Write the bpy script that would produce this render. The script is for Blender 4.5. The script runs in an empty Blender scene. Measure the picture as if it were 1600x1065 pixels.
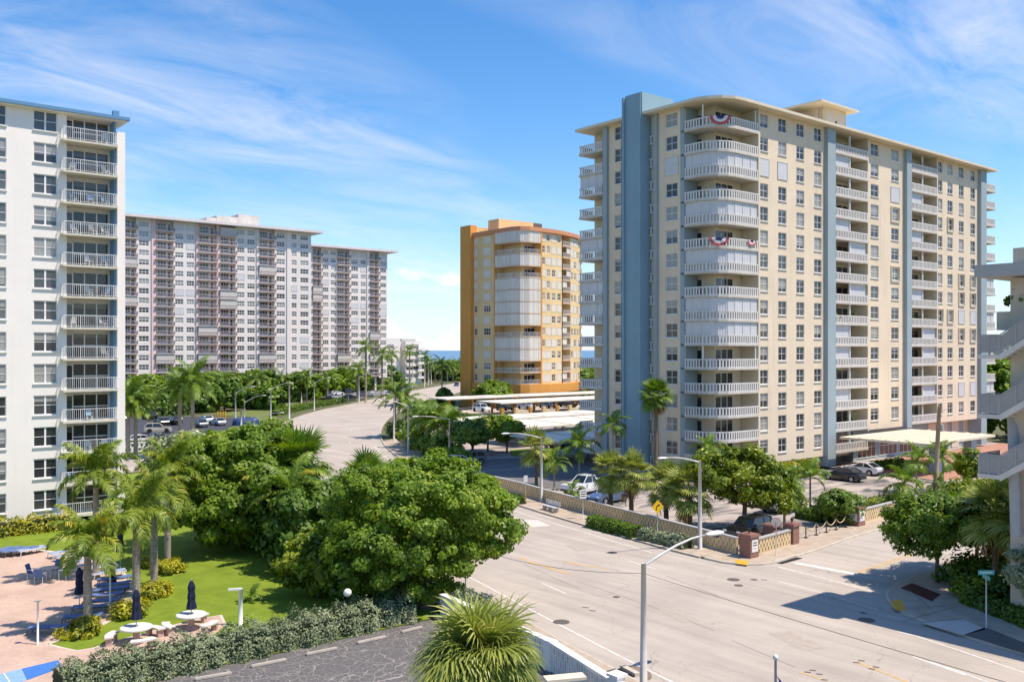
import bpy, bmesh, math, random
import numpy as np
from mathutils import Vector, Matrix
R = math.radians
random.seed(7)
scene = bpy.context.scene
col = scene.collection

# ------------------------------------------------------------------ camera
# World axes follow the street grid: +X and +Y are the two facade directions of the towers.
CAM_H = 14.5                      # fifth-floor walkway
HEAD = R(50.63)                   # view direction measured from +X
FWD = (math.cos(HEAD), math.sin(HEAD))
RGT = (math.sin(HEAD), -math.cos(HEAD))
cam_d = bpy.data.cameras.new('camera')
cam = bpy.data.objects.new('camera', cam_d)
col.objects.link(cam)
cam.location = (0, 0, CAM_H)
cam.rotation_euler = (R(90), 0, HEAD - R(90))
cam_d.sensor_width = 36.0
cam_d.lens = 32.4
cam_d.shift_y = 0.00906
cam_d.clip_start = 0.5
cam_d.clip_end = 60000
scene.camera = cam

# ------------------------------------------------------------------ sky and sun
SUN_EL = R(62)
SUN_H = (0.60, -0.80)            # horizontal direction towards the sun
world = bpy.data.worlds.new('World')
scene.world = world
world.use_nodes = True
wn, wl = world.node_tree.nodes, world.node_tree.links
wn.clear()
w_out = wn.new('ShaderNodeOutputWorld')
w_bg = wn.new('ShaderNodeBackground')
w_bg.inputs['Strength'].default_value = 0.126
sky = wn.new('ShaderNodeTexSky')
sky.sky_type = 'NISHITA'
sky.sun_disc = False
sky.sun_elevation = SUN_EL
sky.sun_rotation = math.atan2(SUN_H[0], SUN_H[1])
sky.altitude = 0
sky.air_density = 1.0
sky.dust_density = 0.15
sky.ozone_density = 1.6

def _n(nt, kind, **kw):
    n = nt.nodes.new(kind)
    for k, v in kw.items():
        if k.startswith('i_'):
            key = k[2:]
            key = int(key) if key.isdigit() else key.replace('_', ' ')
            n.inputs[key].default_value = v
        else:
            setattr(n, k, v)
    return n

def sky_clouds(nt):
    """thin cirrus streaks high up and small cumulus heads low down, all round the sky"""
    L = nt.links
    tc = _n(nt, 'ShaderNodeTexCoord')
    sep = _n(nt, 'ShaderNodeSeparateXYZ'); L.new(tc.outputs['Generated'], sep.inputs[0])
    zc = _n(nt, 'ShaderNodeMath', operation='MAXIMUM', i_1=0.0); L.new(sep.outputs['Z'], zc.inputs[0])
    den = _n(nt, 'ShaderNodeMath', operation='ADD', i_1=0.16); L.new(zc.outputs[0], den.inputs[0])
    px = _n(nt, 'ShaderNodeMath', operation='DIVIDE'); L.new(sep.outputs['X'], px.inputs[0]); L.new(den.outputs[0], px.inputs[1])
    py = _n(nt, 'ShaderNodeMath', operation='DIVIDE'); L.new(sep.outputs['Y'], py.inputs[0]); L.new(den.outputs[0], py.inputs[1])
    cb = _n(nt, 'ShaderNodeCombineXYZ'); L.new(px.outputs[0], cb.inputs[0]); L.new(py.outputs[0], cb.inputs[1])
    mp = _n(nt, 'ShaderNodeMapping'); L.new(cb.outputs[0], mp.inputs['Vector'])
    mp.inputs['Rotation'].default_value = (0, 0, R(CIR_ROT)); mp.inputs['Scale'].default_value = (0.62, 1.35, 1)
    mp.inputs['Location'].default_value = (CIR_X, CIR_Y, 0)
    big = _n(nt, 'ShaderNodeTexNoise', i_Scale=0.62, i_Detail=3.0, i_Roughness=0.5, i_Distortion=0.5); L.new(mp.outputs[0], big.inputs['Vector'])
    fine = _n(nt, 'ShaderNodeTexNoise', i_Scale=3.0, i_Detail=10.0, i_Roughness=0.66, i_Distortion=0.7); L.new(mp.outputs[0], fine.inputs['Vector'])
    r1 = _n(nt, 'ShaderNodeMapRange', i_From_Min=0.47, i_From_Max=0.72); L.new(big.outputs['Fac'], r1.inputs['Value'])
    r2 = _n(nt, 'ShaderNodeMapRange', i_From_Min=0.36, i_From_Max=0.80); L.new(fine.outputs['Fac'], r2.inputs['Value'])
    cir = _n(nt, 'ShaderNodeMath', operation='MULTIPLY'); L.new(r1.outputs[0], cir.inputs[0]); L.new(r2.outputs[0], cir.inputs[1])
    cirs = _n(nt, 'ShaderNodeMath', operation='MULTIPLY', i_1=0.85); L.new(cir.outputs[0], cirs.inputs[0])
    # cumulus
    mc = _n(nt, 'ShaderNodeMapping'); L.new(tc.outputs['Generated'], mc.inputs['Vector']); mc.inputs['Scale'].default_value = (1, 1, 2.0)
    mc.inputs['Location'].default_value = (CUM_X, CUM_Y, 0)
    cn = _n(nt, 'ShaderNodeTexNoise', i_Scale=10.0, i_Detail=6.0, i_Roughness=0.55); L.new(mc.outputs[0], cn.inputs['Vector'])
    el = _n(nt, 'ShaderNodeMapRange', i_From_Min=0.0, i_From_Max=0.16, i_To_Min=0.10, i_To_Max=-0.15); L.new(sep.outputs['Z'], el.inputs['Value'])
    ca = _n(nt, 'ShaderNodeMath', operation='ADD'); L.new(cn.outputs['Fac'], ca.inputs[0]); L.new(el.outputs[0], ca.inputs[1])
    cr = _n(nt, 'ShaderNodeMapRange', i_From_Min=0.57, i_From_Max=0.65); L.new(ca.outputs[0], cr.inputs['Value'])
    cs = _n(nt, 'ShaderNodeMath', operation='MULTIPLY', i_1=0.85); L.new(cr.outputs[0], cs.inputs[0])
    return cirs.outputs[0], cs.outputs[0]
CIR_ROT, CIR_X, CIR_Y = -62, 12, 1
CUM_X, CUM_Y = 6.6, 1.2
cir_fac, cum_fac = sky_clouds(world.node_tree)
hs = wn.new('ShaderNodeHueSaturation')
hs.inputs['Saturation'].default_value = 1.36
hs.inputs['Hue'].default_value = 0.498
hs.inputs['Value'].default_value = 1.0
wl.new(sky.outputs['Color'], hs.inputs['Color'])
mx1 = wn.new('ShaderNodeMixRGB'); mx1.inputs['Color2'].default_value = (5.2, 5.5, 6.0, 1)
mx2 = wn.new('ShaderNodeMixRGB'); mx2.inputs['Color2'].default_value = (5.4, 5.5, 5.8, 1)
tint = wn.new('ShaderNodeMixRGB'); tint.blend_type = 'MULTIPLY'; tint.inputs['Fac'].default_value = 1.0; tint.inputs['Color2'].default_value = (0.86, 0.95, 1.08, 1)
wl.new(hs.outputs['Color'], tint.inputs['Color1'])
# whitish marine haze low over the whole horizon
hz_g = wn.new('ShaderNodeTexCoord'); hz_s = wn.new('ShaderNodeSeparateXYZ'); wl.new(hz_g.outputs['Generated'], hz_s.inputs[0])
hz_r = wn.new('ShaderNodeMapRange'); hz_r.interpolation_type = 'SMOOTHSTEP'
for k_, v_ in (('From Min', -0.02), ('From Max', 0.16), ('To Min', 0.5), ('To Max', 0.0)): hz_r.inputs[k_].default_value = v_
wl.new(hz_s.outputs['Z'], hz_r.inputs['Value'])
hz_m = wn.new('ShaderNodeMixRGB'); hz_m.inputs['Color2'].default_value = (2.3, 3.75, 6.3, 1)
wl.new(hz_r.outputs[0], hz_m.inputs['Fac']); wl.new(tint.outputs['Color'], hz_m.inputs['Color1'])
wl.new(cir_fac, mx1.inputs['Fac']); wl.new(hz_m.outputs['Color'], mx1.inputs['Color1'])
wl.new(cum_fac, mx2.inputs['Fac']); wl.new(mx1.outputs['Color'], mx2.inputs['Color1'])
wl.new(mx2.outputs['Color'], w_bg.inputs['Color'])
wl.new(w_bg.outputs[0], w_out.inputs['Surface'])

sun_d = bpy.data.lights.new('sun', 'SUN')
sun_d.energy = 3.8
sun_d.angle = R(0.55)
sun_d.color = (1.0, 0.94, 0.85)
sun = bpy.data.objects.new('sun', sun_d)
col.objects.link(sun)
sun.location = (60, -60, 120)
_sv = Vector((SUN_H[0]*math.cos(SUN_EL), SUN_H[1]*math.cos(SUN_EL), math.sin(SUN_EL)))
sun.rotation_euler = _sv.to_track_quat('Z', 'Y').to_euler()

vs = scene.view_settings
vs.view_transform = 'Standard'
vs.look = 'None'
vs.exposure = 0.62
vs.gamma = 1.0
vs.use_white_balance = True
vs.white_balance_temperature = 7100
vs.white_balance_tint = 14
scene.cycles.use_denoising = True
scene.cycles.max_bounces = 6
scene.cycles.diffuse_bounces = 4
scene.cycles.glossy_bounces = 3
scene.cycles.transmission_bounces = 3
scene.cycles.caustics_reflective = False
scene.cycles.caustics_refractive = False

# ------------------------------------------------------------------ survey helpers
FPX = 1440.0
def G(u, v, z=0.0):
    """where a point of the ground plane (or the level z) lies, from its bearing and dip as measured in the photograph"""
    d = FPX*(CAM_H - z)/(v - 547.0)
    r = (u - 800.0)*d/FPX
    return (FWD[0]*d + RGT[0]*r, FWD[1]*d + RGT[1]*r)
def tt(u): return (u - 800.0)/FPX
def X_at(u, Y):
    t = tt(u); return Y*(FWD[0] + t*RGT[0])/(FWD[1] + t*RGT[1])
def Y_at(u, X):
    t = tt(u); return X*(FWD[1] + t*RGT[1])/(FWD[0] + t*RGT[0])
def depth(x, y): return FWD[0]*x + FWD[1]*y

# ------------------------------------------------------------------ object helpers
def tag(o, label=None, cat=None, group=None, kind=None):
    if label: o['label'] = label
    if cat: o['category'] = cat
    if group: o['group'] = group
    if kind: o['kind'] = kind
    return o
def thing(name, label, cat, loc=(0, 0, 0), rz=0.0, group=None):
    o = bpy.data.objects.new(name, None)
    o.empty_display_size = 0.3
    col.objects.link(o)
    o.location = loc if len(loc) == 3 else (loc[0], loc[1], 0)
    o.rotation_euler = (0, 0, rz)
    return tag(o, label, cat, group)
def obj(name, me, parent=None, loc=(0, 0, 0), rz=0.0, world=False, rot=None, sc=None):
    o = bpy.data.objects.new(name, me)
    col.objects.link(o)
    if parent is not None:
        o.parent = parent
        if world: loc = (loc[0]-parent.location.x, loc[1]-parent.location.y, loc[2]-parent.location.z)
    o.location = loc
    o.rotation_euler = rot if rot else (0, 0, rz)
    if sc is not None: o.scale = sc if hasattr(sc, '__len__') else (sc, sc, sc)
    return o
def mesh(name, v, f, mat=None, smooth=False):
    me = bpy.data.meshes.new(name)
    me.from_pydata([tuple(p) for p in v], [], f)
    if mat: me.materials.append(mat)
    if smooth: me.polygons.foreach_set('use_smooth', [True]*len(me.polygons))
    me.update()
    return me
def poly_mesh(name, V, k, mat, smooth=False):
    """V: (n,k,3) array, one k-gon each"""
    V = np.ascontiguousarray(V, dtype=np.float32); n = V.shape[0]
    me = bpy.data.meshes.new(name)
    me.vertices.add(n*k); me.vertices.foreach_set('co', V.reshape(-1))
    me.loops.add(n*k); me.loops.foreach_set('vertex_index', np.arange(n*k, dtype=np.int32))
    me.polygons.add(n); me.polygons.foreach_set('loop_start', np.arange(0, n*k, k, dtype=np.int32))
    try: me.polygons.foreach_set('loop_total', np.full(n, k, dtype=np.int32))
    except Exception: pass
    if smooth: me.polygons.foreach_set('use_smooth', np.ones(n, dtype=bool))
    me.update(calc_edges=True)
    if mat: me.materials.append(mat)
    return me

class MB:
    def __init__(s): s.v = []; s.f = []
    def add(s, v, f):
        b = len(s.v); s.v += [tuple(p) for p in v]; s.f += [tuple(i+b for i in q) for q in f]; return s
    def box(s, x0, x1, y0, y1, z0, z1):
        return s.add([(x0,y0,z0),(x1,y0,z0),(x1,y1,z0),(x0,y1,z0),(x0,y0,z1),(x1,y0,z1),(x1,y1,z1),(x0,y1,z1)],
                     [(0,3,2,1),(4,5,6,7),(0,1,5,4),(1,2,6,5),(2,3,7,6),(3,0,4,7)])
    def obox(s, p, q, o0, o1, z0, z1, s0=0.0, s1=None):
        """box along p->q; offsets o to the left of travel"""
        dx, dy = q[0]-p[0], q[1]-p[1]; L = math.hypot(dx, dy) or 1e-6; dx /= L; dy /= L
        if s1 is None: s1 = L
        def P(a, o, z): return (p[0]+dx*a-dy*o, p[1]+dy*a+dx*o, z)
        return s.add([P(s0,o0,z0),P(s1,o0,z0),P(s1,o1,z0),P(s0,o1,z0),P(s0,o0,z1),P(s1,o0,z1),P(s1,o1,z1),P(s0,o1,z1)],
                     [(0,3,2,1),(4,5,6,7),(0,1,5,4),(1,2,6,5),(2,3,7,6),(3,0,4,7)])
    def prism(s, pts, z0, z1):
        n = len(pts)
        a = sum(pts[i][0]*pts[(i+1)%n][1]-pts[(i+1)%n][0]*pts[i][1] for i in range(n))
        if a < 0: pts = pts[::-1]
        v = [(p[0],p[1],z0) for p in pts]+[(p[0],p[1],z1) for p in pts]
        f = [tuple(range(n-1,-1,-1)), tuple(range(n,2*n))]+[(i,(i+1)%n,n+(i+1)%n,n+i) for i in range(n)]
        return s.add(v, f)
    def quad(s, a, b, c, d): return s.add([a,b,c,d], [(0,1,2,3)])
    def tube(s, pts, rad, n=8, cap=True):
        rings = []
        m = len(pts)
        for i, p in enumerate(pts):
            p = Vector(p)
            t = (Vector(pts[min(i+1,m-1)])-Vector(pts[max(i-1,0)])).normalized()
            a = Vector((0,0,1)) if abs(t.z) < 0.9 else Vector((1,0,0))
            x = t.cross(a).normalized(); y = t.cross(x)
            r = rad[i] if hasattr(rad, '__len__') else rad
            rings.append([p+(x*math.cos(2*math.pi*k/n)+y*math.sin(2*math.pi*k/n))*r for k in range(n)])
        v = [q for rg in rings for q in rg]
        f = [(i*n+k, i*n+(k+1)%n, (i+1)*n+(k+1)%n, (i+1)*n+k) for i in range(m-1) for k in range(n)]
        if cap: f += [tuple(range(n)), tuple(range((m-1)*n+n-1, (m-1)*n-1, -1))]
        return s.add(v, f)
    def lathe(s, prof, n=16, c=(0,0)):
        m = len(prof)
        v = [(c[0]+r*math.cos(2*math.pi*k/n), c[1]+r*math.sin(2*math.pi*k/n), z) for r, z in prof for k in range(n)]
        f = [(i*n+k, i*n+(k+1)%n, (i+1)*n+(k+1)%n, (i+1)*n+k) for i in range(m-1) for k in range(n)]
        f += [tuple(range(n-1,-1,-1)), tuple(range((m-1)*n, m*n))]
        return s.add(v, f)
    def mesh(s, name, mat=None, smooth=False, bevel=0.0, seg=2):
        me = mesh(name, s.v, s.f, mat, smooth)
        if bevel > 0:
            bm = bmesh.new(); bm.from_mesh(me)
            bmesh.ops.recalc_face_normals(bm, faces=bm.faces)
            bmesh.ops.bevel(bm, geom=[e for e in bm.edges if e.calc_face_angle(0) > 0.5], offset=bevel, segments=seg, affect='EDGES', clamp_overlap=True)
            bm.to_mesh(me); bm.free()
        return me
    def obj(s, name, mat, parent=None, loc=(0,0,0), rz=0.0, world=False, smooth=False, bevel=0.0):
        return obj(name, s.mesh(name, mat, smooth, bevel), parent, loc, rz, world)
def at_world(mb, o):
    """shift a builder holding world coordinates into the frame of its (unrotated) root"""
    mb.v = [(p[0]-o.location.x, p[1]-o.location.y, p[2]-o.location.z) for p in mb.v]; return mb
def set_mat(o, mat):
    o.material_slots[0].link = 'OBJECT'; o.material_slots[0].material = mat
def resample(pts, step):
    out = [tuple(pts[0])]
    for a, b in zip(pts[:-1], pts[1:]):
        L = math.dist(a, b); n = max(1, int(round(L/step)))
        out += [tuple(a[k]+(b[k]-a[k])*i/n for k in range(len(a))) for i in range(1, n+1)]
    return out
def smooth_line(pts, it=3):
    for _ in range(it):
        q = [pts[0]]
        for a, b in zip(pts[:-1], pts[1:]):
            q += [(a[0]*.75+b[0]*.25, a[1]*.75+b[1]*.25), (a[0]*.25+b[0]*.75, a[1]*.25+b[1]*.75)]
        pts = q+[pts[-1]]
    return pts
def offset_line(pts, o):
    out = []
    for i, p in enumerate(pts):
        a = pts[max(i-1,0)]; b = pts[min(i+1,len(pts)-1)]
        dx, dy = b[0]-a[0], b[1]-a[1]; L = math.hypot(dx,dy) or 1
        out.append((p[0]-dy/L*o, p[1]+dx/L*o))
    return out
ORD = ['first','second','third','fourth','fifth','sixth','seventh','eighth','ninth','tenth','eleventh','twelfth','thirteenth','fourteenth','fifteenth','sixteenth','seventeenth','eighteenth','nineteenth','twentieth']+['twenty-'+k for k in ('first','second','third','fourth','fifth','sixth','seventh','eighth','ninth')]

# ------------------------------------------------------------------ materials
MATS = {}
def M(name, c, rough=0.75, var=0.12, scale=2.0, bump=0.0, bscale=40.0, metal=0.0, streak=0.0, spec=0.4, coat=0.0, dirt=None):
    if name in MATS: return MATS[name]
    m = bpy.data.materials.new(name); m.use_nodes = True
    nt = m.node_tree; L = nt.links; b = nt.nodes['Principled BSDF']
    b.inputs['Roughness'].default_value = rough; b.inputs['Metallic'].default_value = metal
    b.inputs['Specular IOR Level'].default_value = spec
    if coat: b.inputs['Coat Weight'].default_value = coat; b.inputs['Coat Roughness'].default_value = 0.05
    geo = _n(nt, 'ShaderNodeNewGeometry')
    out = None
    if var > 0:
        no = _n(nt, 'ShaderNodeTexNoise', i_Scale=scale, i_Detail=5.0, i_Roughness=0.6); L.new(geo.outputs['Position'], no.inputs['Vector'])
        mr = _n(nt, 'ShaderNodeMapRange', i_From_Min=0.3, i_From_Max=0.7, i_To_Min=1-var, i_To_Max=1+var*0.7); L.new(no.outputs['Fac'], mr.inputs['Value'])
        val = mr.outputs[0]
        if streak > 0:
            mp = _n(nt, 'ShaderNodeMapping'); mp.inputs['Scale'].default_value = (2.2, 2.2, 0.12); L.new(geo.outputs['Position'], mp.inputs['Vector'])
            sn = _n(nt, 'ShaderNodeTexNoise', i_Scale=1.0, i_Detail=4.0); L.new(mp.outputs[0], sn.inputs['Vector'])
            sr = _n(nt, 'ShaderNodeMapRange', i_From_Min=0.5, i_From_Max=0.8, i_To_Min=1.0, i_To_Max=1-streak); L.new(sn.outputs['Fac'], sr.inputs['Value'])
            mu = _n(nt, 'ShaderNodeMath', operation='MULTIPLY'); L.new(val, mu.inputs[0]); L.new(sr.outputs[0], mu.inputs[1]); val = mu.outputs[0]
        hv = _n(nt, 'ShaderNodeMixRGB', blend_type='MULTIPLY', i_Fac=1.0); hv.inputs['Color1'].default_value = (*c, 1)
        cg = _n(nt, 'ShaderNodeCombineColor'); [L.new(val, cg.inputs[i]) for i in range(3)]
        L.new(cg.outputs[0], hv.inputs['Color2']); out = hv.outputs[0]
        if dirt:
            dn = _n(nt, 'ShaderNodeTexNoise', i_Scale=dirt[1], i_Detail=6.0, i_Roughness=0.65); L.new(geo.outputs['Position'], dn.inputs['Vector'])
            dr = _n(nt, 'ShaderNodeMapRange', i_From_Min=dirt[2], i_From_Max=dirt[2]+0.15, i_To_Max=dirt[3]); L.new(dn.outputs['Fac'], dr.inputs['Value'])
            dm = _n(nt, 'ShaderNodeMixRGB'); dm.inputs['Color2'].default_value = (*dirt[0], 1)
            L.new(dr.outputs[0], dm.inputs['Fac']); L.new(out, dm.inputs['Color1']); out = dm.outputs[0]
        L.new(out, b.inputs['Base Color'])
    else: b.inputs['Base Color'].default_value = (*c, 1)
    if bump > 0:
        bn = _n(nt, 'ShaderNodeTexNoise', i_Scale=bscale, i_Detail=4.0); L.new(geo.outputs['Position'], bn.inputs['Vector'])
        bu = _n(nt, 'ShaderNodeBump', i_Strength=bump, i_Distance=0.02); L.new(bn.outputs['Fac'], bu.inputs['Height']); L.new(bu.outputs[0], b.inputs['Normal'])
    MATS[name] = m
    return m
def leaf_mat(name, c0, c1, c2=None, rough=0.45, trans=0.3):
    """every leaf its own tone between c0 and c1, now and then c2"""
    if name in MATS: return MATS[name]
    m = bpy.data.materials.new(name); m.use_nodes = True
    nt = m.node_tree; L = nt.links; b = nt.nodes['Principled BSDF']; o = nt.nodes['Material Output']
    b.inputs['Roughness'].default_value = rough; b.inputs['Specular IOR Level'].default_value = 0.35
    geo = _n(nt, 'ShaderNodeNewGeometry')
    no = _n(nt, 'ShaderNodeTexNoise', i_Scale=0.55, i_Detail=3.0); L.new(geo.outputs['Position'], no.inputs['Vector'])
    ad = _n(nt, 'ShaderNodeMath', operation='MULTIPLY_ADD', i_1=0.55); L.new(geo.outputs['Random Per Island'], ad.inputs[0])
    sc = _n(nt, 'ShaderNodeMath', operation='MULTIPLY_ADD', i_1=1.3, i_2=-0.42); L.new(no.outputs['Fac'], sc.inputs[0]); L.new(sc.outputs[0], ad.inputs[2])
    cr = _n(nt, 'ShaderNodeValToRGB'); e = cr.color_ramp.elements
    e[0].position = 0.1; e[0].color = (*c0, 1); e[1].position = 0.75; e[1].color = (*c1, 1)
    if c2: q = e.new(0.97); q.color = (*c2, 1)
    L.new(ad.outputs[0], cr.inputs['Fac']); L.new(cr.outputs['Color'], b.inputs['Base Color'])
    tr = _n(nt, 'ShaderNodeBsdfTranslucent'); hv = _n(nt, 'ShaderNodeHueSaturation', i_Value=1.5, i_Saturation=1.1); L.new(cr.outputs['Color'], hv.inputs['Color']); L.new(hv.outputs[0], tr.inputs['Color'])
    mx = _n(nt, 'ShaderNodeMixShader', i_Fac=trans); L.new(b.outputs[0], mx.inputs[1]); L.new(tr.outputs[0], mx.inputs[2]); L.new(mx.outputs[0], o.inputs['Surface'])
    MATS[name] = m
    return m
def pane_mat(name, dark, blind, amount=0.45, rough=0.06):
    """window glass with blinds drawn down to a different height behind each pane"""
    if name in MATS: return MATS[name]
    m = bpy.data.materials.new(name); m.use_nodes = True
    nt = m.node_tree; L = nt.links; b = nt.nodes['Principled BSDF']
    b.inputs['Roughness'].default_value = rough; b.inputs['Specular IOR Level'].default_value = 0.6
    oi = _n(nt, 'ShaderNodeObjectInfo'); tc = _n(nt, 'ShaderNodeTexCoord')
    sp = _n(nt, 'ShaderNodeSeparateXYZ'); L.new(tc.outputs['Generated'], sp.inputs[0])
    mul = _n(nt, 'ShaderNodeMath', operation='MULTIPLY', i_1=17.31); L.new(oi.outputs['Random'], mul.inputs[0])
    fr = _n(nt, 'ShaderNodeMath', operation='FRACT'); L.new(mul.outputs[0], fr.inputs[0])
    th = _n(nt, 'ShaderNodeMapRange', i_From_Min=0.0, i_From_Max=1.0, i_To_Min=1.0-amount*1.9, i_To_Max=1.45); L.new(fr.outputs[0], th.inputs['Value'])
    gt = _n(nt, 'ShaderNodeMath', operation='GREATER_THAN'); L.new(sp.outputs['Z'], gt.inputs[0]); L.new(th.outputs[0], gt.inputs[1])
    wv = _n(nt, 'ShaderNodeTexWave', bands_direction='Z', i_Scale=9.0, i_Distortion=0.0); L.new(tc.outputs['Generated'], wv.inputs['Vector'])
    bl = _n(nt, 'ShaderNodeMixRGB'); bl.inputs['Color1'].default_value = (*[k*0.7 for k in blind], 1); bl.inputs['Color2'].default_value = (*blind, 1); L.new(wv.outputs['Fac'], bl.inputs['Fac'])
    dk = _n(nt, 'ShaderNodeMixRGB'); dk.inputs['Color1'].default_value = (*dark, 1); dk.inputs['Color2'].default_value = (*[k*3.0+0.02 for k in dark], 1); L.new(oi.outputs['Random'], dk.inputs['Fac'])
    mx = _n(nt, 'ShaderNodeMixRGB'); L.new(gt.outputs[0], mx.inputs['Fac']); L.new(dk.outputs[0], mx.inputs['Color1']); L.new(bl.outputs[0], mx.inputs['Color2'])
    L.new(mx.outputs[0], b.inputs['Base Color'])
    MATS[name] = m
    return m

def m_road():
    m = M('road_surface', (0.50, 0.445, 0.385), 0.85, 0.0, spec=0.2)
    nt = m.node_tree; L = nt.links; b = nt.nodes['Principled BSDF']
    geo = _n(nt, 'ShaderNodeNewGeometry')
    a = _n(nt, 'ShaderNodeTexNoise', i_Scale=0.16, i_Detail=6.0, i_Roughness=0.6); L.new(geo.outputs['Position'], a.inputs['Vector'])
    g = _n(nt, 'ShaderNodeTexNoise', i_Scale=14.0, i_Detail=6.0, i_Roughness=0.75); L.new(geo.outputs['Position'], g.inputs['Vector'])
    mp = _n(nt, 'ShaderNodeMapping'); mp.inputs['Rotation'].default_value = (0, 0, R(18)); mp.inputs['Scale'].default_value = (1.1, 0.05, 1); L.new(geo.outputs['Position'], mp.inputs['Vector'])
    st = _n(nt, 'ShaderNodeTexNoise', i_Scale=0.9, i_Detail=5.0, i_Roughness=0.6); L.new(mp.outputs[0], st.inputs['Vector'])
    r1 = _n(nt, 'ShaderNodeMapRange', i_From_Min=0.3, i_From_Max=0.7, i_To_Min=0.86, i_To_Max=1.08); L.new(a.outputs['Fac'], r1.inputs['Value'])
    r2 = _n(nt, 'ShaderNodeMapRange', i_From_Min=0.3, i_From_Max=0.7, i_To_Min=0.86, i_To_Max=1.12); L.new(g.outputs['Fac'], r2.inputs['Value'])
    r3 = _n(nt, 'ShaderNodeMapRange', i_From_Min=0.35, i_From_Max=0.70, i_To_Min=1.05, i_To_Max=0.82); L.new(st.outputs['Fac'], r3.inputs['Value'])
    m1 = _n(nt, 'ShaderNodeMath', operation='MULTIPLY'); L.new(r1.outputs[0], m1.inputs[0]); L.new(r2.outputs[0], m1.inputs[1])
    m2 = _n(nt, 'ShaderNodeMath', operation='MULTIPLY'); L.new(m1.outputs[0], m2.inputs[0]); L.new(r3.outputs[0], m2.inputs[1])
    vo = _n(nt, 'ShaderNodeTexVoronoi', feature='DISTANCE_TO_EDGE', i_Scale=0.11); 
    dn = _n(nt, 'ShaderNodeTexNoise', i_Scale=0.7, i_Detail=4.0); L.new(geo.outputs['Position'], dn.inputs['Vector'])
    av = _n(nt, 'ShaderNodeVectorMath', operation='MULTIPLY_ADD'); av.inputs[1].default_value = (2.2, 2.2, 0); L.new(dn.outputs['Color'], av.inputs[0]); L.new(geo.outputs['Position'], av.inputs[2])
    L.new(av.outputs[0], vo.inputs['Vector'])
    cr = _n(nt, 'ShaderNodeMapRange', i_From_Min=0.0006, i_From_Max=0.0024, i_To_Min=0.72, i_To_Max=1.0); L.new(vo.outputs['Distance'], cr.inputs['Value'])
    m3 = _n(nt, 'ShaderNodeMath', operation='MULTIPLY'); L.new(m2.outputs[0], m3.inputs[0]); L.new(cr.outputs[0], m3.inputs[1])
    cg = _n(nt, 'ShaderNodeCombineColor'); [L.new(m3.outputs[0], cg.inputs[i]) for i in range(3)]
    mu = _n(nt, 'ShaderNodeMixRGB', blend_type='MULTIPLY', i_Fac=1.0); mu.inputs['Color1'].default_value = (0.455, 0.40, 0.34, 1); L.new(cg.outputs[0], mu.inputs['Color2'])
    L.new(mu.outputs[0], b.inputs['Base Color'])
    bu = _n(nt, 'ShaderNodeBump', i_Strength=0.3, i_Distance=0.01); L.new(g.outputs['Fac'], bu.inputs['Height']); L.new(bu.outputs[0], b.inputs['Normal'])
    return m
def m_cracked():
    m = M('cracked_asphalt', (0.06, 0.06, 0.065), 0.9, 0.0, spec=0.2)
    nt = m.node_tree; L = nt.links; b = nt.nodes['Principled BSDF']
    geo = _n(nt, 'ShaderNodeNewGeometry')
    dn = _n(nt, 'ShaderNodeTexNoise', i_Scale=1.6, i_Detail=5.0); L.new(geo.outputs['Position'], dn.inputs['Vector'])
    av = _n(nt, 'ShaderNodeVectorMath', operation='MULTIPLY_ADD'); av.inputs[1].default_value = (0.8, 0.8, 0); L.new(dn.outputs['Color'], av.inputs[0]); L.new(geo.outputs['Position'], av.inputs[2])
    v1 = _n(nt, 'ShaderNodeTexVoronoi', feature='DISTANCE_TO_EDGE', i_Scale=0.75); L.new(av.outputs[0], v1.inputs['Vector'])
    v2 = _n(nt, 'ShaderNodeTexVoronoi', feature='DISTANCE_TO_EDGE', i_Scale=1.9); L.new(av.outputs[0], v2.inputs['Vector'])
    c1 = _n(nt, 'ShaderNodeMapRange', i_From_Min=0.003, i_From_Max=0.013, i_To_Min=1.0, i_To_Max=0.0); L.new(v1.outputs['Distance'], c1.inputs['Value'])
    c2 = _n(nt, 'ShaderNodeMapRange', i_From_Min=0.006, i_From_Max=0.028, i_To_Min=0.9, i_To_Max=0.0); L.new(v2.outputs['Distance'], c2.inputs['Value'])
    pn = _n(nt, 'ShaderNodeTexNoise', i_Scale=0.35, i_Detail=3.0); L.new(geo.outputs['Position'], pn.inputs['Vector'])
    pr = _n(nt, 'ShaderNodeMapRange', i_From_Min=0.4, i_From_Max=0.6); L.new(pn.outputs['Fac'], pr.inputs['Value'])
    c3 = _n(nt, 'ShaderNodeMath', operation='MULTIPLY'); L.new(c2.outputs[0], c3.inputs[0]); L.new(pr.outputs[0], c3.inputs[1])
    mxx = _n(nt, 'ShaderNodeMath', operation='MAXIMUM'); L.new(c1.outputs[0], mxx.inputs[0]); L.new(c3.outputs[0], mxx.inputs[1])
    fn = _n(nt, 'ShaderNodeTexNoise', i_Scale=9.0, i_Detail=6.0, i_Roughness=0.7); L.new(geo.outputs['Position'], fn.inputs['Vector'])
    base = _n(nt, 'ShaderNodeValToRGB'); e = base.color_ramp.elements
    e[0].position = 0.3; e[0].color = (0.075, 0.072, 0.075, 1); e[1].position = 0.75; e[1].color = (0.19, 0.18, 0.17, 1); L.new(fn.outputs['Fac'], base.inputs['Fac'])
    mx = _n(nt, 'ShaderNodeMixRGB'); mx.inputs['Color2'].default_value = (0.33, 0.305, 0.27, 1); L.new(mxx.outputs[0], mx.inputs['Fac']); L.new(base.outputs[0], mx.inputs['Color1'])
    L.new(mx.outputs[0], b.inputs['Base Color'])
    return m
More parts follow.
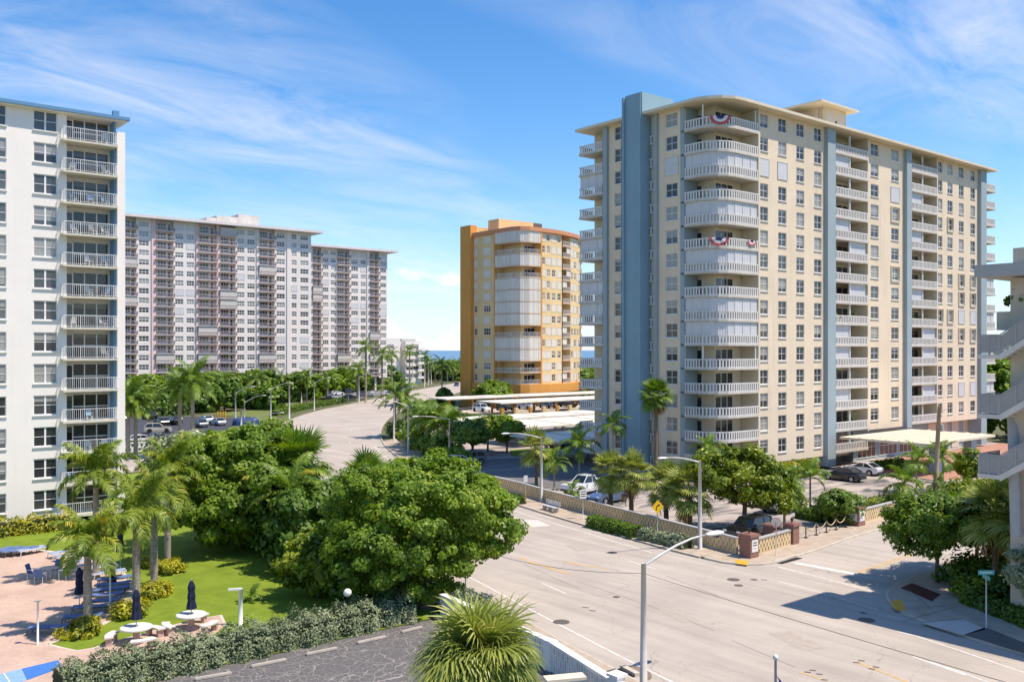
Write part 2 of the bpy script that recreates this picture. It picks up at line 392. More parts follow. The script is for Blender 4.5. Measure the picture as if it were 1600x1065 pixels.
def m_pavers(name, c1, c2, mortar, scale, rot=0.0):
    m = M(name, c1, 0.85, 0.0, spec=0.2)
    nt = m.node_tree; L = nt.links; b = nt.nodes['Principled BSDF']
    geo = _n(nt, 'ShaderNodeNewGeometry'); mp = _n(nt, 'ShaderNodeMapping'); mp.inputs['Rotation'].default_value = (0, 0, rot); L.new(geo.outputs['Position'], mp.inputs['Vector'])
    br = _n(nt, 'ShaderNodeTexBrick', i_Scale=scale, i_Mortar_Size=0.02, i_Bias=0.0); L.new(mp.outputs[0], br.inputs['Vector'])
    br.inputs['Color1'].default_value = (*c1, 1); br.inputs['Color2'].default_value = (*c2, 1); br.inputs['Mortar'].default_value = (*mortar, 1)
    no = _n(nt, 'ShaderNodeTexNoise', i_Scale=0.5, i_Detail=5.0); L.new(geo.outputs['Position'], no.inputs['Vector'])
    mr = _n(nt, 'ShaderNodeMapRange', i_From_Min=0.3, i_From_Max=0.7, i_To_Min=0.85, i_To_Max=1.1); L.new(no.outputs['Fac'], mr.inputs['Value'])
    cg = _n(nt, 'ShaderNodeCombineColor'); [L.new(mr.outputs[0], cg.inputs[i]) for i in range(3)]
    mu = _n(nt, 'ShaderNodeMixRGB', blend_type='MULTIPLY', i_Fac=1.0); L.new(br.outputs['Color'], mu.inputs['Color1']); L.new(cg.outputs[0], mu.inputs['Color2'])
    L.new(mu.outputs[0], b.inputs['Base Color'])
    return m
def m_lawn():
    m = M('lawn_grass', (0.1, 0.2, 0.03), 0.9, 0.0, spec=0.15)
    nt = m.node_tree; L = nt.links; b = nt.nodes['Principled BSDF']
    geo = _n(nt, 'ShaderNodeNewGeometry')
    a = _n(nt, 'ShaderNodeTexNoise', i_Scale=0.45, i_Detail=8.0, i_Roughness=0.72, i_Distortion=0.8); L.new(geo.outputs['Position'], a.inputs['Vector'])
    f = _n(nt, 'ShaderNodeTexNoise', i_Scale=22.0, i_Detail=5.0, i_Roughness=0.8); L.new(geo.outputs['Position'], f.inputs['Vector'])
    ad = _n(nt, 'ShaderNodeMath', operation='MULTIPLY_ADD', i_1=0.45); L.new(f.outputs['Fac'], ad.inputs[0])
    sc = _n(nt, 'ShaderNodeMath', operation='MULTIPLY', i_1=0.55); L.new(a.outputs['Fac'], sc.inputs[0]); L.new(sc.outputs[0], ad.inputs[2])
    cr = _n(nt, 'ShaderNodeValToRGB'); e = cr.color_ramp.elements
    e[0].position = 0.33; e[0].color = (0.085, 0.14, 0.012, 1); e[1].position = 0.64; e[1].color = (0.23, 0.31, 0.035, 1); q_ = e.new(0.74); q_.color = (0.32, 0.33, 0.08, 1); L.new(ad.outputs[0], cr.inputs['Fac'])
    L.new(cr.outputs[0], b.inputs['Base Color'])
    bu = _n(nt, 'ShaderNodeBump', i_Strength=0.6, i_Distance=0.04); L.new(f.outputs['Fac'], bu.inputs['Height']); L.new(bu.outputs[0], b.inputs['Normal'])
    return m
def m_lot():
    m = M('lot_asphalt', (0.2, 0.18, 0.17), 0.88, 0.0, spec=0.25)
    nt = m.node_tree; L = nt.links; b = nt.nodes['Principled BSDF']
    geo = _n(nt, 'ShaderNodeNewGeometry')
    mp = _n(nt, 'ShaderNodeMapping'); mp.inputs['Scale'].default_value = (0.35, 1.0, 1); mp.inputs['Rotation'].default_value = (0, 0, R(35)); L.new(geo.outputs['Position'], mp.inputs['Vector'])
    a = _n(nt, 'ShaderNodeTexNoise', i_Scale=0.5, i_Detail=6.0, i_Roughness=0.6, i_Distortion=0.6); L.new(mp.outputs[0], a.inputs['Vector'])
    cr = _n(nt, 'ShaderNodeValToRGB'); e = cr.color_ramp.elements
    e[0].position = 0.36; e[0].color = (0.10, 0.098, 0.10, 1); e[1].position = 0.56; e[1].color = (0.42, 0.36, 0.31, 1); L.new(a.outputs['Fac'], cr.inputs['Fac'])
    L.new(cr.outputs[0], b.inputs['Base Color'])
    return m
def m_brick():
    m = M('pillar_brick', (0.3, 0.1, 0.07), 0.85, 0.0)
    nt = m.node_tree; L = nt.links; b = nt.nodes['Principled BSDF']
    geo = _n(nt, 'ShaderNodeNewGeometry'); sp = _n(nt, 'ShaderNodeSeparateXYZ'); L.new(geo.outputs['Position'], sp.inputs[0])
    ad = _n(nt, 'ShaderNodeMath', operation='ADD'); L.new(sp.outputs[0], ad.inputs[0]); L.new(sp.outputs[1], ad.inputs[1])
    cb = _n(nt, 'ShaderNodeCombineXYZ'); L.new(ad.outputs[0], cb.inputs[0]); L.new(sp.outputs[2], cb.inputs[1])
    br = _n(nt, 'ShaderNodeTexBrick', i_Scale=4.5, i_Mortar_Size=0.02); L.new(cb.outputs[0], br.inputs['Vector'])
    br.inputs['Color1'].default_value = (0.30, 0.125, 0.085, 1); br.inputs['Color2'].default_value = (0.19, 0.08, 0.06, 1); br.inputs['Mortar'].default_value = (0.38, 0.3, 0.26, 1)
    L.new(br.outputs['Color'], b.inputs['Base Color'])
    return m
def m_bark(name, c0, c1, scale=(6, 6, 14)):
    m = M(name, c0, 0.9, 0.0, spec=0.2)
    nt = m.node_tree; L = nt.links; b = nt.nodes['Principled BSDF']
    geo = _n(nt, 'ShaderNodeNewGeometry'); mp = _n(nt, 'ShaderNodeMapping'); mp.inputs['Scale'].default_value = scale; L.new(geo.outputs['Position'], mp.inputs['Vector'])
    a = _n(nt, 'ShaderNodeTexNoise', i_Scale=1.0, i_Detail=5.0, i_Roughness=0.65); L.new(mp.outputs[0], a.inputs['Vector'])
    cr = _n(nt, 'ShaderNodeValToRGB'); e = cr.color_ramp.elements
    e[0].position = 0.35; e[0].color = (*c0, 1); e[1].position = 0.65; e[1].color = (*c1, 1); L.new(a.outputs['Fac'], cr.inputs['Fac']); L.new(cr.outputs[0], b.inputs['Base Color'])
    bu = _n(nt, 'ShaderNodeBump', i_Strength=0.5, i_Distance=0.03); L.new(a.outputs['Fac'], bu.inputs['Height']); L.new(bu.outputs[0], b.inputs['Normal'])
    return m
def m_sea():
    m = M('sea_water', (0.02, 0.12, 0.22), 0.25, 0.0, spec=0.5)
    nt = m.node_tree; L = nt.links; b = nt.nodes['Principled BSDF']
    b.inputs['Base Color'].default_value = (0.015, 0.11, 0.24, 1)
    geo = _n(nt, 'ShaderNodeNewGeometry')
    a = _n(nt, 'ShaderNodeTexNoise', i_Scale=0.25, i_Detail=6.0); L.new(geo.outputs['Position'], a.inputs['Vector'])
    bu = _n(nt, 'ShaderNodeBump', i_Strength=0.8, i_Distance=0.6); L.new(a.outputs['Fac'], bu.inputs['Height']); L.new(bu.outputs[0], b.inputs['Normal'])
    return m
ROAD, CRACK, LAWN, LOT, BRICK, SEA = m_road(), m_cracked(), m_lawn(), m_lot(), m_brick(), m_sea()
DECK = m_pavers('deck_pavers', (0.50, 0.35, 0.275), (0.58, 0.42, 0.335), (0.40, 0.29, 0.23), 3.0, R(45))
COURT = m_pavers('entrance_pavers', (0.42, 0.20, 0.14), (0.50, 0.27, 0.19), (0.3, 0.18, 0.14), 3.0)
VERGE = M('verge_grass', (0.13, 0.17, 0.035), 0.95, 0.3, 0.5, dirt=((0.22, 0.19, 0.09), 0.6, 0.5, 0.7))
EARTH = M('earth', (0.10, 0.115, 0.045), 0.95, 0.35, 0.6, dirt=((0.2, 0.16, 0.1), 0.9, 0.5, 0.8))
CONC = M('pale_concrete', (0.44, 0.36, 0.275), 0.85, 0.14, 1.2, bump=0.15, dirt=((0.36, 0.27, 0.18), 0.7, 0.5, 0.6))
KERBM = M('kerb_concrete', (0.50, 0.44, 0.36), 0.85, 0.18, 2.0)
DARKLOT = M('dark_asphalt', (0.055, 0.058, 0.07), 0.85, 0.18, 0.8, bump=0.1)
WLINE = M('white_paint', (0.66, 0.63, 0.58), 0.7, 0.2, 3.0, dirt=((0.47, 0.41, 0.35), 2.2, 0.52, 0.75))
YLINE = M('yellow_paint', (0.58, 0.36, 0.13), 0.7, 0.2, 3.0, dirt=((0.47, 0.41, 0.35), 2.2, 0.50, 0.8))
YPAD = M('yellow_pad', (0.72, 0.36, 0.03), 0.7, 0.12, 3.0)
CREAM = M('cream_stucco', (0.74, 0.62, 0.46), 0.8, 0.09, 0.22, bump=0.08, streak=0.10)
CREAMR = M('cream_roof_edge', (0.68, 0.60, 0.45), 0.7, 0.06, 0.4, streak=0.05)
BLUE = M('blue_stucco', (0.22, 0.36, 0.43), 0.75, 0.07, 0.3, streak=0.06)
BLUEG = M('greyblue_stucco', (0.31, 0.39, 0.415), 0.75, 0.07, 0.3, streak=0.06)
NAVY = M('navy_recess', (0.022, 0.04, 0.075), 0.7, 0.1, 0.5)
WHITE = M('white_stucco', (0.82, 0.78, 0.725), 0.75, 0.04, 0.3, bump=0.06, streak=0.04)
WFRAME = M('white_frame', (0.75, 0.75, 0.73), 0.5, 0.03, 1.0)
RAILW = M('white_precast', (0.66, 0.64, 0.60), 0.7, 0.08, 1.0, streak=0.1)
SLABW = M('slab_concrete', (0.55, 0.515, 0.45), 0.8, 0.1, 0.8, streak=0.12)
SHUT = M('storm_shutter', (0.60, 0.605, 0.61), 0.5, 0.06, 0.7, streak=0.06)
PINK = M('pink_stucco', (0.74, 0.55, 0.52), 0.8, 0.07, 0.06, streak=0.07)
PALE = M('pale_stucco', (0.77, 0.71, 0.67), 0.8, 0.07, 0.08, streak=0.08)
ORANGE = M('orange_stucco', (0.70, 0.32, 0.07), 0.75, 0.09, 0.1, streak=0.10)
YELLOW = M('yellow_stucco', (0.76, 0.55, 0.28), 0.75, 0.09, 0.1, streak=0.10)
TERRA = M('terracotta_band', (0.60, 0.27, 0.14), 0.75, 0.06, 0.2)
FASCIA = M('blue_fascia', (0.10, 0.25, 0.42), 0.6, 0.06, 0.5)
PANE = pane_mat('window_glass', (0.018, 0.02, 0.021), (0.34, 0.33, 0.30), 0.62)
PANE2 = pane_mat('window_glass_grey', (0.03, 0.033, 0.035), (0.36, 0.36, 0.34), 0.6)
DOORG = pane_mat('door_glass', (0.014, 0.015, 0.016), (0.12, 0.12, 0.11), 0.15)
ALU = M('aluminium', (0.50, 0.50, 0.485), 0.45, 0.08, 2.0, metal=0.25)
POLEC = M('concrete_pole', (0.50, 0.48, 0.44), 0.75, 0.1, 2.0)
DARKM = M('dark_metal', (0.02, 0.02, 0.022), 0.5, 0.05)
GREYM = M('grey_metal', (0.40, 0.395, 0.38), 0.55, 0.1, 2.0)
WOOD = M('pole_wood', (0.34, 0.26, 0.17), 0.85, 0.2, 1.5, streak=0.3)
TAN = M('tan_stucco', (0.58, 0.50, 0.39), 0.85, 0.1, 0.6, streak=0.12)
ROOFC = M('carport_roof', (0.70, 0.65, 0.55), 0.6, 0.06, 0.4, streak=0.0)
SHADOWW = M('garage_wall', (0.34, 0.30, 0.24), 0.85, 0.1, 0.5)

# ================================================================== THE SETTING
def sheet(name, pts, z, mat, parent=None, kind='structure'):
    n = len(pts)
    a = sum(pts[i][0]*pts[(i+1)%n][1]-pts[(i+1)%n][0]*pts[i][1] for i in range(n))
    if a < 0: pts = pts[::-1]
    o = obj(name, mesh(name, [(p[0], p[1], z) for p in pts], [tuple(range(n))], mat), parent)
    if parent is None: o['kind'] = kind
    return o
def slab(name, pts, z0, z1, mat, parent=None, bevel=0.0):
    o = MB().prism(pts, z0, z1).obj(name, mat, parent, bevel=bevel)
    if parent is None: o['kind'] = 'structure'
    return o
def strip(name, pts, w, z, mat, parent, o0=None):
    """painted line along a polyline"""
    a = offset_line(pts, w/2 if o0 is None else o0+w); b = offset_line(pts, -w/2 if o0 is None else o0)
    n = len(pts)
    v = [(p[0], p[1], z) for p in b]+[(p[0], p[1], z) for p in a]
    return obj(name, mesh(name, v, [(i, i+1, n+i+1, n+i) for i in range(n-1)], mat), parent)
def kerb(pts, w, h, parent=None, z0=-0.1, name='kerb', mat=None):
    """a kerb swept along pts, to the left of travel, with a chamfered top edge"""
    a, b, c = pts, offset_line(pts, 0.03), offset_line(pts, w)
    n = len(pts); v = []; f = []
    for line, z in ((a, z0), (a, h-0.03), (b, h), (c, h), (c, z0)):
        v += [(p[0], p[1], z) for p in line]
    for r in range(4):
        f += [(r*n+i, r*n+i+1, (r+1)*n+i+1, (r+1)*n+i) for i in range(n-1)]
    f += [(0, n, 2*n, 3*n, 4*n), (n-1, 5*n-1, 4*n-1, 3*n-1, 2*n-1)]
    return obj(name, mesh(name, v, f, mat or KERBM), parent)

coast = [(-4000, -4000), (4000, -4000), (2200, 60), (700, 420), (420, 620), (-500, 1500), (-4000, 3500)]
ground = sheet('ground', coast, -0.06, EARTH)
sea = sheet('sea', [(-50000, -50000), (50000, -50000), (50000, 50000), (-50000, 50000)], -1.4, SEA)

RL = smooth_line([(20, -60), (24.5, -10), (28, 16), (29.7, 27.4), (30.9, 33.4), (33.4, 45), (39, 70), (47.5, 108), (61, 142), (87, 180), (103, 200), (126, 222), (155, 253), (203, 298), (262, 352)], 2)
RRm = smooth_line([(40, -60), (43.5, -10), (45, 8), (46.4, 18.8), (47.0, 22), (49.6, 30), (50.6, 36), (50.9, 41), (51.2, 45), (52.2, 51), (54, 61.7), (55.7, 69.4), (60, 86), (66.4, 105.3), (78, 129), (93, 153), (112, 179), (134, 203), (152, 221), (178, 247), (247, 320), (290, 356)], 2)
def by_len(pts, n):
    L = [0]
    for a, b in zip(pts[:-1], pts[1:]): L.append(L[-1]+math.dist(a, b))
    out = []
    for i in range(n):
        s = L[-1]*i/(n-1)
        k = max(j for j in range(len(L)) if L[j] <= s+1e-9); k = min(k, len(pts)-2)
        f = (s-L[k])/max(1e-9, L[k+1]-L[k]); out.append((pts[k][0]+(pts[k+1][0]-pts[k][0])*f, pts[k][1]+(pts[k+1][1]-pts[k][1])*f))
    return out
nA = 90
A_, B_ = by_len(RL, nA), by_len(RRm, nA)
main_road = obj('main_road', mesh('main_road', [(p[0], p[1], 0) for p in A_]+[(p[0], p[1], 0) for p in B_], [(i, nA+i, nA+i+1, i+1) for i in range(nA-1)], ROAD)); main_road['kind'] = 'structure'
ROADC = [tuple((a+b)/2 for a, b in zip(p, q)) for p, q in zip(A_, B_)]
S_LEFT = [(50.9, 41.0), (50.9, 39.4), (51.5, 38.0), (52.6, 37.3), (54, 37.1), (58.9, 37.5), (66, 38.4), (75, 39.0), (150, 39.5)]
S_RIGHT = [(150, 29.8), (64, 29.6), (58, 29.3), (55.2, 29.15), (53, 28.7), (51.2, 27.9), (49.7, 26.7), (48.6, 25.4), (47.8, 23.6), (47.0, 20.6), (46.4, 17.0), (45.2, 9), (43.2, -14), (39.8, -60)]
side_street = sheet('side_street', [(46.4, 18.8), (47, 41)]+S_LEFT+S_RIGHT[:11], 0.004, ROAD)
cross_street = sheet('cross_street', [(-80, 113.5), (50, 113.5), (60, 124), (58, 133), (-80, 133)], 0.004, ROAD)
kerb(S_LEFT, 0.16, 0.13, side_street)
kerb(S_RIGHT, 0.16, 0.13, side_street)
kerb([p for p in RRm if 41.2 < p[1] < 240][::1], -0.16, 0.13, main_road)
kerb([p for p in RL if -30 < p[1] < 110], 0.16, 0.13, main_road)

# pavements
WALL_R = [(53.4, 39.9), (54.1, 43.7), (57.9, 65.5), (59.1, 70.5), (59.9, 76)]
pr = [p for p in RRm if 41.2 < p[1] < 130]
pavement = slab('pavement', offset_line(S_LEFT, 0.16)[:4][::-1] and [(51.06, 41.2)]+[(p[0]+0.16, p[1]) for p in pr]+[(80.5, 128), (74.6, 111), (68.3, 94), (60.4, 76), (59.6, 70.3), (58.4, 65), (54.6, 43.5), (54.2, 40.6), (60, 40.9), (70.5, 41.6), (80, 41.8), (80, 39.2), (66, 38.58), (58.9, 37.68), (54, 37.28), (52.7, 37.48), (51.64, 38.12), (51.06, 39.45)], -0.1, 0.125, CONC)
corner_pavement = slab('corner_pavement', [(150, 29.62), (64, 29.42), (58, 29.12), (55.2, 28.98), (53.05, 28.54), (51.3, 27.76), (49.83, 26.59), (48.75, 25.3), (47.95, 23.54), (47.16, 20.56), (46.56, 16.98), (45.36, 9), (43.36, -14), (60, -14), (60, 20), (150, 20)], -0.1, 0.125, CONC)
left_pavement = slab('left_pavement', [(p[0]-0.16, p[1]) for p in RL if -30 < p[1] < 110]+[(44, 110), (36.5, 70), (30.9, 46), (28.9, 40), (28.1, 31), (26.8, 26), (24.5, 10), (21, -28)], -0.1, 0.125, CONC)
# joints cut into the corner slabs, the mulch bed and the tactile pads
sheet('mulch_bed', [G(1407, 918, .13), G(1428, 926, .13), G(1456, 939, .13), G(1470, 928, .13), G(1425, 910, .13)], 0.135, M('mulch', (0.10, 0.022, 0.016), 0.95, 0.4, 6.0), corner_pavement)
sheet('tactile_pad', [G(1391, 938, .13), G(1408, 936, .13), G(1416, 953, .13), G(1399, 953, .13)], 0.133, YPAD, corner_pavement)
sheet('tactile_pad', [G(1147, 873, .13), G(1169, 875.5, .13), G(1168, 882, .13), G(1151, 880, .13)], 0.133, YPAD, pavement)
sheet('asphalt_patch', [G(1506, 991, .13), G(1540, 979, .13), G(1600, 1003, .13), G(1640, 1020, .13), G(1640, 1045, .13), G(1598, 1019, .13)], 0.133, M('patch_asphalt', (0.13, 0.12, 0.11), 0.9, 0.15, 2.0), corner_pavement)
sheet('repair_slab', [G(1438, 972, .13), G(1505, 967, .13), G(1541, 982, .13), G(1505, 992, .13)], 0.133, M('new_concrete', (0.56, 0.50, 0.44), 0.85, 0.08, 1.5), corner_pavement)
for a, b in (((1398, 952), (1478, 946)), ((1420, 920), (1456, 952)), ((1410, 970), (1492, 948)), ((1440, 972), (1505, 966))):
    strip('joint', [G(*a, .13), G(*b, .13)], 0.035, 0.137, M('joint_dirt', (0.12, 0.10, 0.08), 0.95, 0.2), corner_pavement)
for i in range(16):
    y = 42.6+i*2.0
    xx = [p for p in RRm if p[1] <= y][-1][0]
    strip('joint', [(xx+0.2, y), (xx+3.4, y+0.9)], 0.03, 0.129, M('joint_dirt', (0.12, 0.10, 0.08)), pavement)

# lots, lawn and terraces
parking_lot = sheet('parking_lot', [(54.4, 41.4), (54.9, 44), (58.7, 65.5), (60.2, 76), (68.6, 94.5), (79, 124.6), (97, 150), (160, 150), (160, 85), (150, 62.9), (150, 41.9)], 0.02, LOT)
dark_drive = sheet('drive_lane', [G(720, 724), G(768, 742), G(800, 752), G(872, 765), G(905, 752), G(940, 745), G(920, 715), G(850, 716), G(770, 716)], 0.026, M('lane_asphalt', (0.15, 0.145, 0.145), 0.88, 0.15, 0.7), parking_lot)
entrance_court = sheet('entrance_court', [(101, 48.6), (112, 46.8), (140, 46.8), (150, 58), (150, 63), (112, 63), (104, 62)], 0.03, COURT, parking_lot)
near_lot = sheet('near_parking_lot', [(-25, 0), (23.5, 0), (25.2, 16), (26.4, 26), (27.7, 31.3), (28.4, 40.6), (28.2, 41.2), (-25, 41.2)], 0.01, CRACK)
lawn = sheet('lawn', [(-40, 41.2), (28.4, 41.2), (30.7, 46), (36.3, 70), (43.5, 109), (43.5, 112), (-40, 112)], 0.05, LAWN)
deck_px = [(-260, 860), (40, 857), (105, 866), (150, 874), (180, 886), (200, 905), (207, 926), (203, 944), (185, 962), (150, 982), (105, 997), (73, 1007), (95, 1013), (119, 1018), (145, 1014), (180, 1003), (240, 987), (300, 970), (345, 962), (352, 978), (335, 992), (200, 1040), (95, 1075), (-20, 1130), (-400, 1250)]
pool_deck = sheet('pool_deck', [G(*p) for p in deck_px], 0.06, DECK)
edge = [G(*p) for p in deck_px[1:12]]
strip('deck_border', smooth_line(edge, 1), 0.35, 0.066, M('border_stone', (0.60, 0.50, 0.42), 0.8, 0.1, 2.0), pool_deck)
strip('deck_border', [G(*p) for p in deck_px[11:20]], 0.18, 0.066, M('border_stone', (0.60, 0.50, 0.42)), pool_deck)
court = slab('ball_court', [G(-80, 1075), G(34, 1046.5), G(42, 1064), G(-60, 1098)], -0.02, 0.08, M('court_pale_blue', (0.22, 0.38, 0.62), 0.7, 0.05))
slab('court_panel', [G(34.4, 1046.4), G(91, 1033), G(97, 1044), G(42.4, 1064)], -0.02, 0.08, M('court_blue', (0.04, 0.17, 0.50), 0.7, 0.05), court)
strip('court_line', [G(6, 1053.5), G(18, 1072)], 0.06, 0.084, WLINE, court)
left_lot = sheet('far_left_lot', [(-60, 138), (52, 137.5), (60, 150), (84, 184), (70, 206), (-60, 206)], 0.01, DARKLOT)
strip_lot = sheet('tower_parking_lot', [G(466, 628), G(480, 621), G(560, 622), G(600, 616), G(650, 603), G(625, 590), G(585, 597), G(480, 606), G(452, 612)], 0.012, M('tower_lot_asphalt', (0.17, 0.17, 0.185), 0.85, 0.15, 0.3))
sheet('tower_lot_lane', [G(598, 610), G(645, 602), G(652, 592), G(618, 588), G(612, 596)], 0.02, DARKLOT, strip_lot)
verge = sheet('grass_verge', [(52, 133.6), (58, 140), (84, 182), (100, 203), (124, 226), (131, 232), (110, 232), (92, 212), (78, 206), (83, 190), (58.5, 151), (50, 137.6), (-60, 137), (-60, 133.6)], 0.03, VERGE)
tower_verge = sheet('tower_verge', [(-60, 207), (75, 207), (90, 214), (108, 236), (60, 258), (-60, 258)], 0.02, EARTH)
lot_verge = sheet('lot_verge', [(70.5, 41.9), (95, 42.2), (95, 44.6), (72, 44.6)], 0.06, LAWN)
island = slab('planting_island', [G(797, 704), G(868, 700), G(872, 706), G(838, 714), G(800, 712)], 0.0, 0.15, LAWN)

# markings
def px_line(*p): return [G(*q) for q in p]
ml = offset_line([p for p in RL if -5 < p[1] < 106], -1.35)
strip('edge_line', ml, 0.13, 0.006, WLINE, main_road)
mr = offset_line([p for p in RRm if 44 < p[1] < 125], 1.5)
strip('edge_line', mr, 0.13, 0.006, WLINE, main_road)
for k in range(-2, 20):                                   # lane dashes either side of the centre
    for frac in (0.27, 0.74):
        i0 = 18+k*2.0; 
        ia = int(i0)
        if ia < 2 or ia+1 >= nA or k % 2: continue
        P = tuple(A_[ia][j]*(1-frac)+B_[ia][j]*frac for j in (0, 1)); Q = tuple(A_[ia+1][j]*(1-frac)+B_[ia+1][j]*frac for j in (0, 1))
        e = 0.5
        strip('lane_dash', [P, (P[0]+(Q[0]-P[0])*e, P[1]+(Q[1]-P[1])*e)], 0.12, 0.006, WLINE, main_road)
for pts, w in ((((812, 870), (830, 878), (888, 896)), 0.28), (((880, 876), (905, 882), (948, 888)), 0.22), (((1340, 1034), (1380, 1050), (1420, 1066)), 0.16), (((1250, 1049), (1290, 1063)), 0.12)):
    strip('centre_line', px_line(*pts), w, 0.007, YLINE, main_road)
for pts, w in ((((1452, 1033), (1500, 1049), (1546, 1066)), 0.13), (((1402, 986), (1434, 994), (1500, 1016), (1600, 1050)), 0.13), (((1215, 885), (1300, 906), (1376, 927)), 0.14), (((1216, 908), (1290, 927)), 0.10), (((1312, 934), (1372, 952)), 0.10)):
    strip('lane_line', px_line(*pts), w, 0.008, WLINE, side_street)
strip('stop_bar', px_line((1243, 879), (1340, 897)), 0.55, 0.009, WLINE, side_street)
strip('centre_line', px_line((1340, 895), (1402, 874), (1432, 864)), 0.13, 0.009, YLINE, side_street, o0=0.08)
strip('centre_line', px_line((1340, 895), (1402, 874), (1432, 864)), 0.13, 0.009, YLINE, side_street, o0=-0.2)
sheet('road_patch', px_line((815, 812), (840, 812), (860, 821), (832, 823)), 0.005, M('patch_pale', (0.60, 0.54, 0.47), 0.85, 0.1, 2.0), main_road)
MANH = M('iron_cover', (0.12, 0.10, 0.085), 0.7, 0.3, 9.0)
for u, v, r in ((877, 971, 0.42), (1146, 905, 0.38), (1154, 914, 0.26), (1354, 968, 0.42), (1178, 905, 0.2), (1349, 957, 0.16), (957, 863, 0.33), (963, 932, 0.2)):
    x, y = G(u, v)
    MB().lathe([(r*1.08, 0.004), (r*1.08, 0.009), (r, 0.010), (r, 0.012), (r*0.6, 0.012), (r*0.55, 0.010)], 20, (x, y)).obj('manhole_cover', MANH, main_road)
for (a, b) in (((962, 1045), (986, 1058)), ((1217, 880), (1250, 871))):
    p, q = G(*a), G(*b)
    MB().obox(p, q, -0.22, 0.22, 0.0, 0.012).obj('storm_inlet', M('inlet_dark', (0.012, 0.011, 0.01), 0.9, 0.0), main_road)
    MB().obox(p, q, 0.22 if a[0] > 1200 else 0.22, 0.5, 0.0, 0.15).obj('inlet_hood', KERBM, main_road)
for u, v, w in ((915, 948, .3), (926, 953, .3), (1338, 1034, .22), (1346, 1031, .22), (1369, 1041, .22), (1362, 1044, .22), (1262, 1049, .22), (1270, 1046, .22), (1280, 1052, .22), (1288, 1061, .22), (1194, 905, .6), (1312, 842, .45)):
    p = G(u-5, v); q = G(u+5, v+1)
    MB().obox(p, q, -0.06, 0.06, 0.004, 0.012).obj('reflector_mark', MANH, main_road)
sheet('oil_stain', smooth_line(px_line((972, 1040), (990, 1038), (1016, 1048), (1020, 1060), (1008, 1064), (992, 1050)), 2), 0.005, M('damp_stain', (0.22, 0.17, 0.12), 0.8, 0.2, 2.0), main_road)
# bay lines
for k in range(11):
    x = 92+k*2.75
    if x < 104: strip('bay_line', [(x, 58.6), (x, 53.9)], 0.11, 0.03, WLINE, parking_lot)
for k in range(9):
    x = 72.5+k*2.75
    strip('bay_line', [(x, 45.0), (x, 50.0)], 0.11, 0.026, WLINE, parking_lot)
for k in range(10):
    y = 45+k*2.75; x0 = 55.4+(y-44)*0.18
    strip('bay_line', [(x0+0.6, y), (x0+5.6, y)], 0.11, 0.026, WLINE, parking_lot)
strip('lane_line', px_line((735, 737), (800, 733), (850, 728)), 0.12, 0.03, WLINE, parking_lot)
for k in range(3): strip('bay_line', [(17.6+k*4.4, 35.2), (17.6+k*4.4, 39.6)], 0.09, 0.016, M('worn_paint', (0.20, 0.195, 0.185), 0.8, 0.3, 3.0, dirt=((0.09, 0.09, 0.09), 2.5, 0.45, 0.9)), near_lot)
for k in range(22): strip('bay_line', [(-6+k*2.8, 176), (-6+k*2.8, 181)], 0.12, 0.016, WLINE, left_lot)
for k in range(18): strip('bay_line', [(-6+k*2.8, 142), (-6+k*2.8, 147)], 0.12, 0.016, WLINE, left_lot)
kerb([(104, 62), (100.9, 48.4), (112, 46.6)], -0.16, 0.14, parking_lot)
kerb(smooth_line(px_line((1240, 808), (1262, 806), (1300, 817), (1333, 826), (1336, 833)), 1), 0.14, 0.14, parking_lot)
slab('planting_bed', px_line((1243, 809), (1262, 807), (1300, 818), (1330, 826), (1345, 818), (1290, 800)), 0.0, 0.12, EARTH, parking_lot)
kerb([G(798, 714), G(838, 715.5), G(873, 707)], 0.15, 0.16, parking_lot)

rw = random.Random(21)
SEAMM = M('tar_seam', (0.20, 0.175, 0.15), 0.8, 0.2, 4.0)
for pts in (((905, 908), (1000, 940), (1120, 985)), ((1040, 900), (1120, 930)), ((820, 880), (905, 920)), ((1140, 1000), (1240, 1040)), ((700, 740), (760, 790))):
    strip('tar_seam', smooth_line([tuple(c+rw.uniform(-.15, .15) for c in G(*p)) for p in pts], 2), 0.035, 0.005, SEAMM, main_road)
for u, v, w, h in ((1060, 960, 2.6, 1.1), (905, 855, 2.2, 1.4), (1245, 1000, 3.0, 1.3), (690, 700, 4.0, 2.0)):
    x, y = G(u, v); a = R(70); c_, s_ = math.cos(a), math.sin(a)
    sheet('road_patch', [(x+p*c_-q*s_, y+p*s_+q*c_) for p, q in ((-w/2, -h/2), (w/2, -h/2), (w/2, h/2), (-w/2, h/2))], 0.0055, M('patch_dull', (0.40, 0.345, 0.285), 0.85, 0.15, 3.0), main_road)

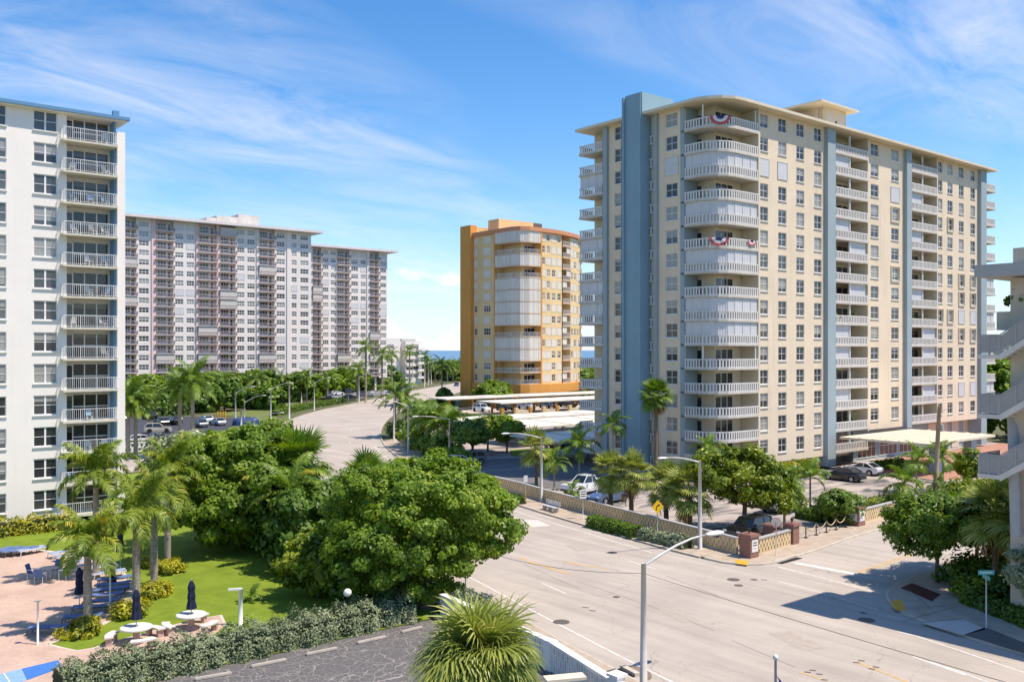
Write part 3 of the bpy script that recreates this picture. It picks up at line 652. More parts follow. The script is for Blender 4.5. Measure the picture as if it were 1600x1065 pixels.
# ================================================================== BUILDINGS
def facade(name, parent, O, rz, w, z0, z1, opens, mat, depth_=0.5, reveal=0.16):
    """a wall with real openings; local x along it, y inwards; opens = (x0, x1, z0, z1)"""
    xs = sorted({0.0, w, *[round(a, 4) for o in opens for a in o[:2]]}); zs = sorted({z0, z1, *[round(a, 4) for o in opens for a in o[2:4]]})
    xs = [x for x in xs if -1e-6 <= x <= w+1e-6]; zs = [z for z in zs if z0-1e-6 <= z <= z1+1e-6]
    mb = MB(); idx = {}
    def vid(x, y, z):
        k = (round(x, 4), round(y, 4), round(z, 4))
        if k not in idx: idx[k] = len(mb.v); mb.v.append((x, y, z))
        return idx[k]
    for j in range(len(zs)-1):
        zc = (zs[j]+zs[j+1])/2; run = None
        row = [o for o in opens if o[2] < zc < o[3]]
        for i in range(len(xs)-1):
            xc = (xs[i]+xs[i+1])/2
            if any(o[0] < xc < o[1] for o in row): continue
            mb.f.append((vid(xs[i], 0, zs[j]), vid(xs[i+1], 0, zs[j]), vid(xs[i+1], 0, zs[j+1]), vid(xs[i], 0, zs[j+1])))
    for o in opens:
        a, b, c, d = o[:4]; r = reveal
        mb.quad((a,0,c),(a,r,c),(a,r,d),(a,0,d)); mb.quad((b,0,c),(b,0,d),(b,r,d),(b,r,c))
        mb.quad((a,0,c),(b,0,c),(b,r,c),(a,r,c)); mb.quad((a,0,d),(a,r,d),(b,r,d),(b,0,d))
    D = depth_
    mb.quad((0,0,z0),(0,0,z1),(0,D,z1),(0,D,z0)); mb.quad((w,0,z0),(w,D,z0),(w,D,z1),(w,0,z1))
    mb.quad((0,0,z0),(0,D,z0),(w,D,z0),(w,0,z0)); mb.quad((0,0,z1),(w,0,z1),(w,D,z1),(0,D,z1))
    return mb.obj(name, mat, parent, (O[0], O[1], 0), rz, world=True)
_wm = {}
def win_meshes(w, h, nx, ny, fr=0.07, bar=0.05, pane=None, heavy=None):
    k = (round(w, 2), round(h, 2), nx, ny, fr, bar, pane.name if pane else '', heavy)
    if k in _wm: return _wm[k]
    mb = MB(); a, b = w/2, h/2
    mb.box(-a, a, 0, .06, -b, -b+fr); mb.box(-a, a, 0, .06, b-fr, b); mb.box(-a, -a+fr, .003, .057, -b+fr, b-fr); mb.box(a-fr, a, .003, .057, -b+fr, b-fr)
    for i in range(1, nx):
        x = -a+w*i/nx; q = (heavy if heavy and i == nx//2 and nx % 2 == 0 else bar)/2
        mb.box(x-q, x+q, .006, .05, -b+fr, b-fr)
    for j in range(1, ny):
        z = -b+h*j/ny; mb.box(-a+fr, a-fr, .012, .046, z-bar/2, z+bar/2)
    p = MB(); p.quad((-a+.01, 0, -b+.01), (a-.01, 0, -b+.01), (a-.01, 0, b-.01), (-a+.01, 0, b-.01))
    s = MB(); s.box(-a-.05, a+.05, -.10, .05, -b-.09, -b-.005)
    _wm[k] = (mb.mesh('window', WFRAME), p.mesh('pane', pane or PANE), s.mesh('sill', WFRAME))
    return _wm[k]
def window(parent, loc, rz, w, h, nx=2, ny=2, pane=None, sill=True, **kw):
    a, b, c = win_meshes(w, h, nx, ny, pane=pane, **kw)
    o = obj('window', a, parent, loc, rz, world=True)
    obj('pane', b, o, (0, .045, 0))
    if sill: obj('sill', c, o, (0, -.1, 0))
    return o
_sm = {}
def shutter_mesh(w, h, step=0.14, amp=0.03, mat=None):
    k = (round(w, 2), round(h, 2), step, (mat or SHUT).name)
    if k not in _sm:
        mb = MB(); n = max(2, int(w/step)); v = []
        for i in range(n+1):
            x = -w/2+w*i/n; y = amp*(i % 2); v += [(x, y, -h/2), (x, y, h/2)]
        mb.add(v, [(2*i, 2*i+2, 2*i+3, 2*i+1) for i in range(n)])
        for x in (-w/2, w/2-0.04): mb.box(x, x+.04, -.02, .05, -h/2, h/2)
        mb.box(-w/2, w/2, -.02, .05, -h/2-.04, -h/2); mb.box(-w/2, w/2, -.02, .05, h/2, h/2+.04)
        _sm[k] = mb.mesh('shutter', mat or SHUT)
    return _sm[k]
def path_rail(mb, pts, z, h=1.0, style='precast', t=0.09):
    """balustrade along a polyline"""
    for p, q in zip(pts[:-1], pts[1:]):
        L = math.dist(p, q)
        if style == 'precast':
            mb.obox(p, q, -t/2, t/2, z+h-.13, z+h); mb.obox(p, q, -t/2, t/2, z, z+.12)
            n = max(2, int(round(L/0.38))); st = L/n
            for i in range(n):
                c = (i+.5)*st
                mb.obox(p, q, -t*.4, t*.4, z+.12, z+h-.13, c-.095, c+.095)
        else:
            mb.obox(p, q, -.022, .022, z+h-.045, z+h); mb.obox(p, q, -.015, .015, z+.09, z+.12)
            n = max(2, int(round(L/0.16))); st = L/n
            for i in range(n+1):
                c = min(L-.03, max(0.03, i*st)); w_ = .022 if i % 8 == 0 else .010
                mb.obox(p, q, -w_, w_, z if i % 8 == 0 else z+.12, z+h-.06, c-w_, c+w_)
    return mb
def path_shutter(mb, pts, z0, z1, step=0.15, amp=0.035):
    for p, q in zip(pts[:-1], pts[1:]):
        L = math.dist(p, q); n = max(2, int(L/step)); dx, dy = (q[0]-p[0])/L, (q[1]-p[1])/L; v = []
        for i in range(n+1):
            s = L*i/n; o = amp*(i % 2)
            v += [(p[0]+dx*s-dy*o, p[1]+dy*s+dx*o, z0), (p[0]+dx*s-dy*o, p[1]+dy*s+dx*o, z1)]
        mb.add(v, [(2*i, 2*i+2, 2*i+3, 2*i+1) for i in range(n)])
        for i in range(int(L/1.45)+1): mb.obox(p, q, -.03, .06, z0, z1, max(0, min(L-.06, i*1.45)), max(.06, min(L, i*1.45+.06)))
    return mb
FACE_X = R(-90)      # for walls that face -X : local x runs towards -Y

# ------------------------------------------------------------------ cream tower
FL = 2.65
YF, XF, DEP = 62.9, 80.3, 2.15          # front plane, side plane, depth of the balcony bays
def Fz(k): return 1.95+FL*(15-k)        # floor level of row k counted from the top
ZTOP = Fz(0)
cream = thing('apartment_tower', 'tall cream apartment tower with blue stair shaft and curved corner balconies behind the street wall', 'building', (80.3, 62.9, 0))
def cp(name, mb, mat, **k): return at_world(mb, cream).obj(name, mat, cream, **k)
x_s1 = (87.7, X_at(1288, YF)); x_b1 = (X_at(1300, YF), X_at(1355, YF)); x_s2 = (X_at(1355, YF), X_at(1412, YF)); x_b2 = (X_at(1419.5, YF), X_at(1463, YF)); x_s3 = (X_at(1463, YF), X_at(1528, YF))
XE = X_at(1536, YF)
YE = 83.9
# the building's core, with its notch at the corner balconies
cp('core_wall', MB().prism([(82.6, 67.9), (82.6, 65.05), (XE, 65.05), (XE, YE), (82.4, YE), (82.4, 80), (80.6, 80), (80.6, 67.9)], 0.9, ZTOP), CREAM)
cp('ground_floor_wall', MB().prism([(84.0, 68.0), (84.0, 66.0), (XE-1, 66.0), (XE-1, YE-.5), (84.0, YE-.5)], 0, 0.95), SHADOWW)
shut_front = {(0, 3), (1, 3), (6, 12), (7, 12)}
def front_segment(xa, xb, cols, rows, zb, ww, shut, boxed=()):
    ops = []; w = xb-xa
    for c, X in enumerate(cols):
        for k in rows: ops.append((X-xa-ww/2, X-xa+ww/2, Fz(k)+.74, Fz(k)+2.36))
    facade('wall', cream, (xa, YF), 0, w, zb, ZTOP, ops, CREAM, DEP)
    for c, X in enumerate(cols):
        for k in rows:
            z = Fz(k)+1.55
            if (c, k) in shut:
                obj('shutter', shutter_mesh(ww+.35, 1.95), cream, (X, YF-.06, z), 0, world=True)
                window(cream, (X, YF+.09, z), 0, ww, 1.62, sill=False)
            else:
                o = window(cream, (X, YF+.09, z), 0, ww, 1.62)
                if (c, k) in boxed:
                    f = MB(); a, b = ww/2, .81
                    for q in ((-a-.16, -a-.02, -.24, -.09, -b-.14, b+.14), (a+.02, a+.16, -.24, -.09, -b-.14, b+.14), (-a-.16, a+.16, -.24, -.09, -b-.28, -b-.14), (-a-.16, a+.16, -.24, -.09, b+.14, b+.26)): f.box(*q)
                    f.obj('shutter_track', CREAMR, o)
R15, R14 = range(1, 16), range(1, 15)
front_segment(x_s1[0], x_s1[1], [X_at(u, YF) for u in (1193.5, 1222.5, 1250.5, 1278)], R15, 1.6, 1.6, {(0, 3), (1, 3)})
front_segment(x_s2[0], x_s2[1], [X_at(u, YF) for u in (1366.7, 1398.5)], R14, 4.2, 1.95, {(1, 3)}, {(1, 4), (1, 7)})
front_segment(x_s3[0], x_s3[1], [X_at(u, YF) for u in (1468.5, 1484.5, 1502, 1520)], R14, 4.2, 1.55, {(2, 9), (3, 9), (2, 13), (3, 13)}, {(1, 4), (2, 7), (3, 7), (2, 8), (3, 8), (0, 9), (1, 9), (2, 10), (3, 10)})
# side wall facing the avenue
def yl(u): return Y_at(u, XF)
ys_a, ys_b = yl(1064), yl(1029)
wA = (yl(1049.2), 1.72); wB = (yl(968.3), 1.72)
def side_segment(y_near, y_far, cols, zb):
    L = y_far-y_near; ops = []
    for Yc, ww in cols:
        for k in R15: ops.append((y_far-Yc-ww/2, y_far-Yc+ww/2, Fz(k)+.74, Fz(k)+2.36))
    facade('wall', cream, (XF, y_far), FACE_X, L, zb, ZTOP, ops, CREAM, 0.45)
    for Yc, ww in cols:
        for k in R15:
            if k == 3 and Yc < 72: obj('shutter', shutter_mesh(ww+.3, 1.95), cream, (XF-.06, Yc, Fz(k)+1.55), FACE_X, world=True)
            window(cream, (XF+.09, Yc, Fz(k)+1.55), FACE_X, ww, 1.62)
side_segment(ys_a, ys_b, [wA], 1.2)
y_slot0, y_slot1 = yl(1025), yl(1015)
side_segment(yl(976)+.6, yl(951), [wB], 1.0)
cp('corner_pilaster', MB().box(XF-.12, XF+2.2, yl(1070), ys_a-.003, 0.8, ZTOP), BLUEG)
cp('pilaster', MB().box(XF-.35, XF+.4, ys_b+.003, y_slot0, 0, ZTOP), BLUEG)
cp('pilaster', MB().box(XF-.32, XF+2.2, yl(951)+.004, yl(944.5), 0, ZTOP), BLUEG)
# blue stair shaft, rising above the roof
t0, t1 = y_slot1, Y_at(977, 79.0)
cp('stair_shaft', MB().box(79.0, 84.4, t0, t1, 0, 44.3), BLUE)
cp('shaft_fin', MB().box(78.72, 79.6, t1+.003, t1+.3, 0, 44.1), BLUE)
cp('shaft_fin', MB().box(78.85, 79.0-.003, t0+.12, t0+.34, 0, 44.15), BLUE)
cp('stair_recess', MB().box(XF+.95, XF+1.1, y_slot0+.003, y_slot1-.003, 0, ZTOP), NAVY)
for k in R15:
    mb = MB(); path_rail(mb, [(XF-.02, y_slot1-.03), (XF-.02, y_slot0+.03)], Fz(k)-.75, 1.05, t=.12)
    cp('stair_guard', mb, RAILW)
# fins on the front
for ua, ub, zb in ((1288, 1300.4, 0.3), (1412, 1419.4, 4.0), (1528, 1536.5, 0.3)):
    cp('fin', MB().box(X_at(ua, YF)+.003, X_at(ub, YF), YF-.5, YF+DEP-.02, zb, ZTOP-.003), BLUEG)
cp('bay_edge', MB().box(x_b1[1]-.28, x_b1[1]-.003, YF-.25, YF+DEP-.05, 4.1, ZTOP-.004), CREAMR)
cp('bay_edge', MB().box(x_b2[1]-.28, x_b2[1]-.003, YF-.25, YF+DEP-.05, 4.1, ZTOP-.004), CREAMR)
cp('bay_edge', MB().box(x_s1[0]-.32, x_s1[0]-.003, YF-.22, YF+DEP-.05, 1.4, ZTOP-.004), CREAMR)
# corner balconies
CB = [(80.18, 67.85), (80.18, 65.1), (80.45, 64.2), (81.1, 63.4), (82.1, 62.82), (83.2, 62.66), (87.36, 62.66)]
CBI = CB+[(87.36, 65.03), (82.62, 65.03), (82.62, 67.85)]
CBW = offset_line(CB, -0.0)
banner_rows = {1: [(82.0, 63.0)], 6: [(81.6, 63.1), (86.3, 62.6)]}
cb_slab = at_world(MB().prism(CBI, -.22, 0.0), cream).mesh('slab', SLABW)
cb_rail = at_world(path_rail(MB(), offset_line(CB, .06), 0.0), cream).mesh('railing', RAILW)
cb_shut = at_world(path_shutter(MB(), offset_line(CB, .16), 0.02, 2.42), cream).mesh('shutter', SHUT)
dm_a, dm_p, _ = win_meshes(3.2, 2.1, 3, 1, pane=DOORG, bar=.09)
dm_b, dm_q, _ = win_meshes(0.8, 2.0, 1, 1, pane=DOORG)
posts_m = at_world(MB().box(80.3, 80.42, 67.4, 67.52, 0, 2.43).box(86.9, 87.02, 62.76, 62.88, 0, 2.43).box(80.36, 80.48, 64.9, 65.02, 0, 2.43), cream).mesh('post', WFRAME)
for k in R15:
    b = obj('balcony', cb_slab, cream, (0, 0, Fz(k)))
    obj('railing', cb_rail, b)
    if k in (3, 5, 7, 9, 10): obj('shutter', cb_shut, b)
    else:
        d = obj('balcony_door', dm_a, cream, (84.2, 65.0, Fz(k)+1.06), 0, world=True); obj('pane', dm_p, d, (0, .03, 0))
        d = obj('balcony_door', dm_b, cream, (82.56, 67.2, Fz(k)+1.02), FACE_X, world=True); obj('pane', dm_q, d, (0, .03, 0))
        if k in (1, 11): obj('post', posts_m, b)
# front bays
def bay(x0, x1, rows, left, right, mids):
    w = x1-x0-.32
    sl = MB().box(0, w, -.35, DEP-.02, -.22, 0).mesh('slab', SLABW)
    rl = path_rail(MB(), [(0.03, -.29), (w-.03, -.29)], 0).mesh('railing', RAILW)
    half = shutter_mesh(w*.47, 1.42)
    po = MB().box(w*.5-.09, w*.5+.09, -.1, .08, 0, 2.43).mesh('post', WFRAME)
    da, dp, _ = win_meshes(w*.34, 2.1, 2, 1, pane=DOORG, bar=.08)
    for k in rows:
        b = obj('balcony', sl, cream, (x0+.02, YF, Fz(k)), 0, world=True)
        obj('railing', rl, b); obj('post', po, b)
        if k in left: obj('shutter', half, b, (w*.25, .0, 1.7))
        if k in right: obj('shutter', half, b, (w*.75, .0, 1.7))
        for fx in (.2, .72):
            d = obj('door', da, b, (w*fx, DEP-.12, 1.06)); obj('pane', dp, d, (0, .03, 0))
bay(x_b1[0], x_b1[1], R15, {2, 5, 10, 11, 13}, {6, 8}, ())
bay(x_b2[0], x_b2[1], R14, {3, 5, 8}, {10, 11, 13}, ())
# end balconies: avenue corner and far end
el = MB().box(-.35, 2.2, 0, 4.2, -.22, 0).mesh('slab', SLABW)
er = path_rail(MB(), [(2.1, 4.12), (-.28, 4.12), (-.28, 0.08)], 0).mesh('railing', RAILW)
es = path_shutter(MB(), [(-.15, 4.05), (-.15, .1)], .98, 2.42).mesh('shutter', SHUT)
EW = X_at(1556, YF)-XE
fr_ = MB().box(0, EW, -.6, 6.0, -.22, 0).mesh('slab', SLABW)
frr = path_rail(MB(), [(0.1, -.52), (EW-.1, -.52), (EW-.1, 5.9)], 0).mesh('railing', RAILW)
frs = path_shutter(MB(), [(0.1, -.4), (EW-.2, -.4)], .98, 2.42).mesh('shutter', SHUT)
for k in R15:
    b = obj('balcony', el, cream, (XF, yl(944.5)+.01, Fz(k)), 0, world=True)
    obj('railing', er, b)
    if k in (3, 6, 8, 9): obj('shutter', es, b)
    if k < 15:
        b = obj('balcony', fr_, cream, (XE, YF+.6, Fz(k)), 0, world=True)
        obj('railing', frr, b)
        if k in (7, 9, 11, 13): obj('shutter', frs, b)
# roof, penthouse
rf = [(79.1, YE+.1), (79.1, 64.9), (79.6, 63.6), (80.6, 62.5), (81.9, 61.75), (83.4, 61.6), (X_at(1559, 61.6), 61.6), (X_at(1559, 61.6), YE+.1)]
roof = cp('roof', MB().prism(rf, ZTOP, ZTOP+.32), CREAMR)
ph = MB().box(108, 112.8, 67, 74, ZTOP+.38, 46.3)
at_world(ph, cream); ph.obj('penthouse', CREAM, roof)
p2 = MB().box(105.2, 114.2, 65.9, 75, 46.3, 46.55); at_world(p2, cream); p2.obj('penthouse_roof', CREAMR, roof)
p3 = MB().box(103.5, 107.99, 68.5, 74, ZTOP+.38, 45.0); at_world(p3, cream); p3.obj('penthouse_wing', CREAM, roof)
p4 = MB()
for z in range(9): p4.box(107.9, 107.96, 67.6, 68.0, 42.6+z*.4, 42.64+z*.4)
p4.box(107.9, 107.96, 67.55, 67.6, 42.4, 46.3).box(107.9, 107.96, 68.0, 68.05, 42.4, 46.3); at_world(p4, cream); p4.obj('roof_ladder', GREYM, roof)
p5 = MB().box(110.2, 110.55, 66.95, 67.02, 44.2, 44.7); at_world(p5, cream); p5.obj('vent', DARKM, roof)
# entrance storey and canopy
cp('lobby_wall', MB().box(x_s2[0]-.6, XE-.5, YF+1.6, YF+3, 0, 4.3), BLUEG)
gm, gp, _ = win_meshes(4.6, 2.7, 4, 2, pane=DOORG, bar=.07)
for i, X in enumerate((x_s2[0]+2.6, x_s2[0]+8.2, x_s2[0]+13.4)):
    w_ = obj('lobby_window', gm, cream, (X, YF+1.54, 1.7), 0, world=True); obj('pane', gp, w_, (0, .03, 0))
for i in range(5):
    X = x_s3[0]+.6+i*3.6
    cp('lobby_panel', MB().box(X, X+2.2, YF+1.45, YF+1.597, 0.1, 4.0), M('peach_stucco', (0.66, 0.52, 0.40), 0.8, 0.08))
cn = MB()
xa, xb, ya, yb = 101.6, 119.0, 50.4, 61.2
cn.box(xa, xb, ya, yb, 3.75, 4.02)
canopy = cp('entrance_canopy', cn, CREAMR)
rb = MB()
for i in range(1, 6): rb.box(xa, xb, ya+i*1.65-.07, ya+i*1.65+.07, 4.02, 4.12)
at_world(rb, cream).obj('canopy_rib', M('canopy_rib', (0.62, 0.54, 0.41), 0.7, 0.08), canopy)
for px_, py_ in ((xa+6.5, ya+2.2), (xb-2, ya+2.2)):
    c = MB().prism([(px_-.75, py_-.5), (px_+.75, py_-.5), (px_+.75, py_+.5), (px_-.75, py_+.5)], 0, 3.75)
    c.v = [(p[0]+(0.0 if p[2] > 1 else (px_-p[0])*.35), p[1], p[2]) for p in c.v]
    at_world(c, cream).obj('canopy_column', M('column_blue', (0.30, 0.44, 0.58), 0.7, 0.05), canopy)

# ------------------------------------------------------------------ white tower
YW = 83.2
white = thing('apartment_tower', 'bright white apartment tower with blue roof edge, windows in pairs and a stack of balconies', 'building', (14, 83.2, 0))
def wp(name, mb, mat, par=None): return at_world(mb, white).obj(name, mat, par or white)
FW = 2.6
def Wz(k): return 2.18+FW*(13-k)          # window centre of row k from the top
XW0, XWr, XWb, XWe = 0.0, 20.1, 24.05, 24.7
cols_w = [X_at(71, YW)-3.78*i for i in range(5)]
ops = [(X-XW0-.9, X-XW0+.9, Wz(k)-.8, Wz(k)+.8) for X in cols_w for k in range(1, 14)]
facade('wall', white, (XW0, YW), 0, XWr-XW0, 0.25, 34.2, ops, WHITE, 2.0)
for i, X in enumerate(cols_w):
    for k in range(1, 14):
        if i < 3: window(white, (X, YW+.08, Wz(k)), 0, 1.8, 1.6, 2, 2, pane=PANE2, heavy=.14, bar=.045)
wp('plinth', MB().box(XW0, XWe, YW+.15, YW+14, -.05, .255), M('dark_plinth', (0.08, 0.075, 0.07), 0.9, 0.1))
wp('core_wall', MB().box(XW0, XWb+.003, YW+1.3, YW+15, .26, 34.19), WHITE)
wp('end_wall', MB().box(XWb+.006, XWe, YW-.35, YW+15, 0, 33.3), WHITE)
wp('reveal_panel', MB().box(XWb-.14, XWb, YW+.02, YW+1.298, .3, 34.15), M('sky_blue_panel', (0.17, 0.36, 0.58), 0.7, 0.05))
wp('roof', MB().box(XW0, XWe+.2, YW-.6, YW+15.5, 34.2, 34.28), WHITE)
wp('roof_fascia', MB().box(XW0, XWe+.3, YW-.75, YW+15.7, 34.283, 34.56), FASCIA)
wp('roof_vent', MB().box(XWe-1.0, XWe-.5, YW-.4, YW, 34.56, 35.05), FASCIA)
wsl = MB().box(-.5, 3.85, -.95, 1.28, -.16, 0).mesh('slab', M('slab_cream', (0.60, 0.57, 0.48), 0.8, 0.06))
wrl = path_rail(MB(), [(-.44, .0), (-.44, -.88), (3.79, -.88), (3.79, .0)], 0, 1.02, 'bars').mesh('railing', WFRAME)
wga, wgp, _ = win_meshes(2.95, 2.15, 3, 2, pane=DOORG, bar=.09)
wda, wdp, _ = win_meshes(0.8, 2.05, 1, 1, pane=DOORG)
CHAIRM = M('patio_plastic', (0.62, 0.62, 0.60), 0.5, 0.05)
for k in range(1, 14):
    zf = Wz(k)-1.38
    b = obj('balcony', wsl, white, (XWr, YW, zf), 0, world=True)
    obj('railing', wrl, b)
    g = obj('glass_wall', wga, b, (2.2, 1.22, 1.1)); obj('pane', wgp, g, (0, .03, 0))
    g = obj('balcony_door', wda, b, (.42, 1.22, 1.05)); obj('pane', wdp, g, (0, .03, 0))

# ------------------------------------------------------------------ pink slab tower and its wing
def grid_tower(root, YP, segs, rows, z_first, fl, ztop, zbase, depth_, wall_mats):
    """segs: (x0, x1, kind) along the front; kind w=windows, b=balcony bay, n=plain"""
    P = lambda name, mb, mat: at_world(mb, root).obj(name, mat, root)
    rng = random.Random(3)
    for si, (x0, x1, kind, mi) in enumerate(segs):
        mat = wall_mats[mi]; w = x1-x0
        if kind[0] == 'w':
            nw = int(kind[1]); cw = w/nw; ww = min(2.75, cw*.72); ops = []
            for j in range(nw):
                for k in range(rows):
                    c = cw*(j+.5); z = z_first-fl*k; ops.append((c-ww/2, c+ww/2, z-.78, z+.78))
            facade('wall', root, (x0, YP), 0, w, zbase, ztop, ops, mat, 1.25, .2)
            for j in range(nw):
                for k in range(rows):
                    c = x0+cw*(j+.5); z = z_first-fl*k
                    if rng.random() < .09: obj('shutter', shutter_mesh(ww+.3, 1.75, .4), root, (c, YP-.06, z), 0, world=True)
                    else: window(root, (c, YP+.1, z), 0, ww, 1.56, 3, 2, pane=PANE2, sill=False, fr=.12, bar=.10)
        elif kind[0] == 'b':
            sl = MB().box(-.25, w+.25, -1.0, 1.2, -.16, 0).mesh('slab', M('pale_slab', (0.70, 0.63, 0.60), 0.8, 0.08, 0.1, streak=0.1))
            rl = MB()
            path_rail(rl, [(-.15, -.1), (-.15, -1.28), (w+.15, -1.28), (w+.15, -.1)], 0, 1.0, 'coarse') if False else None
            rl.obox((-.2, -.95), (w+.2, -.95), -.03, .03, .98, 1.05)
            for i in range(int(w/.45)+1): rl.obox((-.2, -.95), (w+.2, -.95), -.02, .02, 0, .98, i*.45, i*.45+.04)
            rl.box(w+.14, w+.22, -.95, -.05, 0, 1.02)
            rm = rl.mesh('railing', M('rail_grey', (0.62, 0.55, 0.54), 0.6, 0.08))
            da, dp, _ = win_meshes(w*.5, 1.75, 3, 2, pane=DOORG, fr=.1, bar=.09)
            ea, ep, _ = win_meshes(.85, 2.05, 1, 1, pane=DOORG)
            sh = shutter_mesh(w+.1, 2.2, .4, mat=M('beige_shutter', (0.56, 0.53, 0.49), 0.6, 0.06))
            for k in range(rows):
                z = z_first-fl*k-1.45
                b = obj('balcony', sl, root, (x0, YP, z), 0, world=True)
                obj('railing', rm, b)
                if rng.random() < .13: obj('shutter', sh, b, (w/2, -.8, 1.25))
                else:
                    g = obj('window', da, b, (w*.42, 1.13, 1.4)); obj('pane', dp, g, (0, .05, 0))
                    g = obj('door', ea, b, (w*.84, 1.13, 1.1)); obj('pane', ep, g, (0, .05, 0))
        else:
            P('wall', MB().box(x0, x1, YP-.3, YP+1.24, zbase, ztop), mat)
    X0, X1 = segs[0][0], segs[-1][1]
    P('core_wall', MB().box(X0, X1, YP+1.22, YP+depth_, zbase-.002, ztop-.003), M('pink_recess', (0.71, 0.58, 0.55), 0.8, 0.08, 0.1))
    P('ground_storey', MB().box(X0+.5, X1-.5, YP+2.5, YP+depth_-1, 0, zbase), M('lobby_pink', (0.42, 0.22, 0.17), 0.8, 0.1))
    for i in range(int((X1-X0)/5)): P('column', MB().box(X0+1+i*5, X0+1.7+i*5, YP+.2, YP+.9, 0, zbase), PALE)
    r_ = P('roof', MB().box(X0-1.0, X1+3.0, YP-2.6, YP+depth_+2, ztop, ztop+.75), M('roof_pale', (0.70, 0.65, 0.64), 0.8, 0.08, 0.1, streak=0.2))
    return r_
YP = 262.6
pink = thing('apartment_tower', 'wide pink and white apartment slab with stacked balconies beyond the palm-lined car park', 'building', (105, YP, 0))
def xp(u): return X_at(u, YP)
us = [(150, 178, 'b', 0), (178, 190, 'n', 0), (190, 213, 'b', 0), (213, 236.5, 'w1', 1), (236.5, 243, 'n', 0), (243, 271, 'b', 0), (271, 289, 'w1', 1), (289, 306, 'w1', 1), (306, 309, 'n', 0), (309, 338, 'b', 0), (338, 343, 'n', 0), (343, 368, 'b', 0), (368, 384, 'w1', 1), (384, 400.5, 'w1', 1), (400.5, 404, 'n', 1), (404, 429, 'b', 0), (429, 448, 'w1', 1), (448, 454, 'n', 1), (454, 465, 'w1', 1), (465, 486, 'w1', 1)]
pr_ = grid_tower(pink, YP, [(xp(a), xp(b), k, m) for a, b, k, m in us], 17, 49.5, 2.65, 51.0, 4.6, 22, (PINK, PALE))
q = MB()
for ua, ub, zt in ((323, 338, 54.2), (338.3, 372, 55.0), (372.3, 405, 56.0), (405.3, 418, 53.2)): q.box(X_at(ua, YP+8), X_at(ub, YP+8), YP+8, YP+14, 51.75, zt)
at_world(q, pink); q.obj('rooftop_plant', M('plant_room', (0.60, 0.56, 0.51), 0.8, 0.15, 0.3, streak=0.2), pr_)
YP2 = 290.0
wing = thing('apartment_tower', 'paler set-back tower wing standing right of the wide pink slab', 'building', (165, YP2, 0))
def xq(u): return X_at(u, YP2)
us2 = [(484, 488, 'n', 1), (488, 502, 'b', 1), (502, 515, 'w1', 1), (515, 526.5, 'w1', 1), (526.5, 546, 'b', 1), (546, 562, 'w1', 1), (562, 573, 'w1', 1), (573, 577, 'n', 1), (577, 592, 'b', 1), (592, 605, 'w1', 1)]
grid_tower(wing, YP2, [(xq(a), xq(b), k, m) for a, b, k, m in us2], 17, 48.7, 2.62, 50.2, 4.5, 22, (PINK, PALE))

# ------------------------------------------------------------------ orange tower
S = 1.08
XO, YO = 130.6*S, 156.5*S
orange = thing('apartment_tower', 'orange and yellow apartment tower with white shuttered corner balconies and a curved side', 'building', (XO, YO, 0))
def op(name, mb, mat, par=None): return at_world(mb, orange).obj(name, mat, par or orange)
FO = 2.86
def Oz(k): return 42.05-FO*(k-1)
ZO0, ZO1 = 4.6, 43.7
RA = 32.4; CX, CY = 136.4*S, YO+RA
arc = [(CX+RA*math.sin(a), CY-RA*math.cos(a)) for a in [R(t) for t in range(0, 91, 5)]]
yfar = 174.6*S
op('core_wall', MB().prism([(XO+2.4, yfar-.5), (XO+2.4, YO+2.4), (CX, YO+2.4)]+[(CX+(RA-2.4)*math.sin(R(t)), CY-(RA-2.4)*math.cos(R(t))) for t in range(5, 91, 5)]+[(CX+RA-2.4, yfar+12), (XO+11, yfar+12)], ZO0, ZO1), YELLOW)
op('podium', MB().prism([(XO+1, yfar-.6), (XO+1, YO+1), (CX+2, YO+1)]+[(CX+(RA-1)*math.sin(R(t)), CY-(RA-1)*math.cos(R(t))) for t in range(5, 91, 5)]+[(CX+RA-1, yfar+14), (XO+11, yfar+14)], 0, ZO0), M('podium_brown', (0.36, 0.20, 0.10), 0.8, 0.1))
yb0 = Y_at(775.5, XO)
R13 = range(1, 14)
colsO = [(Y_at(743.5, XO), 1.2), (Y_at(761, XO), 2.7)]
ops = [(yfar-Y-w/2, yfar-Y+w/2, Oz(k)-.85, Oz(k)+.85) for Y, w in colsO for k in R13]
facade('wall', orange, (XO, yfar), FACE_X, yfar-yb0, ZO0, ZO1-.4, ops, YELLOW, 2.5)
for ci, (Y, w) in enumerate(colsO):
    for k in R13:
        open_ = k in ((7, 9, 12, 13))
        if open_: window(orange, (XO+.08, Y, Oz(k)), FACE_X, w, 1.7, 2 if ci == 0 else 3, 2, pane=PANE, sill=False, fr=.1, bar=.08)
        else: obj('shutter', shutter_mesh(w+.1, 1.8, .3, mat=M('cream_shutter', (0.68, 0.64, 0.55), 0.6, 0.05)), orange, (XO-.04, Y, Oz(k)), FACE_X, world=True)
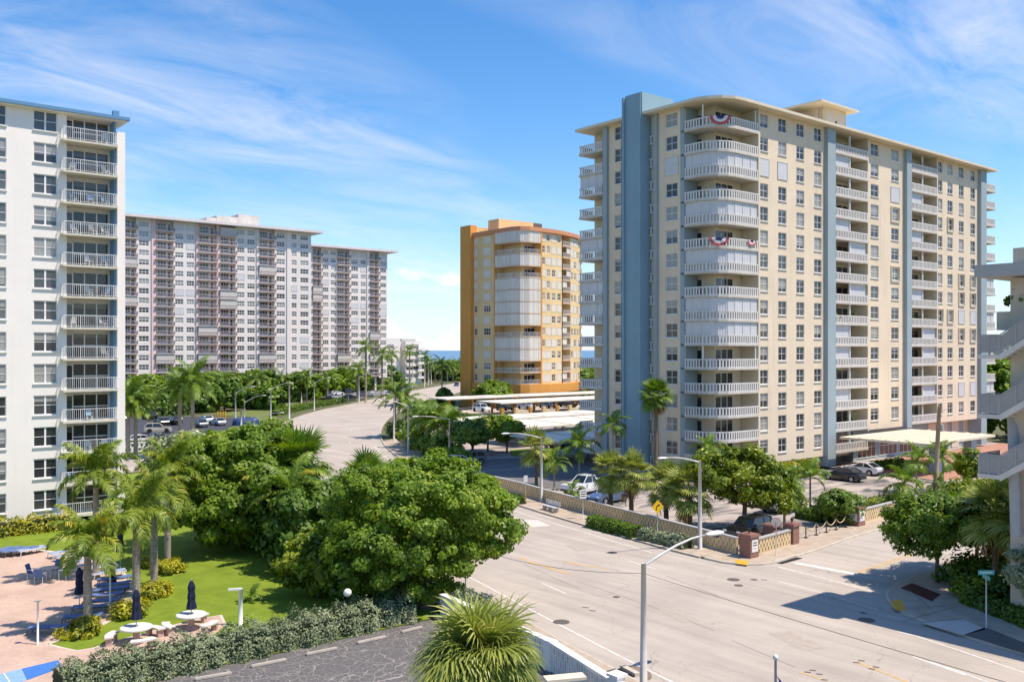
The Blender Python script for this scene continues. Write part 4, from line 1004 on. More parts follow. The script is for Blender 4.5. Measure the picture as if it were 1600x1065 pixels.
# corner balconies
xb1 = X_at(843, YO)
OB = [(XO-.5, yb0-.05), (XO-.5, YO+2.6), (XO+.6, YO+.5), (XO+2.6, YO-.5), (xb1, YO-.5)]
osl = at_world(MB().prism(OB+[(xb1, YO+2.38), (XO+2.38, YO+2.38), (XO+2.38, yb0-.05)], -.25, 0), orange).mesh('slab', M('peach_slab', (0.66, 0.50, 0.36), 0.8, 0.08))
orl = at_world(path_rail(MB(), offset_line(OB, .1), 0, 1.05, 'bars'), orange).mesh('railing', WFRAME)
osh = at_world(path_shutter(MB(), offset_line(OB, .02), .02, 2.55, .3, .05), orange).mesh('shutter', M('ivory_shutter', (0.66, 0.63, 0.56), 0.6, 0.08, 0.3, streak=0.15))
oda, odp, _ = win_meshes(3.4, 2.1, 3, 1, pane=DOORG, bar=.1)
for k in R13:
    b = obj('balcony', osl, orange, (0, 0, Oz(k)-1.35)); obj('railing', orl, b)
    if k not in (2, 4, 9, 12, 13): obj('shutter', osh, b)
    else:
        d = obj('balcony_door', oda, orange, (XO+5, YO+2.34, Oz(k)-.28), 0, world=True); obj('pane', odp, d, (0, .03, 0))
op('corner_rib', MB().box(XO-.55, XO+.2, yb0-.02, yb0+.3, ZO0, ZO1-.4), ORANGE)
op('corner_rib', MB().box(xb1+.01, xb1+.45, YO-.55, YO+.5, ZO0, ZO1-.4), ORANGE)
# curved side: flat panels between ribs, alternately windows and balconies
xs0 = xb1+.46
facets = [((xs0, YO), (CX+.001, YO))] if CX-xs0 > 1 else []
cur = [(xs0, YO)]+[(CX+RA*math.sin(R(t)), CY-RA*math.cos(R(t))) for t in (7, 15, 23, 31, 39, 47, 56, 66, 78, 90)]
rngo = random.Random(11)
for i, (p, q) in enumerate(zip(cur[:-1], cur[1:])):
    L = math.dist(p, q); ang = math.atan2(q[1]-p[1], q[0]-p[0])
    if i in (2, 5, 8):
        sl = MB().box(0, L, -.4, 2.2, -.25, 0).mesh('slab', M('peach_slab', (0.66, 0.5, 0.36)))
        rl = path_rail(MB(), [(.05, -.33), (L-.05, -.33)], 0, 1.05, 'bars').mesh('railing', WFRAME)
        sh = shutter_mesh(L*.5, 1.4, .3, mat=MATS['ivory_shutter'])
        for k in R13:
            b = obj('balcony', sl, orange, (p[0], p[1], Oz(k)-1.35), ang, world=True); obj('railing', rl, b)
            r_ = rngo.random()
            if r_ < .6: obj('shutter', sh, b, (L*(.27 if r_ < .35 else .72), -.2, 1.8))
            d = obj('door', oda, b, (L*.5, 2.1, 1.06)); obj('pane', odp, d, (0, .03, 0))
    else:
        nw = 2 if L > 3.2 else 1; ww = min(1.7, L/nw*.6); ops = []
        for j in range(nw):
            for k in R13: ops.append((L*(j+.5)/nw-ww/2, L*(j+.5)/nw+ww/2, Oz(k)-.85, Oz(k)+.85))
        facade('wall', orange, p, ang, L, ZO0, ZO1-.4, ops, YELLOW, 2.3)
        nx, ny = math.sin(ang), -math.cos(ang)
        for j in range(nw):
            s = L*(j+.5)/nw; wx, wy = p[0]+(q[0]-p[0])*s/L, p[1]+(q[1]-p[1])*s/L
            for k in R13:
                if rngo.random() < .55: obj('shutter', shutter_mesh(1.8, 1.8, .3, mat=MATS['cream_shutter']), orange, (wx+nx*.04, wy+ny*.04, Oz(k)), ang, world=True)
                else: window(orange, (wx-nx*.08, wy-ny*.08, Oz(k)), ang, ww, 1.7, 2, 2, pane=PANE, sill=False, fr=.1, bar=.08)
# bands, fin, roof
outl = [(XO-.6, yfar-.6), (XO-.6, YO+2.4), (XO+.5, YO+.3), (XO+2.6, YO-.7), (CX, YO-.7)]+[(CX+(RA+.7)*math.sin(R(t)), CY-(RA+.7)*math.cos(R(t))) for t in range(5, 91, 5)]+[(CX+RA+.7, yfar+12), (XO+11, yfar+12)]
op('base_band', MB().prism(outl, 4.2, 6.3), ORANGE)
oroof = op('roof', MB().prism(outl, ZO1-.45, ZO1+.5), TERRA)
op('stair_fin', MB().box(140.0, 142.0, 187.2, 191.6, 0, 46.2), ORANGE)
op('stair_fin_back', MB().box(142.01, 147.5, 187.4, 191.2, ZO1+.5, 45.9), YELLOW)
q = MB().box(XO+3.5, XO+15, 168*S, 172*S, ZO1+.5, 47.6); at_world(q, orange); q.obj('penthouse', YELLOW, oroof)
q = MB().box(X_at(818, 172*S), X_at(847, 172*S), 172*S, 176*S, ZO1+.5, 48.3); at_world(q, orange); q.obj('rooftop_plant', M('louvre_dark', (0.13, 0.12, 0.09), 0.7, 0.1), oroof)

# ------------------------------------------------------------------ low white block near the beach
lx, ly = G(600, 598); 
lowb = thing('low_apartment_block', 'low white five-storey block near the sea behind the palms', 'building', (232, 330, 0))
YL = 336.0
def xl(u): return X_at(u, YL)
at_world(MB().box(xl(560), xl(625), YL, YL+14, 0, 19.6), lowb).obj('wall', WHITE, lowb)
at_world(MB().box(xl(625)+.01, xl(633.5), YL+3, YL+14, 0, 18.2), lowb).obj('core_wall', WHITE, lowb)
at_world(MB().box(xl(633.5)+.01, xl(659), YL, YL+14, 0, 18.4), lowb).obj('wall', WHITE, lowb)
la, lp, _ = win_meshes(3.6, 1.7, 2, 1, pane=PANE)
for k in range(5):
    for u in (610, 640, 649):
        z = 16.2-3.1*k
        g = obj('window', la, lowb, (xl(u), YL-.06, z), 0, world=True); obj('pane', lp, g, (0, .03, 0))
    at_world(MB().box(xl(651), xl(659)+1, YL-1.3, YL-.003, 14.6-3.1*k, 15.6-3.1*k), lowb).obj('balcony', WHITE, lowb)
at_world(MB().box(xl(636), xl(657), YL+4, YL+9, 18.4, 19.4), lowb).obj('rooftop_plant', GREYM, lowb)

# ------------------------------------------------------------------ neighbouring walk-up with outside stairs (right edge)
WX, WY = 0.75, -0.6     # stands a little back from the kerb
walk = thing('walk_up_block', 'tan concrete walk-up building with grey railed outside stairs rising beside the street corner', 'building', (52, 20, 0))
def kp(name, mb, mat, par=None): return at_world(mb, walk).obj(name, mat, par or walk)
LZ = [1.2, 4.42, 7.63, 10.84, 14.05]
kp('wall', MB().box(52.1, 57.6, 4, 21.9, 0, 18.4), TAN)
kp('stair_wall', MB().box(51.62, 52.098, 12, 22.0, 0, 18.4), TAN)
kp('roof_beam', MB().box(50.35, 55, 20.0, 23.35, 18.45, 19.1), GREYM)
kp('roof', MB().box(51, 57.8, 3.8, 20.0-.003, 18.42, 19.05), M('roof_tan', (0.45, 0.42, 0.37), 0.8, 0.1))
kp('parapet', MB().box(51.7, 57, 19.4, 21.9, 19.11, 20.0), TAN)
kp('planter_box', MB().box(51.7, 53.2, 22.02, 22.75, 15.6, 16.6), TAN)
MESHM = M('mesh_panel', (0.36, 0.34, 0.31), 0.6, 0.08, 3.0)
for i, z in enumerate(LZ[2:]):
    ld = kp('landing', MB().box(50.4, 53, 22.05, 23.2, z, z+.22), M('stair_concrete', (0.68, 0.63, 0.55), 0.8, 0.1, 0.8, streak=0.12))
    rl = MB()
    pts = [(53, 23.15), (50.45, 23.15), (50.45, 22.1)]
    for p, q_ in zip(pts[:-1], pts[1:]):
        rl.obox(p, q_, -.03, .03, z+1.24, z+1.30); rl.obox(p, q_, -.03, .03, z+.30, z+.35)
        for s in (0.03, math.dist(p, q_)/2, math.dist(p, q_)-.03): rl.obox(p, q_, -.035, .035, z+.2, z+1.30, s-.035, s+.035)
    at_world(rl, walk).obj('railing', GREYM, ld)
    pm = MB()
    for p, q_ in zip(pts[:-1], pts[1:]): pm.obox(p, q_, -.008, .008, z+.36, z+1.22)
    at_world(pm, walk).obj('rail_panel', MESHM, ld)
    st = MB(); n = 16; rise = 3.21/2/9
    y0 = 22.05
    for s in range(9):
        st.box(50.5, 51.6, y0-.27*(s+1), y0-.27*s, z+.22+rise*s-.12, z+.22+rise*(s+1))
    sv = [(50.42, y0, z-.1), (50.42, y0-2.43, z-.1+rise*9), (50.42, y0-2.43, z+.25+rise*9), (50.42, y0, z+.25)]
    b0 = len(st.v); st.v += sv+[(a[0]+.075, a[1], a[2]) for a in sv]; st.f += [tuple(b0+k for k in t) for t in ((0,1,2,3),(7,6,5,4),(0,4,5,1),(3,2,6,7))]
    st.box(50.42, 51.62, y0-4.2, y0-2.43, z+rise*9, z+.22+rise*9)
    sf = kp('stair_flight', st, M('stair_concrete', (0.5, 0.47, 0.42)))
    hr = MB()
    for zo in (1.28, .33):
        a = [(50.46, y0, z+zo), (50.46, y0-2.43, z+zo+rise*9), (50.46, y0-4.2, z+zo+rise*9)]
        hr.tube(a, .035, 6)
    for s in (0.0, .8, 1.6, 2.43): hr.box(50.425, 50.495, y0-s-.035, y0-s+.035, z+.2+rise*9*s/2.43, z+1.28+rise*9*s/2.43)
    at_world(hr, walk).obj('handrail', GREYM, sf)
    ml_ = MB(); ml_.quad((50.46, y0, z+.38), (50.46, y0-2.43, z+.38+rise*9), (50.46, y0-2.43, z+1.22+rise*9), (50.46, y0, z+1.22))
    ml_.quad((50.455, y0, z+.38), (50.455, y0, z+1.22), (50.455, y0-2.43, z+1.22+rise*9), (50.455, y0-2.43, z+.38+rise*9))
    at_world(ml_, walk).obj('rail_panel', MESHM, sf)
kp('drain_pipe', MB().tube([(51.1, 21.5, 4.6), (51.15, 21.6, 7.4), (51.7, 21.9, 10.4), (51.9, 22.0, 10.9)], .27, 12), GREYM)

walk.location.x += WX; walk.location.y += WY

# ================================================================== VEGETATION
BARK = m_bark('tree_bark', (0.10, 0.075, 0.055), (0.25, 0.20, 0.15))
PBARK = m_bark('palm_bark', (0.22, 0.19, 0.15), (0.40, 0.35, 0.28), (3, 3, 9))
SBARK = m_bark('sabal_bark', (0.10, 0.075, 0.05), (0.25, 0.19, 0.13), (9, 9, 9))
SHAFT = M('crownshaft', (0.16, 0.24, 0.06), 0.5, 0.1)
L_GRAPE = leaf_mat('leaf_seagrape', (0.08, 0.155, 0.016), (0.24, 0.36, 0.035), (0.48, 0.50, 0.07), trans=0.45)
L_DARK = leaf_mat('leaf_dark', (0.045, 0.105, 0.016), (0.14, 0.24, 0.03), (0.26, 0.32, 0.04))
L_YEL = leaf_mat('leaf_yellowgreen', (0.07, 0.13, 0.012), (0.24, 0.31, 0.02), (0.40, 0.40, 0.03))
L_SILV = leaf_mat('leaf_silver', (0.13, 0.17, 0.08), (0.31, 0.36, 0.20), (0.47, 0.50, 0.34), rough=0.6, trans=0.15)
L_CROT = leaf_mat('leaf_croton', (0.08, 0.14, 0.015), (0.50, 0.45, 0.03), (0.65, 0.55, 0.05))
L_HEDGE = leaf_mat('leaf_hedge', (0.05, 0.11, 0.014), (0.16, 0.26, 0.03))
L_PALM = leaf_mat('leaf_palm', (0.06, 0.13, 0.016), (0.18, 0.28, 0.03), (0.30, 0.33, 0.04), trans=0.25)
L_ROYAL = leaf_mat('leaf_royal', (0.08, 0.14, 0.018), (0.25, 0.32, 0.035), (0.50, 0.42, 0.06), trans=0.25)
L_SABAL = leaf_mat('leaf_sabal', (0.12, 0.17, 0.03), (0.36, 0.40, 0.08), (0.60, 0.54, 0.20), trans=0.25)
L_COCO = leaf_mat('leaf_coconut', (0.28, 0.28, 0.03), (0.48, 0.44, 0.06), trans=0.3)
L_MID = leaf_mat('leaf_mid', (0.05, 0.115, 0.014), (0.16, 0.26, 0.02), (0.32, 0.37, 0.03))
L_DEAD = leaf_mat('leaf_dead', (0.20, 0.11, 0.04), (0.42, 0.27, 0.12), trans=0.2)

def leaf_polys(C, N, size, rng, k=6, aspect=0.8, cup=0.25):
    n = len(C)
    N = N/np.maximum(1e-6, np.linalg.norm(N, axis=1, keepdims=True))
    T = rng.normal(size=(n, 3)); T -= (T*N).sum(1, keepdims=True)*N; T /= np.maximum(1e-6, np.linalg.norm(T, axis=1, keepdims=True))
    B = np.cross(N, T)
    s = (size*(0.6+0.8*rng.random(n)))[:, None]
    V = np.empty((n, k, 3))
    for i in range(k):
        a = 2*math.pi*i/k
        c, q = math.cos(a), math.sin(a)*aspect
        V[:, i] = C+s*(c*T+q*B-cup*abs(c)*N)
    return V
def crown_points(blobs, n_clump, clump_r, n_leaf, rng, up=0.35, droop=0.0):
    """leaf centres and normals: clumps sit over the blobs' outer shell, leaves over each clump"""
    blobs = np.array(blobs, float); wt = blobs[:, 3]*blobs[:, 4]; wt /= wt.sum()
    bi = rng.choice(len(blobs), n_clump, p=wt)
    d = rng.normal(size=(n_clump, 3)); d[:, 2] += 0.25; d /= np.linalg.norm(d, axis=1, keepdims=True)
    rr = 0.72+0.33*rng.random((n_clump, 1))
    cc = blobs[bi, :3]+d*rr*blobs[bi, 3:6]
    inside = np.zeros(n_clump, bool)                      # clumps buried inside a neighbouring lobe are moved out to a lobe's shell
    for j in range(len(blobs)):
        q = np.linalg.norm((cc-blobs[j, :3])/blobs[j, 3:6], axis=1); inside |= (q < 0.72) & (bi != j)
    keep_ = ~inside
    if keep_.sum() > 8: cc, d, n_clump = cc[keep_], d[keep_], int(keep_.sum())
    cr = clump_r*(0.6+0.8*rng.random(n_clump))
    ci = rng.choice(n_clump, n_leaf, p=cr**2/(cr**2).sum())
    e = rng.normal(size=(n_leaf, 3)); e /= np.linalg.norm(e, axis=1, keepdims=True)
    e = e+0.35*d[ci]; e[:, 2] += 0.12
    P = cc[ci]+e*cr[ci][:, None]*(0.55+0.45*rng.random((n_leaf, 1)))*np.array([1, 1, .75])
    N = e*0.7+d[ci]*0.4+rng.normal(size=(n_leaf, 3))*0.45; N[:, 2] += up
    n_in = n_leaf//5                                       # inner leaves fill the crown so that only small gaps stay open
    bj = rng.choice(len(blobs), n_in, p=wt)
    f = rng.normal(size=(n_in, 3)); f /= np.linalg.norm(f, axis=1, keepdims=True)
    P = np.vstack([P, blobs[bj, :3]+f*(0.35+0.45*rng.random((n_in, 1)))*blobs[bj, 3:6]]); N = np.vstack([N, f+rng.normal(size=(n_in, 3))*.6])
    return P, N, cc
def tree(name, label, cat, xy, h, blobs, mat, leaves=6000, leaf=0.2, clumps=90, clump_r=0.8, trunk_r=0.25, seed=1, group=None, k=6, aspect=0.8, bark=None, limbs=6, trunk=True, zmin=0.15):
    """blobs in metres about the trunk base: (dx, dy, z, rx, ry, rz)"""
    rng = np.random.default_rng(seed)
    t = thing(name, label, cat, (xy[0], xy[1], 0), group=group)
    P, N, cc = crown_points(blobs, clumps, clump_r, leaves, rng)
    keep = P[:, 2] > zmin; P, N = P[keep], N[keep]
    obj('crown', poly_mesh('crown', leaf_polys(P, N, leaf, rng, k, aspect), k, mat), t)
    if trunk:
        zc = float(np.mean([b[2] for b in blobs])); mb = MB()
        fork = zc*0.55
        mb.tube([(0, 0, -.05), (.05, .03, fork*.5), (.02, -.04, fork)], [trunk_r*1.25, trunk_r, trunk_r*.85], 8)
        for i in range(limbs):
            q = cc[rng.integers(len(cc))]*np.array([.8, .8, .88]); m_ = np.array([q[0]*.4, q[1]*.4, fork+(q[2]-fork)*.55])
            mb.tube([(.02, -.04, fork-.1), tuple(m_), tuple(q)], [trunk_r*.6, trunk_r*.4, trunk_r*.12], 6)
        obj('trunk', mb.mesh('trunk', bark or BARK, True), t)
    return t
def hedge(name, label, pts, width, height, mat, n, leaf=0.09, seed=1, cat='hedge', group=None, rough=0.15, zb=0.0):
    """clipped or shaggy hedge along a line: a thick coat of leaves over a dark solid box"""
    rng = np.random.default_rng(seed)
    o3 = pts[0]
    seg = [(a, b, math.dist(a, b)) for a, b in zip(pts[:-1], pts[1:])]; tot = sum(s[2] for s in seg)
    which = rng.choice(len(seg), n, p=[s[2]/tot for s in seg])
    A = np.array([s[0] for s in seg])[which]; B = np.array([s[1] for s in seg])[which]
    L = np.array([s[2] for s in seg])[which][:, None]
    s = rng.random((n, 1)); D = (B-A)/L; Nn = np.stack([-D[:, 1], D[:, 0]], 1)
    ang = rng.random(n)*math.pi*1.15-math.pi*0.075                        # round the section
    ex = np.sign(np.cos(ang))*np.abs(np.cos(ang))**0.6; ez = np.sign(np.sin(ang))*np.abs(np.sin(ang))**0.5
    pos = A+D*L*s
    bump_ = (np.sin(pos[:, 0]*2.1+seed)*np.cos(pos[:, 1]*1.7)+np.sin(pos[:, 0]*5.3+pos[:, 1]*4.1))*0.5
    rad = 1+rough*bump_+rough*0.7*rng.normal(size=n)*0.5
    x = pos+Nn*(ex*width/2*rad)[:, None]
    low = rng.random(n) < 0.35
    z = np.where(low, rng.random(n)*height*.8, np.maximum(.03, ez*height*rad)*np.where(np.abs(ex) > .8, rng.random(n), 1))
    P = np.column_stack([x, z+zb])
    N = np.column_stack([Nn*ex[:, None], np.maximum(0.1, ez)])+rng.normal(size=(n, 3))*0.55
    P[:, 0] -= o3[0]; P[:, 1] -= o3[1]
    t = thing(name, label, cat, (o3[0], o3[1], 0), group=group)
    obj('foliage', poly_mesh('foliage', leaf_polys(P, N, leaf, rng, 4, 0.6), 4, mat), t)
    core = MB()
    for a, b in zip(pts[:-1], pts[1:]): core.obox((a[0]-o3[0], a[1]-o3[1]), (b[0]-o3[0], b[1]-o3[1]), -width*.36, width*.36, 0, height*.78+zb)
    obj('inner_box', core.mesh('inner_box', M('hedge_core', (0.025, 0.035, 0.012), 0.95, 0.3, 3.0)), t)  # added dark box filling the hedge's inside so the leaf coat isn't see-through
    return t
def shrub(name, label, xy, r, h, mat, n=900, leaf=0.12, seed=1, cat='shrub', group=None, k=5):
    return tree(name, label, cat, xy, h, [(0, 0, h*.45, r, r, h*.5)], mat, n, leaf, max(14, int(n/45)), r*.34, .05, seed, group, k, .6, limbs=4, zmin=.03)

# ---- palms: a handful of frond shapes, each frond an object of its own
def frond_mesh(length, a0, curve, n=34, ll=0.55, lw=0.035, mat=None, seed=0, plume=0.35, hang=0.5):
    rng = random.Random(seed); pts = []; x = z = 0.0; ds = length/24
    for i in range(25):
        s = i/24; a = a0-curve*s**1.4; pts.append((x, 0, z)); x += math.cos(a)*ds; z += math.sin(a)*ds
    mb = MB(); mb.tube([pts[i] for i in range(0, 25, 4)], [.035*length/3*(1-.8*i/24)+.004 for i in range(0, 25, 4)], 4, cap=False)
    for j in range(n):
        s = 0.13+0.86*(j+rng.random()*.6)/n; f = s*24; i = min(23, int(f)); g = f-i
        P = Vector([pts[i][k]*(1-g)+pts[i+1][k]*g for k in range(3)]); T = (Vector(pts[i+1])-Vector(pts[i])).normalized(); U = Vector((-T.z, 0, T.x))
        l = ll*(0.45+1.1*math.sin(math.pi*min(1, s*.85+.12)))*(0.85+.3*rng.random())
        for sd in (-1, 1):
            d = (Vector((0, sd, 0))*0.82+T*(0.45+.35*s)+U*(plume*(rng.random()*1.6-.7))).normalized()
            m_ = P+d*l*.5; e = m_+(d+Vector((0, 0, -hang*(.7+.6*rng.random())))).normalized()*l*.5
            wv = T*lw*(.7+.5*rng.random())*1.6
            b = len(mb.v); mb.v += [tuple(P-wv*.6), tuple(P+wv*.6), tuple(m_+wv), tuple(m_-wv), tuple(e)]
            mb.f += [(b, b+1, b+2, b+3), (b+3, b+2, b+4)]
    return mb.mesh('frond', mat)
def fan_mesh(pet, rad, a0, droop, n=22, mat=None, seed=0, seg=3, w=0.05):
    """costapalmate fan leaf on its stalk"""
    rng = random.Random(seed); mb = MB()
    tip = (math.cos(a0)*pet, 0, math.sin(a0)*pet)
    mb.tube([(0, 0, 0), (tip[0]*.55, 0, tip[2]*.55+.05), tip], [.025, .02, .015], 4, cap=False)
    a1 = a0-droop*.4
    F = Vector((math.cos(a1), 0, math.sin(a1))); U = Vector((-math.sin(a1), 0, math.cos(a1))); Y = Vector((0, 1, 0)); T0 = Vector(tip)
    for j in range(n):
        ph = R(-115+230*(j+.5)/n); d = (F*math.cos(ph)+Y*math.sin(ph)+U*(.28*abs(math.sin(ph))+.1*(rng.random()-.5))).normalized()
        L = rad*(0.72+.28*math.cos(ph*.7))*(.9+.2*rng.random()); side = d.cross(U).normalized()
        prev = T0; P = [T0]
        for s in range(seg):
            dd = (d+Vector((0, 0, -1))*droop*((s+.4)/seg)**1.5*(.8+.5*rng.random())).normalized(); prev = prev+dd*L/seg; P.append(prev)
        b = len(mb.v); ws = [w*.45]+[w*(1.15-.5*s/seg) for s in range(1, seg)]
        for s in range(seg): mb.v += [tuple(P[s]-side*ws[s]), tuple(P[s]+side*ws[s])]
        mb.v.append(tuple(P[seg]))
        mb.f += [(b+2*s, b+2*s+1, b+2*s+3, b+2*s+2) for s in range(seg-1)]+[(b+2*seg-2, b+2*seg-1, b+2*seg)]
    return mb.mesh('frond', mat)
FR = {
 'royal': [frond_mesh(3.1, R(a), R(c), 54, .58, .034, L_ROYAL, i, .55, .8) for i, (a, c) in enumerate(((78, 55), (60, 85), (42, 100), (25, 105), (8, 95), (-12, 80)))],
 'coco': [frond_mesh(3.6, R(a), R(c), 40, .6, .03, L_PALM, 10+i, .15, .7) for i, (a, c) in enumerate(((75, 70), (52, 85), (32, 85), (12, 75), (-8, 60), (-25, 45)))],
 'gold': [frond_mesh(3.4, R(a), R(c), 40, .55, .035, L_COCO, 20+i, .15, .8) for i, (a, c) in enumerate(((60, 90), (40, 95), (20, 80)))],
 'small': [frond_mesh(1.9, R(a), R(c), 24, .42, .03, L_PALM, 30+i, .2, .6) for i, (a, c) in enumerate(((80, 75), (58, 100), (38, 110), (18, 100), (0, 85)))],
 'sabal': [fan_mesh(1.1, 1.0, R(a), dr, 20, L_SABAL, 40+i) for i, (a, dr) in enumerate(((80, .25), (60, .5), (40, .8), (20, 1.0), (-2, 1.1), (-28, 1.0)))],
 'sabal_dark': [fan_mesh(1.1, 1.0, R(a), dr, 20, L_PALM, 40+i) for i, (a, dr) in enumerate(((80, .25), (60, .5), (40, .8), (20, 1.0), (-2, 1.1), (-28, 1.0)))],
 'sabal_big': [fan_mesh(1.05, 1.35, R(a), dr, 36, L_SABAL, 50+i, 5, .030) for i, (a, dr) in enumerate(((78, .8), (62, 1.15), (46, 1.45), (28, 1.7), (8, 1.8), (-14, 1.8), (-36, 1.5)))],
 'dead': [fan_mesh(.9, .9, R(a), 1.5, 16, L_DEAD, 60+i) for i, a in enumerate((-40, -60))],
}
def palm(label, xy, h, kind='coco', n=18, sc=1.0, seed=0, lean=(0, 0), group=None, tr=0.16, name='palm_tree', cat='palm', dead=0, z0=0.0):
    rng = random.Random(seed)
    t = thing(name, label, cat, (xy[0], xy[1], z0), group=group)
    lx, ly = lean; royal = kind == 'royal'
    bk = SBARK if kind.startswith('sabal') else PBARK
    mb = MB(); P = []; Rr = []
    for i in range(9):
        s = i/8; P.append((lx*s**1.6, ly*s**1.6, -.05+(h+.05)*s)); Rr.append(tr*(1.35 if i == 0 else (1.12-.3*s if not royal else 1.0+.18*math.sin(s*math.pi)-.15*s)))
    mb.tube(P, Rr, 10); obj('trunk', mb.mesh('trunk', bk, True), t)
    top = Vector((lx, ly, h))
    if royal:
        sh = MB().tube([(lx, ly, h-.05), (lx*1.02, ly*1.02, h+.5*sc), (lx*1.03, ly*1.03, h+1.05*sc)], [tr*1.0, tr*.95, tr*.35], 10)
        obj('crownshaft', sh.mesh('crownshaft', SHAFT, True), t); top.z += .85*sc
    F = FR[kind]
    if kind.startswith('sabal'):
        bt = MB()
        for i in range(14):
            a = i*2.4; zz = h-.9+.8*i/14
            bt.tube([(lx+math.cos(a)*tr*.8, ly+math.sin(a)*tr*.8, zz), (lx+math.cos(a)*tr*1.7, ly+math.sin(a)*tr*1.7, zz+.28)], [.06, .03], 4)
        obj('leaf_bases', bt.mesh('leaf_bases', SBARK), t)
    for i in range(n):
        s = (i+.5)/n; var = min(len(F)-1, int(s*len(F)))
        az = i*2.39996+rng.random()*.5
        o = obj('frond', F[var], t, tuple(top+Vector((0, 0, .12*(1-s)*sc))), sc=sc*(.85+.3*rng.random()), rot=(rng.uniform(-.3, .3), rng.uniform(-.22, .22), az))
    for i in range(dead):
        obj('dead_frond', FR['dead'][i % 2], t, tuple(top-Vector((0, 0, .35*sc))), sc=sc*(.9+.2*rng.random()), rot=(0, 0, i*2.1+rng.random()))
    return t

# ---------------------------------------------------------------- big trees between lawn and avenue
def at_px(u, v): return G(u, v)
bx, by = G(668, 960)
tree('sea_grape_tree', 'huge round glossy green tree at the lawn corner beside the avenue', 'tree', (28.9, 43.1), 8.4,
     [(1.0, 1.0, 5.6, 4.0, 4.0, 2.6), (-1.6, 2.2, 4.9, 3.2, 3.2, 2.8), (3.2, -.6, 4.6, 2.5, 2.4, 2.2), (-.6, -.8, 4.2, 3.2, 2.2, 2.5), (2.4, 3.0, 5.0, 3.0, 3.0, 2.5), (-2.9, 0.4, 3.4, 2.0, 2.0, 2.0), (2.0, -.4, 3.0, 2.6, 2.0, 1.6), (0.2, -.6, 2.6, 2.4, 1.8, 1.6)], L_GRAPE, 88000, .088, 760, .52, .35, 5, limbs=14, k=5)
tree('sea_grape_tree', 'broad bright green tree rising behind the lawn, left of the tall fan palm', 'tree', (27.4, 65.6), 9,
     [(0, 0, 5.6, 4.6, 4.2, 3.0), (-2.6, 2.0, 4.6, 2.8, 2.6, 2.7), (3.2, 1.5, 5.8, 3.6, 3.6, 2.7), (1.5, -2.5, 4.2, 3.4, 3.0, 2.7), (-1.5, -1.5, 3.2, 3.6, 3.0, 2.4)], L_GRAPE, 62000, .115, 700, .6, .35, 6, limbs=14, k=5)
tree('umbrella_tree', 'mid-green layered tree with drooping leaf rosettes below the yellow coconut palm', 'tree', G(480, 890), 6,
     [(0, 0, 3.5, 2.3, 2.3, 2.0), (1.4, .6, 4.2, 1.9, 1.9, 1.6), (-.6, -.8, 1.9, 2.1, 2.0, 1.6)], L_DARK, 7000, .2, 90, .7, .16, 7, limbs=7, aspect=.45)
tree('umbrella_tree', 'lighter green bushy tree at the lawn edge in front of the dark thicket', 'tree', G(488, 932), 4,
     [(0, 0, 2.0, 1.8, 1.7, 1.7), (.8, -.6, 1.4, 1.5, 1.4, 1.2)], L_YEL, 4500, .17, 60, .55, .12, 8, limbs=6, aspect=.45)
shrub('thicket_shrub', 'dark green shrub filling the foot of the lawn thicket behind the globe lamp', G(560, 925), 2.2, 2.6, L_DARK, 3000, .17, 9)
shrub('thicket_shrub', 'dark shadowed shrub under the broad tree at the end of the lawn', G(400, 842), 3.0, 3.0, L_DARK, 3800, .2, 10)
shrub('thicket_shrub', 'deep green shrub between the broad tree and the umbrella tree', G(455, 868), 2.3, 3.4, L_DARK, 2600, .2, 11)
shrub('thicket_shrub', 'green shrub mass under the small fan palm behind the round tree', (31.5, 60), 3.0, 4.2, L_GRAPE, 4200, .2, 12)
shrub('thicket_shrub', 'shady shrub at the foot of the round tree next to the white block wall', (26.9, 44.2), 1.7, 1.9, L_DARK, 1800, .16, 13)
palm('dense fan palm rising between the two big green trees', (31.0, 62.5), 5.6, 'sabal_dark', 44, 1.55, 3, tr=.2)
palm('smaller fan palm just right of the dense fan palm, above the round tree', (35.0, 59.5), 4.7, 'sabal_dark', 30, 1.2, 4, tr=.18)
palm('yellowing coconut palm leaning from the thicket over the lawn', G(455, 862), 4.2, 'gold', 11, .95, 5, lean=(-.5, -.3))
palm('feathery green palm in the middle of the thicket, behind the yellow coconut palm', (28.2, 58), 4.8, 'coco', 15, .85, 6)
tree('silver_tree', 'grey-green buttonwood tree behind the lawn beside the far lattice wall', 'tree', (33, 91), 6, [(0, 0, 3.6, 3.3, 3.3, 2.6), (2.2, 1.5, 3.2, 2.4, 2.4, 2.2), (-1, -2, 2.2, 2.6, 2.4, 2.0)], L_SILV, 7500, .2, 90, .85, .2, 14)

